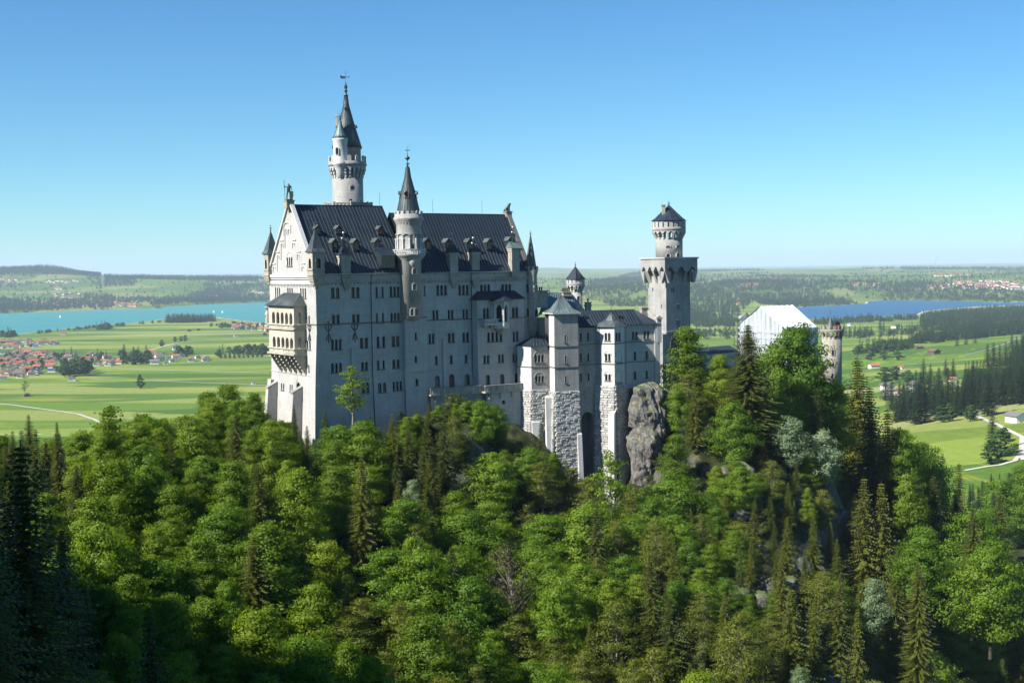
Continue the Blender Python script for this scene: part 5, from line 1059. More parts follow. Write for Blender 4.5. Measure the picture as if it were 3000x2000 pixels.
# ================================================================== knights' house with green roof, behind
KH = thing('castle_house', 'castle house with a green copper roof between palace and round turret', 'castle wing', (*at(1640, 900, 352).xy, 150))
dk = 352.0; y5k = lambda y: ZAT(*Z5(350, y), dk)
A = at(X5(205), 900, dk-6); Bk = at(X5(300), 900, dk-2); Ck = at(X5(420), 900, dk+2)
P = {k: at(*Z5(*v), d_) for k, v, d_ in (('a', (213, 330), 346), ('b', (262, 300), 344), ('c', (478, 300), 350), ('d', (268, 175), 356), ('e', (436, 176), 362), ('f', (530, 295), 362))}
n1_ = [P['a'], P['b'], P['c'], P['e'], P['d']]
b = MB(); b.face([P['a'], P['b'], P['d']]); b.face([P['b'], P['c'], P['e'], P['d']]); gr = b.build('copper_roof', M['copper'], KH)
for f in np.linspace(.05, .95, 12): b = MB(); b.tube([P['b'].lerp(P['c'], f)+Vector((0, 0, .1)), P['d'].lerp(P['e'], f)+Vector((0, 0, .1))], .06, 4); b.build('seam', M['seam'], gr)
for f in (.25, .5, .75): b = MB(); b.tube([P['a'].lerp(P['b'], f)+Vector((0, 0, .1)), P['d']+Vector((0, 0, .1))], .05, 4); b.build('seam', M['seam'], gr)
b = MB(); b.face([P['c'], P['f'], P['e']]); b.face([P['e'], P['f'], P['f']+Vector((-3, 12, 0)), P['d']+Vector((0, 8, 0))]); b.build('dark_gable', M['roof'], KH)
a_g, b_g, c_g = P['a'].copy(), P['b'].copy(), P['c'].copy()
Wk = Wall(a_g+Vector((.4, .6, 0)), b_g+Vector((.4, .8, 0)), 150, a_g.z-.2, root=KH, m='lime'); Wk.window(Z5(268, 388), Z5(282, 440), n=1) ; Wk.build(); Wk2 = Wall(b_g+Vector((.4, .8, 0)), c_g+Vector((-.4, .8, 0)), 150, b_g.z-.1, root=KH, m='lime'); Wk2.build(); Wall(c_g+Vector((-.4, .8, 0)), P['f']+Vector((-.5, 0, 0)), 150, b_g.z-.1, root=KH, m='lime').build()
Wall(at(*Z5(186, 700), 347), at(*Z5(300, 700), 350), 150, ZAT(*Z5(240, 335), 348), root=KH, m='lime').build()
b = MB(); pA, pB_ = at(*Z5(186, 470), 343), at(*Z5(235, 470), 341); b.face([pA, pB_, at(*Z5(215, 430), 346), at(*Z5(180, 395), 347)]); b.build('lean_to_roof', M['roof'], KH)
def small_chimney(root, x, y0, y1, d_, w_=1.6, pots=2):
    P = at(*Z5(x, y1), d_); z0 = ZAT(*Z5(x, y0), d_); b = MB(); quadcol(b, P, -g2, w_, w_*.9, z0, P.z); quadcol(b, P, -g2, w_*1.25, w_*1.15, P.z-.9, P.z-.5); quadcol(b, P, -g2, w_*1.3, w_*1.2, P.z, P.z+.25); c_ = b.build('chimney', M['trim'], root)
    for k in range(pots): b = MB(); q = P+g1*(k-(pots-1)/2)*.6; b.lathe(q, [(.2, P.z), (.2, P.z+1.0), (.28, P.z+1.0), (.28, P.z+1.2)], 8); b.build('chimney_pot', M['iron'], c_)
small_chimney(KH, 232, 270, 165, 345, 3.0, 2); small_chimney(KH, 400, 200, 172, 358, 2.2, 4); small_chimney(KH, 543, 300, 240, 356, 1.4, 1)
# slim round turret behind
dq = 378.0; qc = at(*Z5(462, 150), dq); qc.z = 0; y5q = lambda y: ZAT(*Z5(462, y), dq); r5 = lambda a, b_: (b_-a)/2/2.24*dq/FPX
RT = thing('slim_round_turret', 'slim round turret with dark conical roof rising behind green roof', 'tower', (qc.x, qc.y, 150))
drum(RT, qc, [(r5(418, 506), 150), (r5(418, 506), y5q(150))], 'tower', 24); corbel_ring(RT, qc, r5(420, 504), r5(401, 523), y5q(165), y5q(122), 14, 'lime', open_=.7)
b = MB(); b.lathe(qc, [(r5(401, 523), y5q(124)), (r5(401, 523), y5q(108)), (r5(411, 513), y5q(108))], 24); cr = b.build('crown', M['tower'], RT)
for k in range(14):
    a = 2*math.pi*k/14; hw = .17; R__ = r5(401, 523); b = MB(); P_ = lambda r, x: (qc.x+r*math.cos(a+x), qc.y+r*math.sin(a+x)); b.prism([P_(R__, -hw), P_(R__, hw), P_(R__-.3, hw), P_(R__-.3, -hw)], y5q(108), y5q(88)); b.build('merlon', M['lime'], cr)
b = MB(); b.lathe(qc, [(r5(412, 512), y5q(110)), (r5(412, 512), y5q(86))], 20); b.build('inner_shaft', M['glass'], cr)
pr = [(r5(396, 528), y5q(86)), (r5(416, 508), y5q(62)), (.1, y5q(2))]; b = MB(); b.lathe(qc, pr, 12, sm=False); rf = b.build('turret_roof', M['roof'], RT); seams_cone('seam', rf, qc, pr, 12); b = MB(); finial(b, qc, y5q(4), 1.6, .3); b.build('finial', M['bronze'], rf)
slot_window(RT, qc, r5(418, 506), Z5(478, 0)[0], Z5(0, 196)[1], Z5(0, 222)[1], .8)

# ================================================================== connecting building, gatehouse under wraps, gate tower
CB = thing('connecting_building', 'long low castle building with a dark roof beyond the trees', 'castle wing', (*at(2100, 1080, 405).xy, 148))
A = at(*Z8(100, 740), 398); Bc = at(*Z8(370, 735), 412); zc0 = ZAT(*Z8(240, 748), 405); zc1 = ZAT(*Z8(240, 708), 410)
w_ = Wall(A, Bc, 148, zc0, root=CB, m='lime'); w_.frieze(zc0-2.2, .9, root=CB); w_.build(); roof_panels(CB, (*(A+Vector((0, -.5, 0))).xy, zc0), (*(Bc+Vector((0, -.5, 0))).xy, zc0), (*(Bc+Vector((-2, 6, 0))).xy, zc1), (*(A+Vector((-2, 6, 0))).xy, zc1), 1.2)
dg = 445.0; ag = math.radians(50); h1 = Vector((math.sin(ag), math.cos(ag), 0)); h2 = Vector((-math.cos(ag), math.sin(ag), 0)); OG = at(*Z8(676, 590), dg-8); OG.z = 0
def Gq(s, t): return OG+h1*s+h2*t
Wg = ((at(*Z8(366, 560), dg-8+14)).xy-OG.xy).length; LG = 16.4
GH = thing('wrapped_gatehouse', 'gatehouse hidden under white scaffold sheeting with a pitched tarpaulin roof', 'scaffolded building', (*Gq(7, 9).xy, 146))
zge = ZAT(*Z8(680, 588), dg-8); zgr = ZAT(*Z8(512, 441), dg); Wg = 20.2
def cloth(name, c, tr=.12, bands=True):
    m = mat(name, c, .55); q = NT(m); P = q.n('NewGeometry').outputs['Position']; q.b.inputs['Transmission Weight'].default_value = 0
    n = q.noise(q.mapping(P, (.9, .9, .25)), 1.2, 4); q.l(q.mix(1, (*c, 1), q.ramp(n, [(.3, .86), (.7, 1.05)]), 'MULTIPLY'), q.b.inputs['Base Color']); q.bump(n, .8, .4)
    return m
M['tarp'] = cloth('white_tarpaulin', (.82, .83, .83)); M['sheet'] = cloth('scaffold_sheeting', (.42, .45, .47)); M['plank'] = mat('scaffold_plank', (.42, .26, .11), .8); M['pole'] = mat('scaffold_pole', (.35, .36, .37), .4, Metallic=.7)
nb = 6
for k in range(nb):      # roof bays between the ribs
    for sg in (0, 1):
        f0, f1 = k/nb, (k+1)/nb; t_e = 0-.4 if sg == 0 else Wg+.4; b = MB(); NS = 4
        for i in range(NS):
            a0, a1 = i/NS, (i+1)/NS; sag = lambda f: -.10*math.sin(math.pi*f)
            for (u0, u1) in ((f0, (f0+f1)/2), ((f0+f1)/2, f1)):
                pt = lambda u, a: (*Gq(-1.5+(LG+1.5)*u, t_e*(1-a)+Wg/2*a).xy, zge+(zgr-zge)*a-(.18 if abs(u-(f0+f1)/2) < 1e-6 else 0))
                q = [pt(u0, a0), pt(u1, a0), pt(u1, a1), pt(u0, a1)]; b.face(q if sg == 0 else q[::-1])
        b.build('tarpaulin_bay', M['tarp'], GH)
for k in range(nb+1):
    b = MB(); f = k/nb; b.tube([(*Gq(LG*f, -.4).xy, zge+.05), (*Gq(LG*f, Wg/2).xy, zgr+.08), (*Gq(LG*f, Wg+.4).xy, zge+.05)], .09, 5); b.build('roof_rib', M['tarp'], GH)
nv = 10; rz = [150+2.1*k for k in range(int((zge-150)/2.1)+1)]
for k in range(nv):      # sheeting on the gable side in vertical strips
    f0, f1 = k/nv, (k+1)/nv; b = MB(); tt_ = lambda f: -1.3+(Wg+1.3)*f; top = lambda f: zge+(zgr-zge)*(1-abs(2*f-1)); n_ = 5
    for i in range(n_):
        u0, u1 = f0+(f1-f0)*i/n_, f0+(f1-f0)*(i+1)/n_; o = lambda u: -.25*abs(math.sin((u-f0)/(f1-f0)*math.pi))-.25*math.sin(u*17)-1.2
        b.face([(*Gq(o(u1), tt_(u1)).xy, 148), (*Gq(o(u0), tt_(u0)).xy, 148), (*Gq(o(u0)*.95, tt_(u0)).xy, top(u0)), (*Gq(o(u1)*.95, tt_(u1)).xy, top(u1))])
    b.build('sheeting_strip', M['sheet'], GH)
for k in range(9):
    f0, f1 = k/9, (k+1)/9; b = MB(); n_ = 4
    for i in range(n_):
        u0, u1 = f0+(f1-f0)*i/n_-(.1 if k == 0 and i == 0 else 0), f0+(f1-f0)*(i+1)/n_; o = lambda u: -1.0-.3*abs(math.sin((u-f0)*9*math.pi))
        b.face([(*Gq(LG*u0, o(u0)).xy, 148), (*Gq(LG*u1, o(u1)).xy, 148), (*Gq(LG*u1, o(u1)).xy, zge), (*Gq(LG*u0, o(u0)).xy, zge)])
    b.build('sheeting_strip', M['tarp'] if k % 3 == 1 else M['sheet'], GH)
for z in rz[::1]:
    b = MB(); b.tube([(*Gq(-1.62, 0).xy, z), (*Gq(-1.62, Wg).xy, z)], .06, 4); b.build('scaffold_pole', M['pole'], GH)
    if int(z) % 2: b = MB(); A = Gq(-1.7, 0); Bq = Gq(-1.7, Wg*R_.uniform(.4, 1)); b.tube([(*A.xy, z-.5), (*Bq.xy, z-.5)], .09, 4); b.build('plank', M['plank'], GH)
    b = MB(); b.tube([(*Gq(0, -1.45).xy, z), (*Gq(LG, -1.45).xy, z)], .05, 4); b.build('scaffold_pole', M['pole'], GH)
for k in range(12): b = MB(); b.tube([(*Gq(-1.65, Wg*k/11).xy, 148), (*Gq(-1.65, Wg*k/11).xy, zge+(zgr-zge)*(1-abs(2*k/11-1)))], .05, 4); b.build('scaffold_pole', M['pole'], GH)
# stair scaffold at its west corner
for i in range(2):
    for j in range(2):
        b = MB(); P = at(Z8(338+22*i, 0)[0], 1000, 450+2*j); b.tube([(*P.xy, 150), (*P.xy, ZAT(*Z8(345, 520), 450))], .09, 5); b.build('scaffold_pole', M['iron'], GH)
for k in range(11):
    z = 152+k*2.0
    if z > ZAT(*Z8(345, 522), 450): break
    P = at(Z8(336, 0)[0], 1000, 451); P2 = at(Z8(362, 0)[0], 1000, 451); b = MB(); b.hexa([(P.x, P.y-1, z), (P2.x, P2.y-1, z), (P2.x, P2.y+1, z), (P.x, P.y+1, z), (P.x, P.y-1, z+.12), (P2.x, P2.y-1, z+.12), (P2.x, P2.y+1, z+.12), (P.x, P.y+1, z+.12)]); b.build('landing', M['pole'], GH)
# small turret roof peeping out
P = at(*Z8(420, 520), 465); y8 = lambda y, d=465: ZAT(*Z8(420, y), d); T3 = thing('small_gate_turret', 'small grey cone roof peeping over the white sheeting', 'turret', (P.x, P.y, 150)); b = MB(); b.lathe(P, [(2.2, 150), (2.2, y8(530))], 16); b.build('drum', M['tower'], T3); b = MB(); b.lathe(P, [(2.5, y8(532)), (1.9, y8(522)), (.1, y8(482))], 12, sm=False); b.build('turret_roof', M['spire'], T3)
# gate tower
dt = 430.0; gc = at(*Z8(979, 700), dt); gc.z = 0; y8g = lambda y: ZAT(*Z8(979, y), dt); r8 = lambda a, b_: (b_-a)/2/2.24*dt/FPX
GT = thing('round_gate_tower', 'round ochre stone gate tower with battlements and small cone roof', 'tower', (gc.x, gc.y, 146))
rg = r8(914, 1043); b = MB(); b.lathe(gc, [(rg*1.0, 146), (rg, y8g(640))], 32); b.build('drum', M['gate'], GT); rg2 = r8(903, 1054)
corbel_ring(GT, gc, rg-.05, rg2, y8g(652), y8g(604), 16, 'gate', open_=.66)
b = MB(); b.lathe(gc, [(rg2, y8g(606)), (rg2, y8g(592)), (rg2-.4, y8g(592))], 32); pt_ = b.build('parapet', M['gate'], GT); merlons(pt_, gc, rg2, y8g(594), y8g(569), 12, .4, .55, 'gate', False)
b = MB(); P = at(*Z8(970, 580), dt); pr = [(r8(944, 996), y8g(585)), (.05, y8g(506))]; b.lathe(P, [(r8(944, 996), y8g(600)), (r8(944, 996), y8g(583))], 14); b.lathe(P, [(r8(942, 998), y8g(583)), (.05, y8g(506))], 14, sm=False); rf = b.build('turret_roof', M['spire'], GT); b = MB(); b.tube([(*P.xy, y8g(508)), (*P.xy, y8g(462))], .05, 4); b.build('lightning_rod', M['iron'], rf)
b = MB(); P2 = at(*Z8(1013, 560), dt-1); quadcol(b, P2, (0, -1, 0), 1.7, 1.7, y8g(598), y8g(552)); b.build('roof_hut', M['wood'], GT); b = MB(); quadcol(b, P2, (0, -1, 0), 2.2, 2.2, y8g(553), y8g(536), .2, 2.2); b.build('hut_roof', M['roof'], GT)
for x, y0, y1 in ((970, 728, 762), (972, 815, 832), (968, 880, 910)): slot_window(GT, gc, rg, Z8(x, 0)[0], Z8(0, y0)[1], Z8(0, y1)[1], .8, arch=False)

# ================================================================== statues on the gables
def skin(name, verts, edges, radii, m, parent=None, sub=1, root=0):
    me = bpy.data.meshes.new(name); me.from_pydata([tuple(v) for v in verts], edges, []); o = bpy.data.objects.new(name, me); COL.objects.link(o)
    md = o.modifiers.new('s', 'SKIN')
    if not me.skin_vertices: bm = bmesh.new(); bm.from_mesh(me); bm.verts.layers.skin.verify(); bm.to_mesh(me); bm.free()
    for i, r in enumerate(radii):
        sv = me.skin_vertices[0].data[i]; sv.radius = (r, r) if not isinstance(r, tuple) else r; sv.use_root = (i == root)
    md.use_smooth_shade = True; sb = o.modifiers.new('d', 'SUBSURF'); sb.levels = sb.render_levels = sub
    me.materials.append(m)
    if parent: o.parent = parent
    return o
kp = S(-.25, TR, ZR+1.0); b = MB(); quadcol(b, kp, -E1, 1.9, 1.9, ZR-.8, ZR+.9); quadcol(b, kp, -E1, 2.2, 2.2, ZR+.9, ZR+1.15); b.build('statue_pedestal', M['trim'], PR)
KN = thing('knight_statue', 'green bronze knight statue with spear and shield on the gable top', 'statue', (kp.x, kp.y, ZR+1.15)); k_ = 4.3/1.8
hv = [(0, 0, .98), (0, 0, 1.2), (0, 0, 1.42), (0, 0, 1.52), (0, 0, 1.68), (.1, 0, .92), (.13, -.03, .5), (.14, 0, .08), (-.1, 0, .92), (-.16, -.05, .5), (-.2, .05, .08), (.2, 0, 1.4), (.3, -.05, 1.15), (.32, -.15, .95), (-.2, 0, 1.4), (-.38, -.05, 1.25), (-.42, -.12, 1.5), (.14, -.12, .05), (-.2, -.08, .05)]
skin('body', [(x*k_, y*k_, z*k_) for x, y, z in hv], [(0, 1), (1, 2), (2, 3), (3, 4), (0, 5), (5, 6), (6, 7), (0, 8), (8, 9), (9, 10), (2, 11), (11, 12), (12, 13), (2, 14), (14, 15), (15, 16), (7, 17), (10, 18)], [r*k_ for r in (.15, .15, .17, .07, .12, .1, .075, .055, .1, .075, .055, .07, .055, .045, .07, .055, .045, .04, .04)], M['bronze'], KN)
b = MB(); o_ = Vector((kp.x, kp.y, ZR+1.15)); b.tube([o_+Vector((-.85, -.25, 0)), o_+Vector((-.98, -.25, 4.3)), o_+Vector((-1.0, -.25, 4.35)), o_+Vector((-1.02, -.25, 4.9))], [.05, .05, .12, .01], 6); b.build('spear', M['bronze'], KN)
b = MB(); b.prism([(o_.x+.3, o_.y-.4), (o_.x+1.15, o_.y-.35), (o_.x+1.15, o_.y-.2), (o_.x+.3, o_.y-.25)], o_.z+.7, o_.z+2.1); b.prism([(o_.x+.45, o_.y-.4), (o_.x+1.0, o_.y-.36), (o_.x+1.0, o_.y-.2), (o_.x+.45, o_.y-.25)], o_.z+.2, o_.z+.7); b.build('shield', M['bronze'], KN)
b = MB(); quadcol(b, o_, -E1, 1.5, 1.5, o_.z, o_.z+.22); b.build('base', M['bronze'], KN)
lp = S(LS-.2, TR2); b = MB(); quadcol(b, lp, -E1, 1.7, 1.7, ZR2-.6, ZR2+.6); quadcol(b, lp, -E1, 2.0, 2.0, ZR2+.6, ZR2+.85); b.build('statue_pedestal', M['trim'], PR)
LN = thing('lion_statue', 'bronze lion sitting on the pedestal of the east gable', 'statue', (lp.x, lp.y, ZR2+.85)); k_ = 1.35
lv = [(-.45, 0, .35), (-.1, 0, .75), (.25, 0, 1.15), (.45, 0, 1.5), (.75, 0, 1.5), (.35, .2, .7), (.45, .2, .08), (.35, -.2, .7), (.45, -.2, .08), (-.35, .28, .3), (.0, .3, .08), (-.35, -.28, .3), (.0, -.3, .08), (-.8, 0, .12)]
skin('body', [(x*k_, y*k_, z*k_) for x, y, z in lv], [(0, 1), (1, 2), (2, 3), (3, 4), (2, 5), (5, 6), (2, 7), (7, 8), (0, 9), (9, 10), (0, 11), (11, 12), (0, 13)], [r*k_ for r in (.3, .27, .33, .27, .12, .12, .09, .12, .09, .2, .09, .2, .09, .05)], M['bronze'], LN)
b = MB(); quadcol(b, lp, -E1, 1.5, 1.5, ZR2+.85, ZR2+.97); b.build('base', M['bronze'], LN)
# ================================================================== vegetation
def leaf_mat(name, cols, trans=.42, hue=.5, rough=.55):
    m = bpy.data.materials.new(name); m.use_nodes = True; q = NT(m); b = q.b; q.t.nodes.remove
    at_ = q.n('Attribute'); at_.attribute_name = 'tint'; oi = q.n('ObjectInfo').outputs['Random']
    f = q.math('ADD', q.math('MULTIPLY', at_.outputs['Fac'], .45), q.math('MULTIPLY', oi, .55))
    c = q.ramp(f, [(i/(len(cols)-1), c_) for i, c_ in enumerate(cols)])
    q.l(c, b.inputs['Base Color']); b.inputs['Roughness'].default_value = rough; b.inputs['Specular IOR Level'].default_value = .25
    tr = q.n('BsdfTranslucent'); q.l(q.mix(1, c, (1.5, 1.5, .5), 'MULTIPLY'), tr.inputs[0]); mx = q.n('MixShader'); mx.inputs[0].default_value = trans
    q.l(b.outputs[0], mx.inputs[1]); q.l(tr.outputs[0], mx.inputs[2]); q.l(mx.outputs[0], q.t.nodes['Material Output'].inputs[0]); return m
LM = {'beech': leaf_mat('spring_beech_leaves', [(.070, .125, .007), (.105, .175, .009), (.155, .225, .012), (.21, .265, .018)]),
      'maple': leaf_mat('maple_leaves', [(.056, .12, .008), (.088, .17, .010), (.13, .215, .013), (.18, .25, .018)]),
      'olive': leaf_mat('young_ash_leaves', [(.075, .10, .013), (.105, .135, .016), (.14, .165, .02), (.17, .185, .028)]),
      'silver': leaf_mat('whitebeam_leaves', [(.10, .16, .07), (.16, .23, .12), (.23, .30, .18), (.33, .40, .27)]),
      'brown': leaf_mat('budding_twigs', [(.045, .038, .022), (.06, .05, .028), (.075, .065, .03), (.07, .08, .03)], .15),
      'spruce': leaf_mat('spruce_needles', [(.035, .052, .008), (.060, .080, .010), (.090, .108, .012), (.125, .13, .016)], .12),
      'darkspruce': leaf_mat('far_spruce_needles', [(.010, .026, .010), (.016, .036, .012), (.024, .048, .014), (.036, .060, .018)], .1),
      'valley': leaf_mat('valley_leaves', [(.016, .045, .010), (.026, .062, .012), (.040, .085, .016), (.06, .11, .02)], .2),
      'bush': leaf_mat('shrub_leaves', [(.035, .06, .015), (.055, .085, .02), (.09, .115, .03), (.13, .13, .045)])}
M['bark'] = mat('tree_bark', (.055, .045, .035), .95); M['palebark'] = mat('pale_bark', (.22, .20, .17), .9)
def tubes_np(paths, n=4):
    V_, F_ = [], []; o = 0
    for pts, rad in paths:
        pts = np.asarray(pts, float); k = len(pts); d = np.gradient(pts, axis=0); d /= np.linalg.norm(d, axis=1)[:, None]+1e-9
        ref = np.where(np.abs(d[:, 2:3]) < .9, [[0, 0, 1.]], [[1., 0, 0]]); a = np.cross(d, ref); a /= np.linalg.norm(a, axis=1)[:, None]+1e-9; b = np.cross(d, a)
        t = np.arange(n)*2*math.pi/n; ring = pts[:, None]+(a[:, None]*np.cos(t)[None, :, None]+b[:, None]*np.sin(t)[None, :, None])*np.asarray(rad)[:, None, None]
        V_.append(ring.reshape(-1, 3)); i = np.arange(k*n).reshape(k, n)+o; j = np.roll(i, -1, 1); F_.append(np.stack([i[:-1], j[:-1], j[1:], i[1:]], -1).reshape(-1, 4)); o += k*n
    return np.concatenate(V_), np.concatenate(F_)
def quads_np(P, A, B):
    """leaf-like rhombs centred at P with half axes A, B"""
    v = np.stack([P-A, P-B*.9+A*.1, P+A, P+B*.9+A*.1], 1); return v.reshape(-1, 3), np.arange(len(P)*4).reshape(-1, 4)
def unit(a): return a/(np.linalg.norm(a, axis=1)[:, None]+1e-9)
def broadleaf(seed, h=16., w=9., nl=46, leaves=190, size=.34, flat=.5, shape='round', trunk_frac=.22, gap=.0, up=.15, lr=.085):
    """trunk+limbs mesh and crown of leaf-sized faces gathered in sprays at the limb ends"""
    r = np.random.RandomState(seed); paths = []; lean = r.normal(0, .03, 2)
    def env(f): 
        if shape == 'round': return math.sin(math.pi*min(1, max(0, f))**.75)**.65
        if shape == 'cone': return (1-f)**.62*min(1, f*6+.35)
        return (math.sin(math.pi*f**.6))**.55
    tz = np.linspace(-1.5, h*.93, 7); tp = np.stack([lean[0]*tz+.25*np.sin(tz*.35+seed), lean[1]*tz+.25*np.cos(tz*.3+seed), tz], 1); paths.append((tp, np.linspace(h*.018+.05, .03, 7)))
    P, N, Tn = [], [], []; bz = h*trunk_frac
    for i in range(nl):
        f = min(.995, max(.02, ((i+.5)/nl)**.85+r.uniform(-.09, .09))); z = bz+(h-bz)*f*.97; a = i*2.39996+r.uniform(-.8, .8); rr = w/2*env(f)*r.uniform(.35, 1.0)*(1+.22*math.sin(2*a+seed)+.12*math.sin(3*a+5*f+seed*2))
        if i > nl-3: rr *= .3
        c = np.array([math.cos(a)*rr+lean[0]*z, math.sin(a)*rr+lean[1]*z, z]); R = (w*lr+.3)*r.uniform(.7, 1.45)*(1.15-.4*f)
        if gap and r.rand() < gap: continue
        st = np.array([lean[0]*z*.8, lean[1]*z*.8, max(bz*.7, z-rr*.75-1)]); md = (st+c)/2+np.array([0, 0, rr*.06]); paths.append((np.stack([st, md, c]), [.035+.009*rr, .028, .01]))
        n = int(leaves*r.uniform(.6, 1.4)*(R/(w*lr+.3))**2); d = unit(r.normal(size=(n, 3))); d[:, 2] = d[:, 2]*.85+.15
        rad = R*1.15*(r.rand(n)**.55)[:, None]; out = np.array([math.cos(a), math.sin(a), 0.])
        p = c+d*rad*np.array([1.15, 1.15, flat])+out*(d@out)[:, None]*R*.75+np.array([0, 0, 1.])*((d@out)[:, None]*R*r.uniform(-.25, .55)); 
        nn = unit(d*.75+np.array([0, 0, up])+out*.45+r.normal(size=(n, 3))*.34); P.append(p); N.append(nn); Tn.append(np.clip(r.rand(n)*.6+.4*r.rand(), 0, 1))
    P = np.concatenate(P); N = np.concatenate(N); T = np.concatenate(Tn); A = unit(np.cross(N, r.normal(size=N.shape))); B = np.cross(N, A); s = size*r.uniform(.55, 1.25, len(P))[:, None]
    lv, lf = quads_np(P, A*s*.62, B*s*.5); tv, tf = tubes_np(paths, 5); return (tv, tf), (lv, lf, T)
def conifer(seed, h=24., w=8., whorl=.62, nb=8, seg=7, size=.5, droop=.42, bare=.06, dens=1.0):
    r = np.random.RandomState(seed); paths = [(np.array([[0, 0, -2.], [0, 0, h*.3], [.05, 0, h*.7], [0, .03, h]]), [h*.014+.06, h*.010+.04, .09, .02])]
    P, A, B, T = [], [], [], []; z = h*bare
    while z < h-.35:
        f = z/h; L = w/2*((1-f)**.72)*r.uniform(.82, 1.12)+.15; n = max(4, int(nb*(.65+.5*(1-f)))); a0 = r.uniform(0, 6.3)
        for i in range(n):
            a = a0+2*math.pi*i/n+r.uniform(-.25, .25); l = L*r.uniform(.55, 1.2); d = np.array([math.cos(a), math.sin(a), 0]); sd = np.array([-d[1], d[0], 0]); k = max(2, int(seg*(l/(w/2))*dens)+1)
            t = (np.arange(k)+.6)/k; px_ = d*l*t[:, None]; pz = z+.12*l*t-droop*l*t**1.6+.18*l*t**3; tone = r.rand()
            if l > 1.2: paths.append((np.array([[0, 0, z], [*(d*l*.5)[:2], z-droop*l*.2], [*(d*l*.95)[:2], z-droop*l*.6]]), [.05, .03, .01]))
            s = size*(1.15-.55*t)*(0.7+.5*(1-f))
            for q in (-1, 1):
                c = px_.copy(); c[:, 2] = pz; c += sd*q*(s*.62)[:, None]*r.uniform(.6, 1.1, k)[:, None]; c[:, 2] -= .16*s+r.rand(k)*.1
                ax = sd*q*.8+d*.75+np.array([0, 0, -.38]); ax = ax/np.linalg.norm(ax); bx = np.cross(ax, [0, 0, 1.]); P.append(c); A.append(ax*(s*.95)[:, None]); B.append((bx*.42+np.array([0, 0, .12])*r.choice([-1, 1]))*s[:, None]); T.append(np.clip(tone*.6+.4*r.rand(k), 0, 1))
            c = px_.copy(); c[:, 2] = pz-.28*s; P.append(c); A.append((d*.6+np.array([0, 0, -.3]))*(s*.8)[:, None]); B.append(np.array([0, 0, 1.])*(s*.5)[:, None]+sd*.1); T.append(np.clip(tone*.4+.25*r.rand(k), 0, 1))
        z += whorl*(1.15-.45*f)*r.uniform(.8, 1.2)
    P, A, B, T = map(np.concatenate, (P, A, B, T)); lv, lf = quads_np(P, A, B); tv, tf = tubes_np(paths, 5); return (tv, tf), (lv, lf, T)
KIND = {}
def kind(name, gen, n, leaf, cat='tree', bark='bark', **kw):
    out = []
    for i in range(n):
        k = dict(kw); h0 = k.get('h', 16.); (tv, tf), (lv, lf, T) = gen(seed=hash_(name)+i*17, **k)
        out.append((mesh_np('trunk', tv, tf, M[bark], smooth=True, link=False), mesh_np('crown', lv, lf, LM[leaf], tint=T, link=False), h0, k.get('w', 9.)))
    KIND[name] = out
def hash_(s): return sum(ord(c)*(i+3) for i, c in enumerate(s)) % 9999
kind('beech', broadleaf, 6, 'beech', h=17., w=11., nl=150, leaves=165, size=.29, flat=.68, shape='cone', trunk_frac=.12)
kind('maple', broadleaf, 4, 'maple', h=16., w=11., nl=120, leaves=170, size=.31, flat=.8, trunk_frac=.15)
kind('olive', broadleaf, 3, 'olive', h=16., w=9., nl=120, leaves=85, size=.27, flat=.6, trunk_frac=.15, gap=.1, bark='palebark')
kind('silver', broadleaf, 2, 'silver', h=10., w=5.5, nl=60, leaves=110, size=.26, flat=.9, trunk_frac=.1, lr=.10)
kind('brown', broadleaf, 2, 'brown', h=14., w=8., nl=70, leaves=34, size=.26, flat=.6, trunk_frac=.2, bark='palebark')
kind('young', broadleaf, 2, 'beech', h=15., w=7., nl=44, leaves=55, size=.34, flat=.5, trunk_frac=.35, bark='palebark')
kind('spruce', conifer, 5, 'spruce', h=25., w=9.6, whorl=.46, nb=10, seg=9, size=.44)
kind('nearspruce', conifer, 2, 'spruce', h=36., w=15., whorl=.36, nb=12, seg=20, size=.27)
kind('bigspruce', conifer, 1, 'spruce', h=32., w=15., whorl=.42, nb=13, seg=17, size=.46)
kind('darkspruce', conifer, 3, 'darkspruce', h=25., w=8.5, size=.62, whorl=.8, seg=6)
kind('valleytree', broadleaf, 3, 'valley', h=14., w=11., nl=34, leaves=70, size=.8, flat=.8, trunk_frac=.1)
kind('bush', broadleaf, 3, 'bush', h=3.2, w=4.2, nl=16, leaves=80, size=.24, flat=.8, trunk_frac=.05)
NAMES = {'beech': 'beech_tree', 'maple': 'maple_tree', 'olive': 'ash_tree', 'silver': 'whitebeam_tree', 'brown': 'budding_tree', 'young': 'young_tree', 'spruce': 'spruce_tree', 'darkspruce': 'spruce_tree', 'nearspruce': 'spruce_tree', 'bigspruce': 'spruce_tree', 'valleytree': 'broadleaf_tree', 'bush': 'shrub'}
placed = []     # (x, y, r)
def plant(kd, x, y, h, label, group=None, wf=1.0, z=None, lean=0, var=None):
    v = KIND[kd]; tm, cm, h0, w0 = v[R_.randrange(len(v)) if var is None else var]; z = Hs(x, y) if z is None else z
    o = thing(NAMES[kd], label, 'tree' if kd != 'bush' else 'shrub', (x, y, z), group); s = h/h0
    o.scale = (s*wf, s*wf, s); o.rotation_euler = (lean*R_.uniform(-1, 1), lean*R_.uniform(-1, 1), R_.uniform(0, 6.283))
    for nm, me in (('trunk', tm), ('crown', cm)):
        c = bpy.data.objects.new(nm, me); COL.objects.link(c); c.parent = o
    placed.append((x, y, w0/2*s*wf)); return o
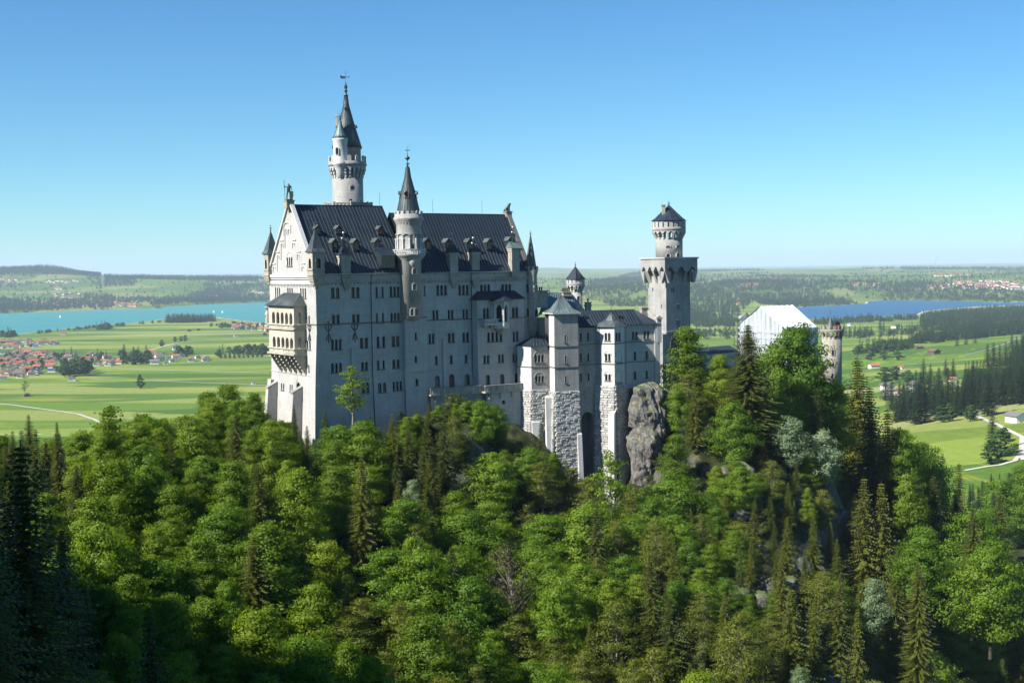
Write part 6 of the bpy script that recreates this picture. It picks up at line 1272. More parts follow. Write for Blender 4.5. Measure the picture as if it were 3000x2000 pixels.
def hero(kd, px, py, d, label, wf=1.0, group=None, hmax=60, sink=0, **k):
    """tree whose top is seen at a picture point, standing on the ground d metres ahead"""
    p = at(px, py, d); z = Hs(p.x, p.y)-sink; h = p.z-z
    return plant(kd, p.x, p.y, max(2.5, min(h, hmax)), label, group, wf, z=p.z-max(2.5, min(h, hmax)), **k)
# --- trees the photograph lets one single out
hero('young', 1028, 1073, 293, 'thin half bare tree standing before the shaded palace wall', 1.0, hmax=15)
hero('spruce', 861, 1182, 290, 'spruce standing before the sunlit west foot of the palace', .75)
hero('spruce', 950, 1196, 291, 'narrow spruce hugging the south west corner of the palace', 1.0)
hero('spruce', 1582, 1238, 306, 'short spruce below the rough piers of the castle wing', .75, hmax=17)
hero('spruce', 1660, 1345, 298, 'olive green spruce on the rock spur under the stone buttress', .8, hmax=19)
hero('young', 1792, 1330, 285, 'slender pale green tree before the canted stone bay', .85, hmax=24)
hero('bigspruce', 2191, 945, 322, 'tall spruce rising before the white scaffold sheeting', 1.45)
hero('beech', 2005, 960, 338, 'round bright tree next to the square tower foot', .95, hmax=24)
hero('maple', 2334, 960, 342, 'spreading tree before the wrapped gatehouse side', 1.0, hmax=30)
hero('maple', 2270, 1010, 338, 'broad crown tucked between tall spruce and spreading tree', .8, hmax=26)
hero('beech', 2100, 1040, 334, 'light green beech between square tower and tall spruce', .9)
hero('spruce', 2512, 1038, 372, 'spruce beyond the round gate tower', 1.2)
hero('silver', 2315, 1222, 318, 'silvery whitebeam in the dark hollow under the gatehouse', 1.1, hmax=13)
hero('silver', 2411, 1262, 322, 'silvery green whitebeam at the sunlit edge below the gate tower', 1.0, hmax=14)
hero('silver', 2200, 1405, 300, 'silvery whitebeam clinging to the pale cliff', .9, hmax=11)
hero('silver', 2564, 1695, 270, 'white leaved tree against the dark ravine', .95, hmax=12)
hero('silver', 1722, 1472, 286, 'whitebeam at the foot of the tall stone piers', .9, hmax=12)
hero('silver', 1210, 1405, 270, 'small white flowering tree in the shaded slope', .9, hmax=7)
hero('silver', 2345, 1955, 225, 'silvery bush-like tree at the lower picture edge', 1.0, hmax=7)
hero('spruce', 83, 1210, 262, 'feathery conifer by the meadow path', 1.0); hero('spruce', 166, 1234, 262, 'feathery conifer second from the meadow path', .9)
hero('beech', 682, 1129, 312, 'full round tree beside the white corner buttress', 1.0, hmax=20)
hero('beech', 610, 1150, 305, 'layered beech with upswept top against the meadow', .9, hmax=20)
hero('young', 300, 1190, 285, 'thin crowned tree against the pale meadow', 1.1, hmax=20)
hero('spruce', 2531, 1392, 300, 'slim spruce on the bare slope, upper one of a pair', 1.0); hero('spruce', 2583, 1405, 300, 'slim spruce on the bare slope, lower one of a pair', 1.0)
hero('spruce', 2627, 1596, 285, 'small spruce lit against the black ravine', 1.0, hmax=16); hero('spruce', 2168, 1572, 262, 'slender spruce west of the grassy rock slope', .62); hero('spruce', 2290, 1615, 250, 'dark slender spruce before the grassy rock slope', 1.0)
hero('spruce', 2512, 1775, 240, 'spruce below the pale boulders', .7); hero('spruce', 2761, 1330, 395, 'spruce at the meadow corner', .8); hero('spruce', 2810, 1350, 405, 'second spruce at the meadow corner', .8)
hero('spruce', 2548, 1125, 352, 'dense spruce crowning the ridge below the gate tower', 1.1); hero('spruce', 2600, 1190, 350, 'lower spruce next to the dense ridge spruce', 1.0)
hero('maple', 2640, 1260, 352, 'rounded tree on the ridge above the meadow', .9, hmax=20); hero('beech', 2440, 1130, 345, 'yellow green beech on the ridge by the gate tower', .9, hmax=20)
hero('spruce', 1300, 1190, 283, 'spruce below the grassy knoll', .85); hero('spruce', 1010, 1360, 262, 'dark spruce group leader under the palace wall', .9)
hero('spruce', 437, 1780, 118, 'dim spruce in the shade of the lower wood', .8); 
hero('nearspruce', 60, 1285, 74, 'black shaded conifer close to the viewpoint', 1.15, sink=0, hmax=46)
hero('nearspruce', -60, 1480, 62, 'black shaded conifer at the picture edge', 1.2, hmax=40)
hero('beech', 1100, 1985-60, 125, 'bright beech top at the lower edge', .8, hmax=14)
hero('beech', 2062, 1185, 327, 'light beech leaning over the dark cliff', .8, hmax=19); hero('beech', 1975, 1345, 316, 'small bright beech at the foot of the dark cliff', .8, hmax=13); hero('beech', 2085, 1120, 333, 'bright beech west of the tall spruce', .9, hmax=22)
hero('silver', 2135, 1075, 336, 'pale whitebeam between square tower and tall spruce', .9, hmax=12); hero('olive', 2040, 1060, 340, 'airy tree under the square tower wall', .9, hmax=20)
hero('maple', 1285, 1188, 302, 'low leafy tree at the west end of the terrace', 1.1, hmax=9); hero('beech', 1338, 1160, 303, 'light green tree crowning the knoll under the terrace', 1.1, hmax=9); hero('beech', 1392, 1180, 304, 'light green tree east of the knoll top', 1.1, hmax=9); hero('maple', 1440, 1215, 303, 'leafy tree before the retaining wall', 1.0, hmax=10)
hero('maple', 2700, 1300, 372, 'leafy tree low on the ridge shoulder before the meadow', 1.0, hmax=26); hero('spruce', 2735, 1390, 350, 'spruce on the falling ridge shoulder', 1.2, hmax=34); hero('beech', 2660, 1390, 345, 'bright beech on the falling ridge shoulder', .9, hmax=24); hero('bigspruce', 2800, 1440, 360, 'broad dark spruce where the ridge meets the meadow', .9, hmax=34); hero('maple', 2860, 1500, 340, 'leafy tree in front of the lower meadow path', 1.0, hmax=26); hero('spruce', 2930, 1440, 380, 'tall spruce before the lower meadow path', 1.2, hmax=38)
hero('beech', 2020, 1260, 322, 'light beech on the hump east of the dark cliff', .8, hmax=15); hero('maple', 2075, 1300, 318, 'rounded maple on the hump east of the dark cliff', .9, hmax=15); hero('beech', 2045, 1380, 312, 'lowest beech of the row east of the dark cliff', .8, hmax=14); hero('spruce', 2110, 1290, 322, 'spruce between the beeches and the pale cliff', 1.2, hmax=20); hero('beech', 2130, 1400, 308, 'bright beech under the pale cliff', .9, hmax=12); hero('young', 2075, 1440, 306, 'thin young tree under the row of beeches', 1.0, hmax=12)
hero('bigspruce', 2690, 1640, 262, 'large dark spruce in the ravine wood', .8, hmax=30); hero('maple', 2700, 1545, 275, 'bright green rounded tree in the ravine wood', .9, hmax=18); hero('maple', 2900, 1600, 270, 'big leafy tree low in the ravine wood', 1.0, hmax=22); hero('bigspruce', 2850, 1480, 300, 'broad spruce toward the valley wood', .8, hmax=30)
# --- the wood on the crag
def ok(x, y, z=None): return True
foot_poly = [tuple(p.xy) for p in (S(-6, -6), B_(-3, -5), q2+Vector((-2, -5, 0)), B_(s5+4, -2), Q(Ssz+4, -6), Gq(-3, -6), Gq(LG+5, -7), Gq(LG+6, Wg+10), S(0, WW+40), S(-6, WW+4))]
rocks_px = [(2330, 1690, 130, 150), (1640, 1560, 60, 90)]
def zone(x, y, z):
    v = Vector((x, y, z))-CAM; dd = v.dot(Fw); return 1500+FPX*v.dot(Rt)/dd, 1000-FPX*v.dot(Up)/dd
cand = []
rs = np.random.RandomState(5)
XX = rs.uniform(-1, 1, 60000); YY = rs.uniform(88, 500, 60000)**1.0; XX = XX*YY*.46
ZZ = H(XX, YY); infoot = inpoly(XX, YY, foot_poly)
grid = {}
def free(x, y, r):
    gx, gy = int(x//6), int(y//6)
    for i in range(gx-2, gx+3):
        for j in range(gy-2, gy+3):
            for (a, b_, c) in grid.get((i, j), ()):
                if (a-x)**2+(b_-y)**2 < (r+c)**2: return False
    return True
def put(x, y, r): grid.setdefault((int(x//6), int(y//6)), []).append((x, y, r))
for (x, y, r) in placed: put(x, y, r*.55)
LBL = {'beech': 'bright beech', 'maple': 'deep green maple', 'olive': 'thin olive ash', 'brown': 'brownish half bare tree', 'spruce': 'olive green spruce', 'young': 'thin young tree', 'silver': 'silvery whitebeam', 'darkspruce': 'dark spruce'}
counts = {}; extra = []; over = []
order = np.argsort(YY)
for i in rs.permutation(len(XX)):
    x, y, z = XX[i], YY[i], ZZ[i]
    if infoot[i] or y > 470: continue
    px, py = zone(x, y, z)
    if px < -160 or px > 3160: continue
    n = float(vnoise(np.array(x/22.), np.array(y/22.), 3)); r01 = rs.rand()
    rocky = any(((px-a)/c)**2+((py-b_)/d_)**2 < 1 for a, b_, c, d_ in rocks_px)
    if rocky and r01 > .12: continue
    con = .10
    if px > 1900: con = .36 if y < 330 else .5
    if px > 2480: con = .55
    if 1000 < px < 1350 and y > 255: con = .45
    if px < 260: con = .5
    if r01 < con: kd = 'spruce'
    else:
        m_ = n+rs.uniform(-.25, .25)
        kd = 'beech' if m_ > .05 else 'maple' if m_ > -.14 else 'olive'
        if 1050 < px < 1900 and y < 262: kd = rs.choice(['olive', 'brown', 'maple', 'olive', 'beech', 'maple'], p=[.22, .10, .26, .12, .18, .12])
        if px < 1000 and kd == 'olive': kd = 'beech'
    bare = ((px-2290)/290)**2+((py-1700)/330)**2 < 1
    if bare and rs.rand() < .45: continue
    hh = rs.uniform(12, 19) if kd != 'spruce' else rs.uniform(13, 25)
    if px > 2380: hh = rs.uniform(14, 21) if kd != 'spruce' else rs.uniform(18, 30)
    if bare: hh *= rs.uniform(.45, .8)
    # keep the castle's feet in view, as the wood does in the photograph
    lim = None
    if y > 255 and 700 < px < 1960: lim = 1215 if px < 1000 else (1185 if px < 1460 else 1290 if px < 1620 else 1330 if px < 1760 else 1480 if px < 1840 else 1500)
    if y > 255 and 1250 < px < 1460: lim = 1165
    if 1840 <= px < 1960: lim = 1420
    if px < 760: lim = 1130+ (760-px)*.16
    if px >= 1960: lim = 985 if px < 2420 else 1010+(px-2420)*.85
    if y > 345 and px < 2900 and px > 1960: lim = max(lim, 1090)
    if lim:
        zmax = CAM.z+(at(px, lim, y).z-CAM.z); hh = min(hh, (zmax-z)*rs.uniform(.75, 1.0))
        if hh < 3.5:
            if 1 < hh and not rocky: extra.append((x, y, z, max(1.5, hh)))
            continue
    rr = hh*(.21 if kd == 'spruce' else .25)*(.8 if rocky else 1)
    if not free(x, y, rr*.92): continue
    put(x, y, rr*.92)
    fam = 'spruce' if kd == 'spruce' else kd
    counts[fam] = counts.get(fam, 0)+1
    if counts[fam] > {'spruce': 130, 'maple': 280, 'beech': 280, 'olive': 280}.get(fam, 99): over.append((fam, x, y, z-.3, hh)); continue
    wf_ = rs.uniform(.75, 1.4); t_ = (21, 17) if kd == 'spruce' else (16.5, 13.5); size_ = ('tall' if hh > t_[0] else 'mid height' if hh > t_[1] else 'low')+(' broad' if wf_ > 1.1 else ' slender' if wf_ < .95 else '')
    if y < 175: where = 'in the shaded near wood' if px < 700 else 'in the near wood at mid bottom' if px < 1900 else 'in the near wood by the gorge mouth'
    elif y < 255: where = 'in the deep wood down the west slope' if px < 760 else 'on the slope straight under the palace' if px < 1500 else 'on the slope under the stone piers' if px < 2050 else 'on the bare rocky crag slope' if px < 2700 else 'in the dark ravine wood'
    elif px < 400: where = 'along the wood edge toward the meadow path'
    elif px < 780: where = 'on the shoulder west of the palace'
    elif px < 1080: where = 'below the sunlit palace corner'
    elif px < 1300: where = 'under the stair turret wall'
    elif px < 1560: where = 'around the knoll under the terrace'
    elif px < 1960: where = 'at the feet of the rough piers'
    elif px < 2200: where = 'by the square tower foot'
    elif px < 2420: where = 'under the wrapped gatehouse'
    elif px < 2620: where = 'on the ridge below the gate tower'
    else: where = 'on the far wooded flank'
    lb_ = size_+' '+LBL[kd]+' '+where
    plant(kd, x, y, hh, lb_, size_+' '+LBL[kd].split()[-1]+' trees '+where, wf=wf_*(1.15 if kd == 'spruce' else 1), z=z-.3, lean=.05)
for fam, nm in (('spruce', 'conifer_thicket'), ('maple', 'maple_thicket'), ('beech', 'beech_thicket'), ('olive', 'ash_thicket')): pass
print('trees', counts, 'extra', len(extra))
# --- undergrowth: leafy clumps over the wood floor (one uncountable mass, built once and scattered)
def scatter(name, pts, scl, protos, mat_=None, seed=0, zsq=None):
    me = bpy.data.meshes.new(name); pts = np.asarray(pts, float); me.from_pydata(pts.tolist(), [], [])
    a = me.attributes.new('scl', 'FLOAT', 'POINT'); a.data.foreach_set('value', np.asarray(scl, np.float32))
    idx_ = me.attributes.new('pick', 'INT', 'POINT'); idx_.data.foreach_set('value', np.random.RandomState(seed).randint(0, len(protos), len(pts)).astype(np.int32))
    rot = me.attributes.new('rotz', 'FLOAT', 'POINT'); rot.data.foreach_set('value', np.random.RandomState(seed+1).uniform(0, 6.28, len(pts)).astype(np.float32))
    o = bpy.data.objects.new(name, me); COL.objects.link(o); o['kind'] = 'stuff'
    ng = bpy.data.node_groups.new(name, 'GeometryNodeTree'); ng.interface.new_socket('Geometry', in_out='INPUT', socket_type='NodeSocketGeometry'); ng.interface.new_socket('Geometry', in_out='OUTPUT', socket_type='NodeSocketGeometry')
    N = ng.nodes; gi = N.new('NodeGroupInput'); go = N.new('NodeGroupOutput'); mp = N.new('GeometryNodeMeshToPoints'); ip = N.new('GeometryNodeInstanceOnPoints'); ng.links.new(gi.outputs[0], mp.inputs[0]); ng.links.new(mp.outputs[0], ip.inputs['Points'])
    g2i = N.new('GeometryNodeGeometryToInstance')
    for p in reversed(protos):
        oi = N.new('GeometryNodeObjectInfo'); oi.inputs[0].default_value = p; oi.transform_space = 'ORIGINAL'; oi.inputs['As Instance'].default_value = True; ng.links.new(oi.outputs['Geometry'], g2i.inputs[0])
    ng.links.new(g2i.outputs[0], ip.inputs['Instance']); ip.inputs['Pick Instance'].default_value = True
    def na(nm, typ): x = N.new('GeometryNodeInputNamedAttribute'); x.data_type = typ; x.inputs[0].default_value = nm; return [q for q in x.outputs if q.enabled][0]
    ng.links.new(na('pick', 'INT'), ip.inputs['Instance Index']); cx = N.new('ShaderNodeCombineXYZ'); ng.links.new(na('rotz', 'FLOAT'), cx.inputs[2]); ng.links.new(cx.outputs[0], ip.inputs['Rotation']); ng.links.new(na('scl', 'FLOAT'), ip.inputs['Scale'])
    ng.links.new(ip.outputs[0], go.inputs[0]); md = o.modifiers.new('scatter', 'NODES'); md.node_group = ng; return o
shrubs = []
for k in range(3):      # three real shrubs on the knoll, also the pattern for the rest
    p = [(1330, 1195, 303), (1400, 1215, 303), (1280, 1225, 300)][k]; q_ = at(*p); o = plant('bush', q_.x, q_.y, 3.4, ['rounded shrub on top of the grassy knoll', 'shrub on the east side of the grassy knoll', 'shrub on the west side of the grassy knoll'][k], None, 1.0, var=k); shrubs.append(o)
bushes = [c for o in shrubs for c in o.children if c.name.startswith('crown')]
us, ss = [], []
for i in rs.permutation(len(XX))[:30000]:
    x, y, z = XX[i], YY[i], ZZ[i]
    if infoot[i] or len(us) > 14000: continue
    px, py = zone(x, y, z)
    if px < -100 or px > 3100: continue
    rocky = any(((px-a)/c)**2+((py-b_)/d_)**2 < 1 for a, b_, c, d_ in rocks_px)
    if rocky and rs.rand() < .8: continue
    if ((px-2290)/290)**2+((py-1700)/330)**2 < 1 and rs.rand() < .2: continue
    us.append((x, y, z-.1)); ss.append(rs.uniform(.35, 1.15)*(.5 if rocky else 1))
for (x, y, z, hh) in extra[:4000]: us.append((x, y, z-.1)); ss.append(min(2.6, hh/3.2))
scatter('undergrowth', us, ss, bushes, seed=3)

for fam, nm in (('spruce', 'conifer_woods'), ('maple', 'broadleaf_woods'), ('beech', 'beech_woods'), ('olive', 'ash_woods')):
    L = [o for o in over if o[0] == fam]; pr_ = {}
    if not L: continue
    for o in COL.objects:
        if o.name.startswith('crown') and o.data.name in [v[1].name for v in KIND[fam]]: pr_.setdefault(o.data.name, o)
    scatter(nm, [(x, y, z) for _, x, y, z, h in L], [h/KIND[fam][0][2] for *_, h in L], list(pr_.values()), seed=len(L))
# ================================================================== valley: woods, villages, roads
LM['darkspruce2'] = LM['darkspruce']
kind('farspruce', conifer, 3, 'darkspruce', h=24., w=8.5, whorl=1.7, nb=5, seg=3, size=1.45)
kind('farleaf', broadleaf, 3, 'valley', h=14., w=12., nl=18, leaves=26, size=1.9, flat=.9, trunk_frac=.08)
NAMES.update(farspruce='spruce_tree', farleaf='broadleaf_tree')
def gp_(z, q, d0=480):            # picture point in view z -> ground
    px, py = z(*q) if z else q; g = gh(px, py, d0, 40000); return g
def lone(kd, z, q, h, label, group=None, wf=1.0, d0=480):
    g = gp_(z, q, d0)
    if g: return plant(kd, g[0], g[1], h, label, group, wf)
# spruces and trees standing clear in the valley at the right
r2 = random.Random(4)
for i, q in enumerate([(1400, 1205), (1450, 1195), (1500, 1185), (1545, 1215), (1590, 1205), (1370, 1120), (1425, 1095), (1480, 1075), (1530, 1090), (1650, 1150), (1700, 1125), (1740, 1060), (1770, 1155), (1805, 1160), (1850, 1160), (1620, 1120), (1560, 1130),
                       (1330, 1060), (1680, 1080), (1900, 1115), (1950, 1118), (2100, 1095), (2160, 1085), (2220, 1085), (2060, 1080), (2010, 1100), (1860, 1085), (1930, 1050), (1985, 1040), (2060, 1010), (2120, 1030), (2190, 1030), (2235, 1010), (1860, 985), (1905, 1000), (2090, 960), (2150, 950), (2210, 960)]):
    lone('darkspruce', Z8, q, r2.uniform(22, 36), 'tall dark spruce in the grove along the valley meadow', 'spruces of the valley grove', r2.uniform(1.5, 1.9))
lone('darkspruce', Z8, (2005, 1160), 34, 'big solitary spruce at the upper meadow edge', None, 1.9)
for q in [(2000, 840), (2040, 835), (2080, 835), (2120, 830), (2160, 820), (2200, 800), (2235, 850), (2200, 860), (2150, 870), (2235, 780), (2190, 760), (2230, 730), (2160, 720)]: lone('darkspruce', Z8, q, r2.uniform(24, 34), 'dark spruce in the wood above the curved farm road', 'spruces above the farm road', 1.7)
for q, h, lb in [((2030, 1400), 30, 'dark spruce among bushes in the green meadow'), ((2090, 1430), 16, 'bushy tree beside the spruce in the green meadow'), ((2020, 1480), 12, 'low bush cluster at the meadow path'), ((2110, 1335), 9, 'small bush alone in the green meadow'), ((1700, 1205), 14, 'bushy broadleaf tree below the spruce grove'), ((1750, 1200), 13, 'second bushy tree below the spruce grove'), ((1890, 1195), 12, 'dark bush at the meadow track'), ((1400, 925), 18, 'round tree standing alone in the hay field'), ((1330, 950), 20, 'tree by the parking area'), ((1480, 950), 16, 'pale tree beside the parking area')]:
    lone('valleytree' if 'spruce a' not in lb else 'darkspruce', Z8, q, h, lb, None, 1.2)
for q in [(1165, 615), (1130, 635), (1210, 630), (1240, 635), (1295, 595), (1320, 600), (1360, 635), (1420, 600), (1450, 535), (1580, 950), (1625, 965), (1775, 915), (1725, 900), (1060, 640), (1095, 640), (1490, 620), (1540, 600)]: lone('darkspruce', Z8, q, r2.uniform(22, 34), 'dark spruce standing in the meadows before the blue lake', 'spruces in the lakeside meadows', 1.6)
lone('valleytree', Z9, (1072, 1045), 22, 'single dark pear shaped tree in the open meadow', None, .7); lone('young', Z9, (188, 1095), 22, 'sparse tree next to the dark field hut', None, 1.0)
lone('valleytree', Z9, (1240, 722), 18, 'tree at the bend of the field road'); lone('valleytree', Z9, (1418, 680), 18, 'easternmost tree of the short roadside row'); lone('valleytree', Z9, (1385, 682), 15, 'middle tree of the short roadside row'); lone('valleytree', Z9, (1340, 684), 15, 'westernmost tree of the short roadside row')
for i in range(16): lone('valleytree', Z9, (480+13*i, 935+18*math.sin(i*2.1)-i*.8), r2.uniform(18, 30), 'big dark tree in the clump at the village edge', 'trees at the village edge', 1.1)
for i in range(10): lone('valleytree', Z9, (1690+35*i, 812-1.2*i), 10, 'small evenly planted tree along the main road', 'young avenue trees on the main road')
def wood_pts(z, poly, sp, d0=480, zg=None):
    P = []
    for q in poly:
        px, py = z(*q) if z else q; g = flat(px, py, 8 if zg is None else zg); P.append(g)
    xs = [p[0] for p in P]; ys = [p[1] for p in P]; n = int((max(xs)-min(xs))*(max(ys)-min(ys))/sp**2); n = min(n, 60000)
    r = np.random.RandomState(int(abs(sum(xs))) % 99999); x = r.uniform(min(xs), max(xs), n); y = r.uniform(min(ys), max(ys), n)
    m = inpoly(x, y, P) & (fbm(x/160, y/160, 4, 2) > -.38); m &= ~(inpoly(x, y, LAKE_L) | inpoly(x, y, LAKE_R)); print('wood', poly[0], n, int(m.sum()), [round(v) for v in (min(xs), max(xs), min(ys), max(ys))]); x, y = x[m], y[m]
    return x, y
ws_p, ws_s, wl_p, wl_s = [], [], [], []
def wood(z, poly, sp, mix=.7, sc=1.0, zg=None):
    x, y = wood_pts(z, poly, sp, zg=zg); h = H(x, y); r = np.random.RandomState(len(x)+3)
    for i in range(len(x)):
        if h[i] < -1: continue
        s = r.uniform(.75, 1.25)*sc
        if r.rand() < mix: ws_p.append((x[i], y[i], h[i]-.5)); ws_s.append(s)
        else: wl_p.append((x[i], y[i], h[i]-.5)); wl_s.append(s)
wood(Z8, [(1560, 500), (1690, 480), (2000, 458), (2330, 448), (2330, 575), (2000, 610), (1760, 612), (1560, 598)], 17, .6, zg=10)
wood(Z8, [(1470, 700), (1600, 655), (1800, 625), (2100, 605), (2330, 575), (2330, 630), (2140, 655), (1900, 690), (1640, 722), (1480, 715)], 13, .9, zg=14)
wood(Z8, [(1120, 785), (1300, 735), (1500, 730), (1530, 775), (1300, 790), (1130, 795)], 15, .25, zg=14)
wood(Z8, [(1050, 625), (1280, 620), (1500, 600), (1560, 600), (1480, 630), (1200, 650), (1060, 648)], 24, .6, zg=12)
wood(Z8, [(840, 545), (1100, 528), (1540, 515), (1540, 530), (1100, 548), (900, 560)], 18, .3, zg=5)
wood(Z8, [(50, 540), (330, 520), (370, 540), (330, 565), (50, 575)], 20, .3, zg=5)
wood(Z8, [(50, 350), (300, 330), (480, 385), (420, 410), (340, 486), (50, 490)], 26, .9, 1.0, zg=30)
wood(Z8, [(300, 330), (700, 325), (1150, 385), (1240, 395), (1180, 425), (860, 412), (500, 400)], 28, .85, 1.0, zg=30)
wood(Z8, [(1280, 385), (1480, 345), (1900, 350), (2330, 365), (2330, 402), (1930, 405), (1500, 400), (1300, 400)], 30, .6, .9, zg=10)
wood(Z8, [(480, 425), (860, 415), (1200, 425), (1180, 432), (900, 442), (760, 446), (500, 440)], 22, .5, .9, zg=3)
wood(Z8, [(50, 600), (330, 585), (360, 620), (330, 660), (50, 660)], 30, .3, .8, zg=5)
wood(Z5, [(1000, 300), (1250, 290), (1340, 300), (1340, 350), (1000, 360)], 26, .7, 1, zg=10)
wood(Z5, [(520, 130), (900, 60), (900, 110), (700, 140), (520, 160)], 34, .8, .9, zg=60); wood(Z5, [(520, 190), (900, 150), (920, 190), (700, 230), (520, 220)], 28, .8, .9, zg=30); wood(Z5, [(640, 250), (920, 230), (920, 270), (700, 270)], 26, .8, .9, zg=15)
# left side
wood(Z9, [(1250, 534), (1300, 520), (1640, 516), (1660, 526), (1500, 535), (1300, 538)], 12, .95, 1.15, zg=1)
wood(Z9, [(230, 615), (440, 600), (700, 572), (900, 556), (1230, 530), (1240, 535), (900, 563), (700, 582), (440, 607), (240, 622)], 27, .05, .7, zg=2)
wood(Z9, [(0, 612), (110, 615), (120, 632), (60, 645), (0, 642)], 14, .1, 1.1, zg=3)
wood(Z9, [(740, 575), (840, 570), (840, 583), (740, 590)], 13, .3, 1.2, zg=2)
wood(Z9, [(0, 400), (180, 410), (185, 458), (0, 464)], 22, .5, 1.1, zg=4); wood(Z9, [(180, 418), (870, 400), (870, 430), (600, 438), (180, 455)], 26, .4, 1.0, zg=4)
wood(Z9, [(1150, 395), (1500, 355), (1850, 335), (2100, 330), (2100, 378), (1500, 398), (1160, 424)], 28, .75, 1.1, zg=8)
wood(Z9, [(1530, 290), (1700, 270), (1900, 290), (1900, 330), (1640, 340), (1540, 320)], 34, .85, 1.1, zg=60)
wood(Z9, [(640, 345), (880, 345), (870, 358), (640, 358)], 30, .5, .9, zg=30); wood(Z9, [(610, 262), (770, 262), (780, 310), (640, 285)], 34, .6, .9, zg=60); wood(Z9, [(1870, 745), (2040, 745), (2040, 772), (1870, 770)], 17, .05, 1.3, zg=6); wood(Z9, [(1600, 780), (1870, 745), (1880, 770), (1640, 790)], 24, .05, 1.1, zg=6)
wood(Z9, [(930, 800), (1160, 795), (1160, 850), (930, 850)], 19, .35, 1.3, zg=8); wood(Z9, [(1340, 760), (1460, 760), (1460, 785), (1340, 790)], 17, .1, 1.3, zg=7)
wood(Z9, [(0, 740), (700, 790), (930, 800), (700, 860), (260, 930), (0, 900)], 46, .35, .95, zg=8); wood(Z9, [(1600, 555), (1760, 545), (2038, 560), (2038, 590), (1700, 575)], 40, .2, .9, zg=4)
# scattered farm trees and woods over the rolling country (by height and noise)
def region_noise(u0, u1, d0, d1, sp, thr, mix, sc, seed, k=3, L=700):
    r = np.random.RandomState(seed); n = int((d1*d1-d0*d0)/2*(u1-u0)/sp**2); y = np.sqrt(r.uniform(d0*d0, d1*d1, n)); x = r.uniform(u0, u1, n)*y
    f = fbm(x/L, y/(L*.8), k, 4)+.10*fbm(x/90, y/90, 1, 2); m = f > thr; x, y = x[m], y[m]; m = ~(inpoly(x, y, grow(LAKE_L, 30)) | inpoly(x, y, grow(LAKE_R, 30))); x, y = x[m], y[m]; h = H(x, y)
    for i in range(len(x)):
        (ws_p if r.rand() < mix else wl_p).append((x[i], y[i], h[i]-1)); 
        (ws_s if len(ws_s) < len(ws_p) else wl_s).append(r.uniform(.7, 1.2)*sc)
region_noise(-.45, -.02, 7600, 16000, 38, .27, .75, 1.3, 21, L=1100); region_noise(-.05, .45, 6900, 16000, 38, .25, .8, 1.3, 22, L=1100)
region_noise(-.45, .45, 6500, 12000, 105, -.9, .45, .95, 24)          # single farm trees
hp = [flat(*Z9(*q), z_) for q, z_ in (((0, 205), 200), ((320, 205), 160), ((420, 190), 150), ((760, 225), 130), ((770, 215), 130))]
def hill_wood(px0, px1, d0, d1, sp, sc, seed):
    r = np.random.RandomState(seed); n = int((px1-px0)/FPX*d0*(d1-d0)/sp**2); y = r.uniform(d0, d1, n); x = (r.uniform(px0, px1, n)-1500)/FPX*y; h = H(x, y)
    for i in range(n): ws_p.append((x[i], y[i], h[i]-1)); ws_s.append(r.uniform(.8, 1.2)*sc)
hill_wood(-150, 300, 10300, 11800, 21, 1.3, 3); hill_wood(310, 400, 9300, 10400, 24, 1.3, 4); hill_wood(400, 760, 9900, 10900, 27, 1.2, 6)
far_a = [lone('farspruce', Z8, (1800+60*i, 700-8*i), 26, ('first', 'middle', 'last')[i]+' lone spruce in front of the long dark wood', None, 1.2) for i in range(3)]
far_b = [lone('farleaf', Z8, (1230+90*i, 795), 15, ('first', 'middle', 'last')[i]+' bushy tree in front of the field copse', None, 1.2) for i in range(3)]
pa = [c for o in far_a for c in o.children if c.name.startswith('crown')]; pb = [c for o in far_b for c in o.children if c.name.startswith('crown')]
print('far trees', len(ws_p), len(wl_p))
scatter('conifer_woods', ws_p, ws_s, pa, seed=5); scatter('broadleaf_woods', wl_p, wl_s, pb, seed=9)
gx, gs = [], []
for poly, sp in (([(1360, 1110), (1500, 1070), (1700, 1110), (1860, 1090), (1860, 1170), (1700, 1170), (1560, 1215), (1400, 1215)], 15), ([(1840, 1110), (1860, 985), (2080, 950), (2280, 950), (2280, 1085), (2080, 1105)], 15), ([(2130, 830), (2280, 740), (2280, 930), (2180, 900)], 14)):
    P = [gp_(Z8, q) for q in poly]; P = [p for p in P if p]; xs_ = [p[0] for p in P]; ys_ = [p[1] for p in P]; n = int((max(xs_)-min(xs_))*(max(ys_)-min(ys_))/sp**2); x = rs.uniform(min(xs_), max(xs_), n); y = rs.uniform(min(ys_), max(ys_), n); m = inpoly(x, y, P); x, y = x[m], y[m]; h = H(x, y)
    gx += [(a, b_, c-.5) for a, b_, c in zip(x, y, h)]; gs += list(rs.uniform(.8, 1.35, len(x)))
gv_ = {}
for o in COL.objects:
    if o.name.startswith('crown') and o.data.name in [v[1].name for v in KIND['darkspruce']]: gv_.setdefault(o.data.name, o)
print('grove', len(gx)); scatter('spruce_woods', gx, gs, list(gv_.values()), seed=77)
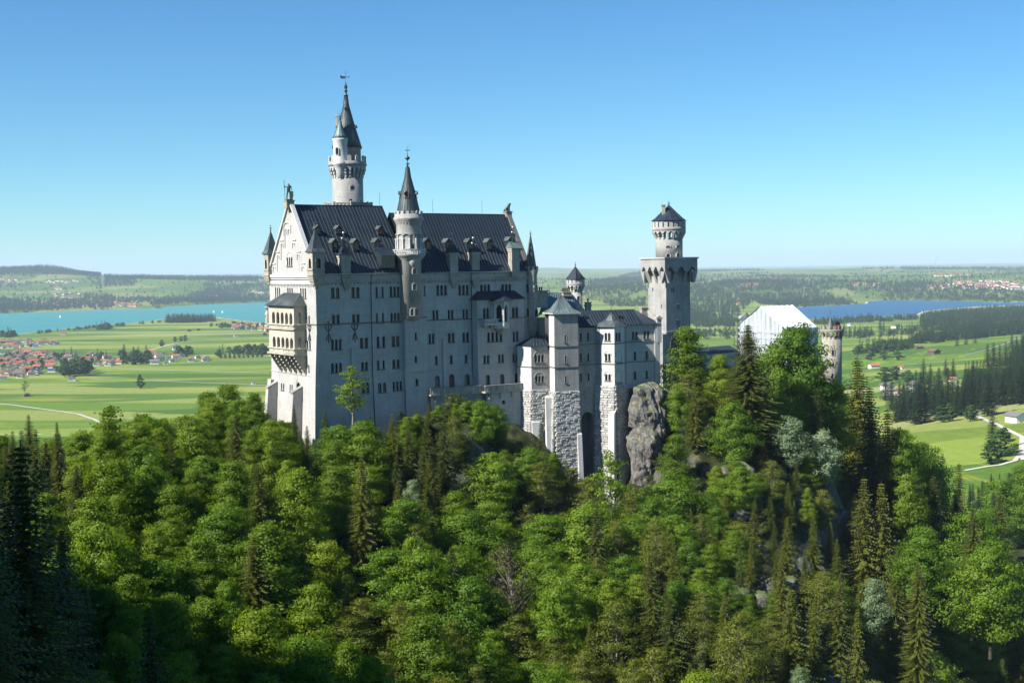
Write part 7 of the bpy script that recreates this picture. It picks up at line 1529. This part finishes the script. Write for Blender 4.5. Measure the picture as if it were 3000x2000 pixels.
# second wood on the valley side behind the crag, trees still told apart
n_ = 0
for i in rs.permutation(len(XX))[:0]: pass
xx = rs.uniform(.26, .47, 900); yy = rs.uniform(430, 820, 900); xx = xx*yy; zz_ = H(xx, yy)
for x, y, z in zip(xx, yy, zz_):
    px, py = zone(x, y, z)
    top = 1330+max(0, (2790-px))*.35 if px > 2560 else 2000
    if px < 2580 or px > 3120: continue
    h = rs.uniform(20, 32); zt_ = at(px, 1395+max(0, 2860-px)*.5-max(0, px-2860)*.35, y).z
    if z+h > zt_: h = (zt_-z)*rs.uniform(.8, 1)
    if h < 9 or not free(x, y, 3.0) or n_ > 60: continue
    put(x, y, 3.0); n_ += 1; plant('darkspruce' if rs.rand() < .85 else 'maple', x, y, h, 'dark green spruce in the wood below the valley meadow', 'spruces below the valley meadow', 1.15, z=z-.5)
# ---- houses
HC = {'red': (.30, .085, .045), 'orange': (.36, .13, .07), 'brown': (.15, .085, .06), 'grey': (.14, .135, .13), 'solar': (.04, .07, .16)}
for k, c in HC.items(): M['r_'+k] = mat('roof_'+k+'_tile', c, .8)
M['plaster'] = mat('white_house_plaster', (.72, .70, .65), .9); M['barnwood'] = mat('weathered_barn_wood', (.10, .065, .04), .9); M['balcony'] = mat('balcony_wood', (.12, .06, .03), .9)
def house_meshes(w_, l_, hw, pitch, wallm, roofm):
    org = None; b = MB(); x, y = w_/2, l_/2; rz = hw+x*pitch
    b.box(-x, x, -y, y, -2, hw); b.face([(-x, -y, hw), (x, -y, hw), (0, -y, rz)]); b.face([(x, y, hw), (-x, y, hw), (0, y, rz)]); wall = b
    r = MB(); e = 1.2; zt = rz+.25; ze_ = hw-e*pitch+.25; t = .25
    for s in (-1, 1):
        P = [(s*(x+e), -y-e, ze_), (s*(x+e), y+e, ze_), (0, y+e, zt), (0, -y-e, zt)]; P = P if s > 0 else P[::-1]; r.face(P); r.face([(a, b_, c-t) for a, b_, c in P][::-1])
        r.face([(s*(x+e), -y-e, ze_), (0, -y-e, zt), (0, -y-e, zt-t), (s*(x+e), -y-e, ze_-t)][::s])
    c = MB(); c.box(1, 1.7, 1, 1.7, rz-1.5, rz+1.0)
    g = MB(); g.box(-x*.9, x*.9, -y-.9, -y, hw*.55, hw*.55+.9)
    return wall, r, c, g
HP = []
def mk(nm, b, m): o = b.build(nm, m); me = o.data; bpy.data.objects.remove(o); return me
for i, (w_, l_, hw, pi_, wm, rm) in enumerate([(11, 14, 5.5, .45, 'plaster', 'red'), (12, 16, 5.6, .42, 'plaster', 'orange'), (13, 18, 5.8, .4, 'plaster', 'brown'), (10, 13, 5.2, .5, 'plaster', 'grey'), (12, 15, 5.5, .45, 'plaster', 'red'), (14, 22, 6, .45, 'plaster', 'red'), (12, 18, 5.5, .42, 'barnwood', 'brown'), (12, 15, 5.5, .4, 'plaster', 'solar')]):
    a, b_, c, g = house_meshes(w_, l_, hw, pi_, wm, rm); HP.append((rm, mk('wall', a, M[wm]), mk('roof', b_, M['r_'+rm]), mk('chimney', c, M['plaster']), mk('balcony', g, M['balcony'])))
def house(x, y, k, rot, label, group, s=1.0, nm='house', cat='house'):
    o = thing(nm, label, cat, (x, y, Hs(x, y)), group); o.rotation_euler = (0, 0, rot); o.scale = (s, s, s); ro = None
    for n_i, nm_ in ((1, 'wall'), (2, 'roof'), (4, 'balcony')):
        if nm_ == 'balcony' and nm != 'house': continue
        c = bpy.data.objects.new(nm_, HP[k][n_i]); COL.objects.link(c); c.parent = o; ro = c if nm_ == 'roof' else ro
    if nm == 'house': c = bpy.data.objects.new('chimney', HP[k][3]); COL.objects.link(c); c.parent = ro
    return o
def village(z, poly, n, sp, where, group, zg=8, ks=(0, 0, 1, 1, 2, 2, 3, 4, 5, 6, 7), rot0=.3):
    P = [flat(*z(*q), zg) for q in poly]; xs = [p[0] for p in P]; ys = [p[1] for p in P]; r = random.Random(n*7+int(zg)); pts = []; tries = 0
    while len(pts) < n and tries < 20000:
        tries += 1; x, y = r.uniform(min(xs), max(xs)), r.uniform(min(ys), max(ys))
        if not inpoly(np.array([x]), np.array([y]), P)[0] or any((a-x)**2+(b_-y)**2 < sp*sp for a, b_ in pts): continue
        pts.append((x, y)); k = r.choice(ks); rm = HP[k][0]; col = {'red': 'red', 'orange': 'orange red', 'brown': 'brown', 'grey': 'grey', 'solar': 'blue solar'}[rm]
        house(x, y, k, rot0+r.choice([0, 0, math.pi/2])+r.uniform(-.25, .25), f'{"wooden" if k == 6 else "white"} house with {col} roof {where}', group, r.uniform(.85, 1.15))
village(Z9, [(0, 655), (330, 660), (500, 678), (430, 690), (330, 705), (0, 722)], 44, 21, 'in the village quarter nearest the turquoise lake', 'houses of the lakeside quarter')
village(Z9, [(0, 735), (380, 750), (500, 800), (680, 868), (560, 885), (260, 948), (0, 972)], 104, 18, 'in the dense old village', 'houses of the old village')
village(Z9, [(380, 765), (700, 775), (940, 812), (930, 850), (800, 868), (680, 858), (500, 800)], 36, 22, 'on the north edge of the village', 'houses on the village edge')
village(Z9, [(960, 775), (1110, 760), (1600, 778), (1600, 828), (1250, 830), (1100, 812)], 24, 24, 'in the row along the main road', 'houses along the main road', ks=(0, 1, 3, 3, 7, 5))
village(Z9, [(1775, 535), (2100, 548), (2100, 592), (1780, 582)], 42, 22, 'in the hamlet beside the peninsula', 'houses of the peninsula hamlet', zg=4, ks=(0, 1, 4, 5, 2))
for z, q, k, lb, s, nm in [(Z9, (487, 630), 4, 'long red roofed barn by the lake meadow', 1.0, 'barn'), (Z9, (598, 629), 4, 'small red hut by the lake meadow', .6, 'hut'), (Z9, (1448, 602), 6, 'dark barn, first of two beyond the fields', 1.0, 'barn'), (Z9, (1517, 598), 6, 'dark barn, second of two beyond the fields', .9, 'barn'), (Z9, (1805, 645), 1, 'pale barn alone in the pasture', .9, 'barn'), (Z9, (2025, 632), 6, 'dark barn close to the palace edge', .9, 'barn'),
    (Z9, (208, 1100), 6, 'small dark field hut beside a sparse tree', .62, 'hut'), (Z9, (552, 982), 2, 'brown roofed barn in the meadow below the village', .9, 'barn'), (Z9, (1676, 1103), 3, 'tiny grey hut above the tree tops', .42, 'hut'), (Z9, (1940, 1010), 3, 'white shed near the palace foot', .6, 'shed'), (Z9, (1185, 855), 3, 'long grey farm shed below the main road', 1.3, 'shed'), (Z9, (1270, 857), 3, 'short pale farm shed below the main road', .9, 'shed'), (Z9, (1840, 768), 5, 'large farmhouse with reddish roof by the tree row', 1.4, 'farmhouse'), (Z9, (1350, 745), 7, 'large farm roof covered with solar panels', 1.5, 'farmhouse'),
    (Z8, (1255, 850), 1, 'long barn with red tin roof in the green fields', .9, 'barn'), (Z8, (1438, 856), 1, 'small red roofed barn beside the field track', .55, 'barn'), (Z8, (1648, 757), 6, 'grey field barn with low sweeping roof', 1.1, 'barn'), (Z8, (1400, 587), 2, 'brown farmhouse between the lakeside spruces', 1.3, 'farmhouse'), (Z8, (1778, 938), 1, 'orange roofed hut beside the parking area', .7, 'hut'), (Z8, (1345, 990), 3, 'dark roofed lodge left of the parking area', 1.1, 'lodge'), (Z8, (1530, 990), 3, 'dark roofed lodge right of the parking area', 1.2, 'lodge'),
    (Z8, (2190, 1200), 3, 'white chalet with flat grey roof above the path', .95, 'chalet'), (Z8, (1102, 570), 3, 'grey barn before the lake shore trees', 1.2, 'barn'), (Z8, (1395, 711), 1, 'red roofed barn beside the copse', 1.0, 'barn'), (Z8, (1550, 722), 6, 'dark hut at the corner of the long wood', .8, 'hut'), (Z8, (370, 436), 1, 'orange roofed farm on the round green hill', 1.6, 'farmhouse')]:
    g = gp_(z, q)
    if g: house(g[0], g[1], k, .3 if 'long' not in lb else 1.75, lb.replace('left of', 'west of').replace('right of', 'east of'), None, s, nm, 'house' if nm in ('farmhouse', 'chalet', 'lodge') else nm)
# parked cars on the pale lot
cb = MB(); cb.box(-.9, .9, -2.2, 2.2, .25, .85); cb.hexa([(-.85, -1.5, .85), (.85, -1.5, .85), (.85, 1.3, .85), (-.85, 1.3, .85), (-.7, -1.0, 1.45), (.7, -1.0, 1.45), (.7, .8, 1.45), (-.7, .8, 1.45)]); wb = MB()
for sx in (-.8, .8):
    for sy in (-1.35, 1.35): wb.tube([(sx-.1, sy, .33), (sx+.1, sy, .33)], .33, 8)
car_m = [(mk('body', cb, mat('car_paint_'+n, c, .3)), n) for n, c in (('white', (.75, .75, .75)), ('dark', (.03, .035, .05)), ('silver', (.4, .41, .42)), ('red', (.4, .03, .02)))]; wheel_m = mk('wheels', wb, M['iron'])
lot = [gp_(Z8, q) for q in ((1310, 1035), (1310, 1000), (1600, 1000), (1620, 1030))]
M['road'] = mat('pale_gravel_road', (.44, .42, .37), .95); M['asphalt'] = mat('asphalt', (.17, .17, .165), .9)
if all(lot):
    me = bpy.data.meshes.new('parking_lot'); me.from_pydata([(x, y, Hs(x, y)+.9) for x, y in lot], [], [(0, 1, 2, 3)]); me.materials.append(M['road']); o = bpy.data.objects.new('parking_lot', me); COL.objects.link(o); o['kind'] = 'structure'
    for i in range(34):
        q = (1330+ (i % 17)*16.5, 1008+(i//17)*16); g = gp_(Z8, q)
        if not g: continue
        (bm_, cn) = car_m[r2.randrange(4)]; o = thing('parked_car', f'{cn} car parked on the pale lot by the lodges', 'car', (g[0], g[1], Hs(*g)+1.0), 'cars on the parking lot'); o.rotation_euler = (0, 0, .2)
        for nm, me_ in (('body', bm_), ('wheels', wheel_m)): c = bpy.data.objects.new(nm, me_); COL.objects.link(c); c.parent = o
# distant villages, past the limit for single things
dv, df, cvm = [], [], []
wallb, roofb = MB(), MB()
def far_village(z, poly, n, zg, s=1.3):
    P = [gp_(z, q, 2500) or flat(*z(*q), zg) for q in poly]; xs = [p[0] for p in P]; ys = [p[1] for p in P]; r = random.Random(n); k = 0
    for _ in range(n*12):
        if k >= n: break
        x, y = r.uniform(min(xs), max(xs)), r.uniform(min(ys), max(ys))
        if not inpoly(np.array([x]), np.array([y]), P)[0]: continue
        k += 1; h = Hs(x, y); a = r.choice([0, math.pi/2])+r.uniform(-.3, .3); ca, sa = math.cos(a), math.sin(a); T = lambda u, v, w_: (x+(u*ca-v*sa)*s, y+(u*sa+v*ca)*s, h+w_*s)
        wallb.hexa([T(*q) for q in ((-6, -8, -2), (6, -8, -2), (6, 8, -2), (-6, 8, -2), (-6, -8, 5.5), (6, -8, 5.5), (6, 8, 5.5), (-6, 8, 5.5))])
        roofb.face([T(7, -9, 5.2), T(7, 9, 5.2), T(0, 9, 8.4), T(0, -9, 8.4)]); roofb.face([T(-7, 9, 5.2), T(-7, -9, 5.2), T(0, -9, 8.4), T(0, 9, 8.4)]); roofb.face([T(-6, -8, 5.4), T(6, -8, 5.4), T(0, -8, 8.2)]); roofb.face([T(6, 8, 5.4), T(-6, 8, 5.4), T(0, 8, 8.2)])
far_village(Z9, [(240, 395), (880, 378), (880, 412), (560, 415), (260, 420)], 90, 12, 1.2); far_village(Z9, [(830, 385), (1050, 400), (1050, 428), (860, 425)], 45, 3, 1.1); far_village(Z9, [(0, 200), (140, 200), (140, 215), (0, 218)], 14, 190); far_village(Z9, [(360, 220), (600, 215), (600, 232), (360, 232)], 12, 150); far_village(Z9, [(400, 270), (490, 270), (490, 285), (400, 285)], 8, 90); far_village(Z9, [(380, 310), (720, 300), (720, 360), (380, 350)], 12, 60); far_village(Z9, [(1600, 330), (1660, 330), (1660, 345), (1600, 345)], 6, 40); far_village(Z9, [(1900, 300), (2038, 300), (2038, 312), (1900, 312)], 8, 60)
far_village(Z8, [(1580, 325), (1640, 300), (1800, 282), (2000, 275), (2150, 280), (2300, 320), (2300, 335), (2000, 335), (1750, 330)], 120, 90, 1.4); far_village(Z8, [(330, 305), (500, 300), (520, 320), (340, 320)], 26, 75, 1.5); far_village(Z8, [(560, 270), (700, 268), (700, 280), (560, 280)], 14, 88, 1.5); far_village(Z8, [(1650, 238), (1880, 236), (1880, 246), (1650, 248)], 26, 95, 1.8); far_village(Z8, [(1120, 290), (1300, 290), (1300, 312), (1120, 310)], 12, 85, 1.4)
wo = wallb.build('distant_village', M['plaster']); wo['kind'] = 'stuff'; ro = roofb.build('distant_roofs', M['r_red'], wo); ro['kind'] = 'stuff'
# ---- roads and tracks, draped on the ground
def road(z, pts, w_, m='road', name='road', lift=.35):
    P = [gp_(z, q) for q in pts]; P = [Vector((*p, 0)) for p in P if p]; L = []
    if len(P) < 2: return
    for a, b_ in zip(P[:-1], P[1:]):
        k = max(1, int((b_-a).length/25)); L += [a.lerp(b_, i/k) for i in range(k)]
    L.append(P[-1]); V_ = []; F_ = []
    for i, p in enumerate(L):
        t = (L[min(i+1, len(L)-1)]-L[max(i-1, 0)]).normalized(); n = Vector((-t.y, t.x, 0))*w_/2
        for s in (-1, 1): q = p+n*s; V_.append((q.x, q.y, Hs(q.x, q.y)+lift))
        if i: k = 2*i; F_.append((k-2, k-1, k+1, k))
    me = bpy.data.meshes.new(name); me.from_pydata(V_, [], F_); me.materials.append(M[m]); o = bpy.data.objects.new(name, me); COL.objects.link(o); o['kind'] = 'structure'
road(Z9, [(-40, 1158), (100, 1170), (230, 1185), (480, 1218), (600, 1240), (720, 1280), (800, 1320)], 4.5); road(Z9, [(680, 882), (950, 890), (1200, 898), (1700, 912), (2060, 923)], 5, 'road'); road(Z9, [(690, 970), (1200, 985), (1900, 1012), (2060, 1022)], 4)
road(Z9, [(1100, 760), (1250, 720), (1330, 697), (1480, 678), (2060, 648)], 6); road(Z9, [(900, 860), (1230, 838), (1600, 827), (2060, 816)], 7, 'asphalt'); road(Z9, [(-40, 1040), (300, 1050), (700, 1062)], 2.5); road(Z9, [(0, 1395), (80, 1395), (330, 1394)], 4)
road(Z8, [(1915, 1160), (1990, 1190), (2060, 1220), (2150, 1265), (2230, 1305), (2228, 1350), (2225, 1400), (2240, 1450)], 3.6); road(Z8, [(2225, 1405), (2180, 1458), (2080, 1485), (2000, 1500), (1850, 1525)], 3.0); road(Z8, [(1880, 1140), (2010, 1144), (2280, 1142)], 4); road(Z8, [(2225, 1305), (2290, 1300)], 5)
road(Z8, [(2250, 638), (2200, 655), (2130, 685), (2000, 728), (1850, 765)], 8, 'asphalt'); road(Z8, [(1790, 778), (1600, 810), (1420, 842), (1340, 852)], 5, 'asphalt'); road(Z8, [(1060, 560), (1300, 545), (1480, 535)], 7); road(Z8, [(1620, 950), (1700, 945), (1900, 975)], 6); road(Z5, [(1010, 690), (1040, 700)], 1) if False else None
# ---- sails on the lake
for q, lb in (((1636, 458), 'white sail near the peninsula, closer one'), ((1702, 461), 'white sail further out beside the peninsula'), ((460, 498), 'tiny sailboat in the middle of the turquoise lake')):
    x, y = flat(*Z9(*q), 2); o = thing('sailboat', lb, 'sailboat', (x, y, 1.9)); b = MB(); b.prism([(x-4, y-1), (x+3, y-1.2), (x+5, y), (x+3, y+1.2), (x-4, y+1)], 1.9, 3.1); b.build('hull', M['white_paint'], o); b = MB(); b.tube([(x, y, 3), (x, y, 15)], .12, 5); b.build('mast', M['zinc'], o)
    b = MB(); b.face([(x-.2, y, 4), (x-4, y+.6, 4), (x-.2, y, 14.5)]); b.face([(x+.3, y, 4), (x+3.6, y-.5, 4), (x+.3, y, 13)]); b.build('sail', M['white_paint'], o)
# ---- paraglider
p = at(2741, 757, 1800); PG = thing('paraglider', 'paraglider with orange and white canopy high over the valley', 'paraglider', tuple(p)); n = 10
M['canopy'] = mat('orange_canopy', (.62, .32, .10), .6)
for k in range(n):
    a0, a1 = math.radians(-58+116*k/n), math.radians(-58+116*(k+1)/n); f = lambda a, y_, t: (p.x+4.4*math.sin(a), p.y+y_, p.z+1.2+3.2*(math.cos(a)-1)+t); b = MB()
    b.hexa([f(a0, -1, -.12), f(a1, -1, -.12), f(a1, 1, -.05), f(a0, 1, -.05), f(a0, -1, .18), f(a1, -1, .18), f(a1, 1, .05), f(a0, 1, .05)]); b.build('canopy_cell', M['canopy'] if 2 < k < 8 else M['white_paint'], PG)
for s in (-1, -.5, .5, 1): b = MB(); a = s*math.radians(50); b.tube([(p.x+4.4*math.sin(a), p.y, p.z+1.2+3.2*(math.cos(a)-1)), (p.x+.15*s, p.y, p.z-6.2)], .025, 3); b.build('suspension_line', M['iron'], PG)
pv = [(0, 0, .55), (0, 0, .85), (0, 0, 1.1), (0, 0, 1.3), (.1, -.45, .5), (.1, -.75, .2), (-.1, -.45, .5), (-.1, -.75, .2), (.22, -.1, 1.05), (.3, -.1, 1.4), (-.22, -.1, 1.05), (-.3, -.1, 1.4)]
PI_ = thing('person', 'tiny dark paraglider pilot hanging under the orange canopy', 'person', (p.x, p.y, p.z-7.4)); skin('body', pv, [(0, 1), (1, 2), (2, 3), (0, 4), (4, 5), (0, 6), (6, 7), (2, 8), (8, 9), (2, 10), (10, 11)], [.17, .15, .1, .13, .09, .06, .09, .06, .06, .045, .06, .045], M['iron'], PI_)
# ---- visitors at the parapet below the gatehouse
hv2 = [(0, 0, .95), (0, 0, 1.2), (0, 0, 1.4), (0, 0, 1.5), (0, .02, 1.66), (.1, 0, .88), (.12, -.02, .48), (.12, .02, .08), (-.1, 0, .88), (-.13, .03, .48), (-.13, 0, .08), (.2, 0, 1.38), (.26, .03, 1.12), (.24, -.12, .92), (-.2, 0, 1.38), (-.27, .02, 1.12), (-.25, -.08, .9), (.13, -.14, .04), (-.13, -.16, .04)]
he = [(0, 1), (1, 2), (2, 3), (3, 4), (0, 5), (5, 6), (6, 7), (0, 8), (8, 9), (9, 10), (2, 11), (11, 12), (12, 13), (2, 14), (14, 15), (15, 16), (7, 17), (10, 18)]; hr = [.15, .14, .16, .06, .11, .1, .07, .05, .1, .07, .05, .07, .05, .04, .07, .05, .04, .04, .04]
cl = [mat('clothes_'+n, c, .8) for n, c in (('black', (.015, .015, .018)), ('blue', (.03, .05, .12)), ('grey', (.10, .10, .11)), ('red', (.18, .03, .03)))]
for i, (x, lb, c) in enumerate([(820, 'visitor in red top standing apart at the parapet', 3), (846, 'dark clothed visitor at the parapet, first of a close pair', 0), (856, 'dark clothed visitor at the parapet, second of a close pair', 0), (872, 'grey dressed visitor leaning near the parapet centre', 2), (880, 'blue dressed visitor beside the grey one', 1), (892, 'dark visitor at the east end of the parapet', 0)]):
    P = at(*Z8(x, 1112), 398); o = thing('person', lb, 'person', (P.x, P.y, P.z)); o.rotation_euler = (0, 0, i*1.7); skin('body', hv2, he, hr, cl[c], o)
vp = at(*Z8(855, 1112), 398); vt = MB(); vt.prism([(vp.x-9, vp.y-1.2), (vp.x+8, vp.y-1.2), (vp.x+9, vp.y+14), (vp.x-10, vp.y+14)], vp.z-8, vp.z); VT = vt.build('viewing_terrace', M['gate']); setp(VT, 'stone viewing terrace with parapet below the wrapped gatehouse', 'terrace')
b = MB(); b.box(vp.x-9, vp.x+8, vp.y-1.5, vp.y-1.2, vp.z-.5, vp.z+.75); b.build('parapet', M['gate'], VT)
# ---- rocks
def rockmat():
    m = mat('weathered_limestone_rock', (.3, .3, .28), .95); q = NT(m); P = q.n('NewGeometry').outputs['Position']; n = q.noise(q.mapping(P, (.5, .5, .28)), 1.6, 8, .72); v = q.n('TexVoronoi', feature='DISTANCE_TO_EDGE'); v.inputs['Scale'].default_value = .55; q.l(P, v.inputs['Vector'])
    c = q.ramp(n, [(.28, (.045, .042, .04)), (.45, (.10, .097, .09)), (.58, (.19, .183, .17)), (.75, (.27, .262, .24))]); c = q.mix(q.ramp(q.noise(P, .5, 4), [(.55, 0), (.7, .7)]), c, (.26, .19, .13)); nz = q.n('SeparateXYZ'); q.l(q.n('NewGeometry').outputs['Normal'], nz.inputs[0])
    c = q.mix(q.ramp(q.math('ADD', nz.outputs[2], q.math('MULTIPLY', q.noise(P, 1.3, 4), .6)), [(.95, 0), (1.12, 1)]), c, (.07, .10, .025)); q.l(c, q.b.inputs['Base Color']); q.bump(q.math('ADD', n, q.math('MULTIPLY', v.outputs[0], .3)), 1.0, .7); return m
M['rock'] = rockmat()
def rock(px, py, d, w_, h_, dp_, label, seed, sink=9):
    b = bmesh.new(); bmesh.ops.create_cube(b, size=2); bmesh.ops.subdivide_edges(b, edges=b.edges[:], cuts=26 if w_ > 5 else 9, use_grid_fill=True); c = at(px, py, d); co = np.array([v.co for v in b.verts]); nrm = co/np.maximum(np.linalg.norm(co, axis=1), 1e-6)[:, None]
    co = co*.45+nrm*.75; p_ = co*np.array([w_/2, dp_/2, h_/2]); s = seed*9.7
    n1 = fbm(p_[:, 0]/5+s+p_[:, 1]/7, p_[:, 2]/9+s, 1, 4); n2 = np.abs(fbm(p_[:, 0]/2.3+s+p_[:, 1]/3, p_[:, 2]/2.8-s, 3, 4)); n3 = np.floor((p_[:, 2]+p_[:, 0]*.3)/2.4+n1*2)%2
    p_ += nrm*((n1*2.6-n2*2.4+n3*.35)*min(1, w_/9))[:, None]
    for v, q in zip(b.verts, p_): v.co = q
    me = bpy.data.meshes.new('rock_outcrop'); b.to_mesh(me); b.free(); me.materials.append(M['rock']); o = bpy.data.objects.new('rock_outcrop', me); COL.objects.link(o); o.location = c; o.location.z = min(c.z, Hs(c.x, c.y)+h_*sink-h_/2); setp(o, label, 'rock', 'limestone outcrops of the castle crag'); return o
rock(1900, 1235, 325, 7.5, 18, 8, 'tall dark limestone cliff beside the last stone pier', 1); rock(1890, 1350, 322, 6.5, 15, 7, 'lower part of the dark cliff beside the stone piers', 2); rock(1915, 1170, 328, 6, 5, 6, 'rounded rock head above the dark cliff', 3); rock(1985, 1210, 333, 9, 9, 8, 'smooth grey rock face behind bright leaves', 4)
rock(1625, 1545, 281, 8, 13, 7, 'pale rock spur under the whitebeams', 5, sink=.62); rock(1600, 1480, 284, 6, 7, 6, 'upper ledge of the pale rock spur', 6, sink=.62); rock(2165, 1405, 308, 6, 9, 6, 'pale sunlit cliff under the tall spruce', 7, sink=.62); rock(2420, 1735, 246, 9, 6, 6, 'rough boulders on the grassy slope', 9, sink=.62); rock(2440, 1860, 236, 5, 4, 5, 'pale boulder low on the slope', 10, sink=.62)
rock(2270, 1580, 268, 9, 5, 7, 'grassy ledge of scree in the middle slope', 12, sink=.62); rock(690, 1285, 292, 9, 5, 7, 'brown rock shoulder below the west buttress', 14, sink=.62)
for k in range(26):
    px_, py_ = 2070+R_.random()*400, 1340+R_.random()*460; g = gh(px_, py_, 150, 420)
    if not g: continue
    w_ = R_.uniform(1.8, 4.5); o = rock(px_, py_, g[1], w_, w_*R_.uniform(.6, 1.2), w_*.8, 'small broken grey rock poking through the bare crag slope', 20+k, sink=.5); o['group'] = 'small rocks of the crag slope'; o.rotation_euler = (R_.uniform(-.4, .4), R_.uniform(-.4, .4), R_.uniform(0, 6))
# ---- air
def haze():
    m = bpy.data.materials.new('valley_haze'); m.use_nodes = True; t = m.node_tree; t.nodes.clear(); o = t.nodes.new('ShaderNodeOutputMaterial'); v = t.nodes.new('ShaderNodeVolumePrincipled'); v.inputs['Color'].default_value = (.66, .80, 1.0, 1); v.inputs['Density'].default_value = 3.7e-5; v.inputs['Anisotropy'].default_value = 0.0
    t.links.new(v.outputs[0], o.inputs['Volume']); b = MB(); b.box(-60000, 60000, -1500, 64000, -60, 620); h = b.build('haze', m); h['kind'] = 'stuff'; h.visible_shadow = True
haze()
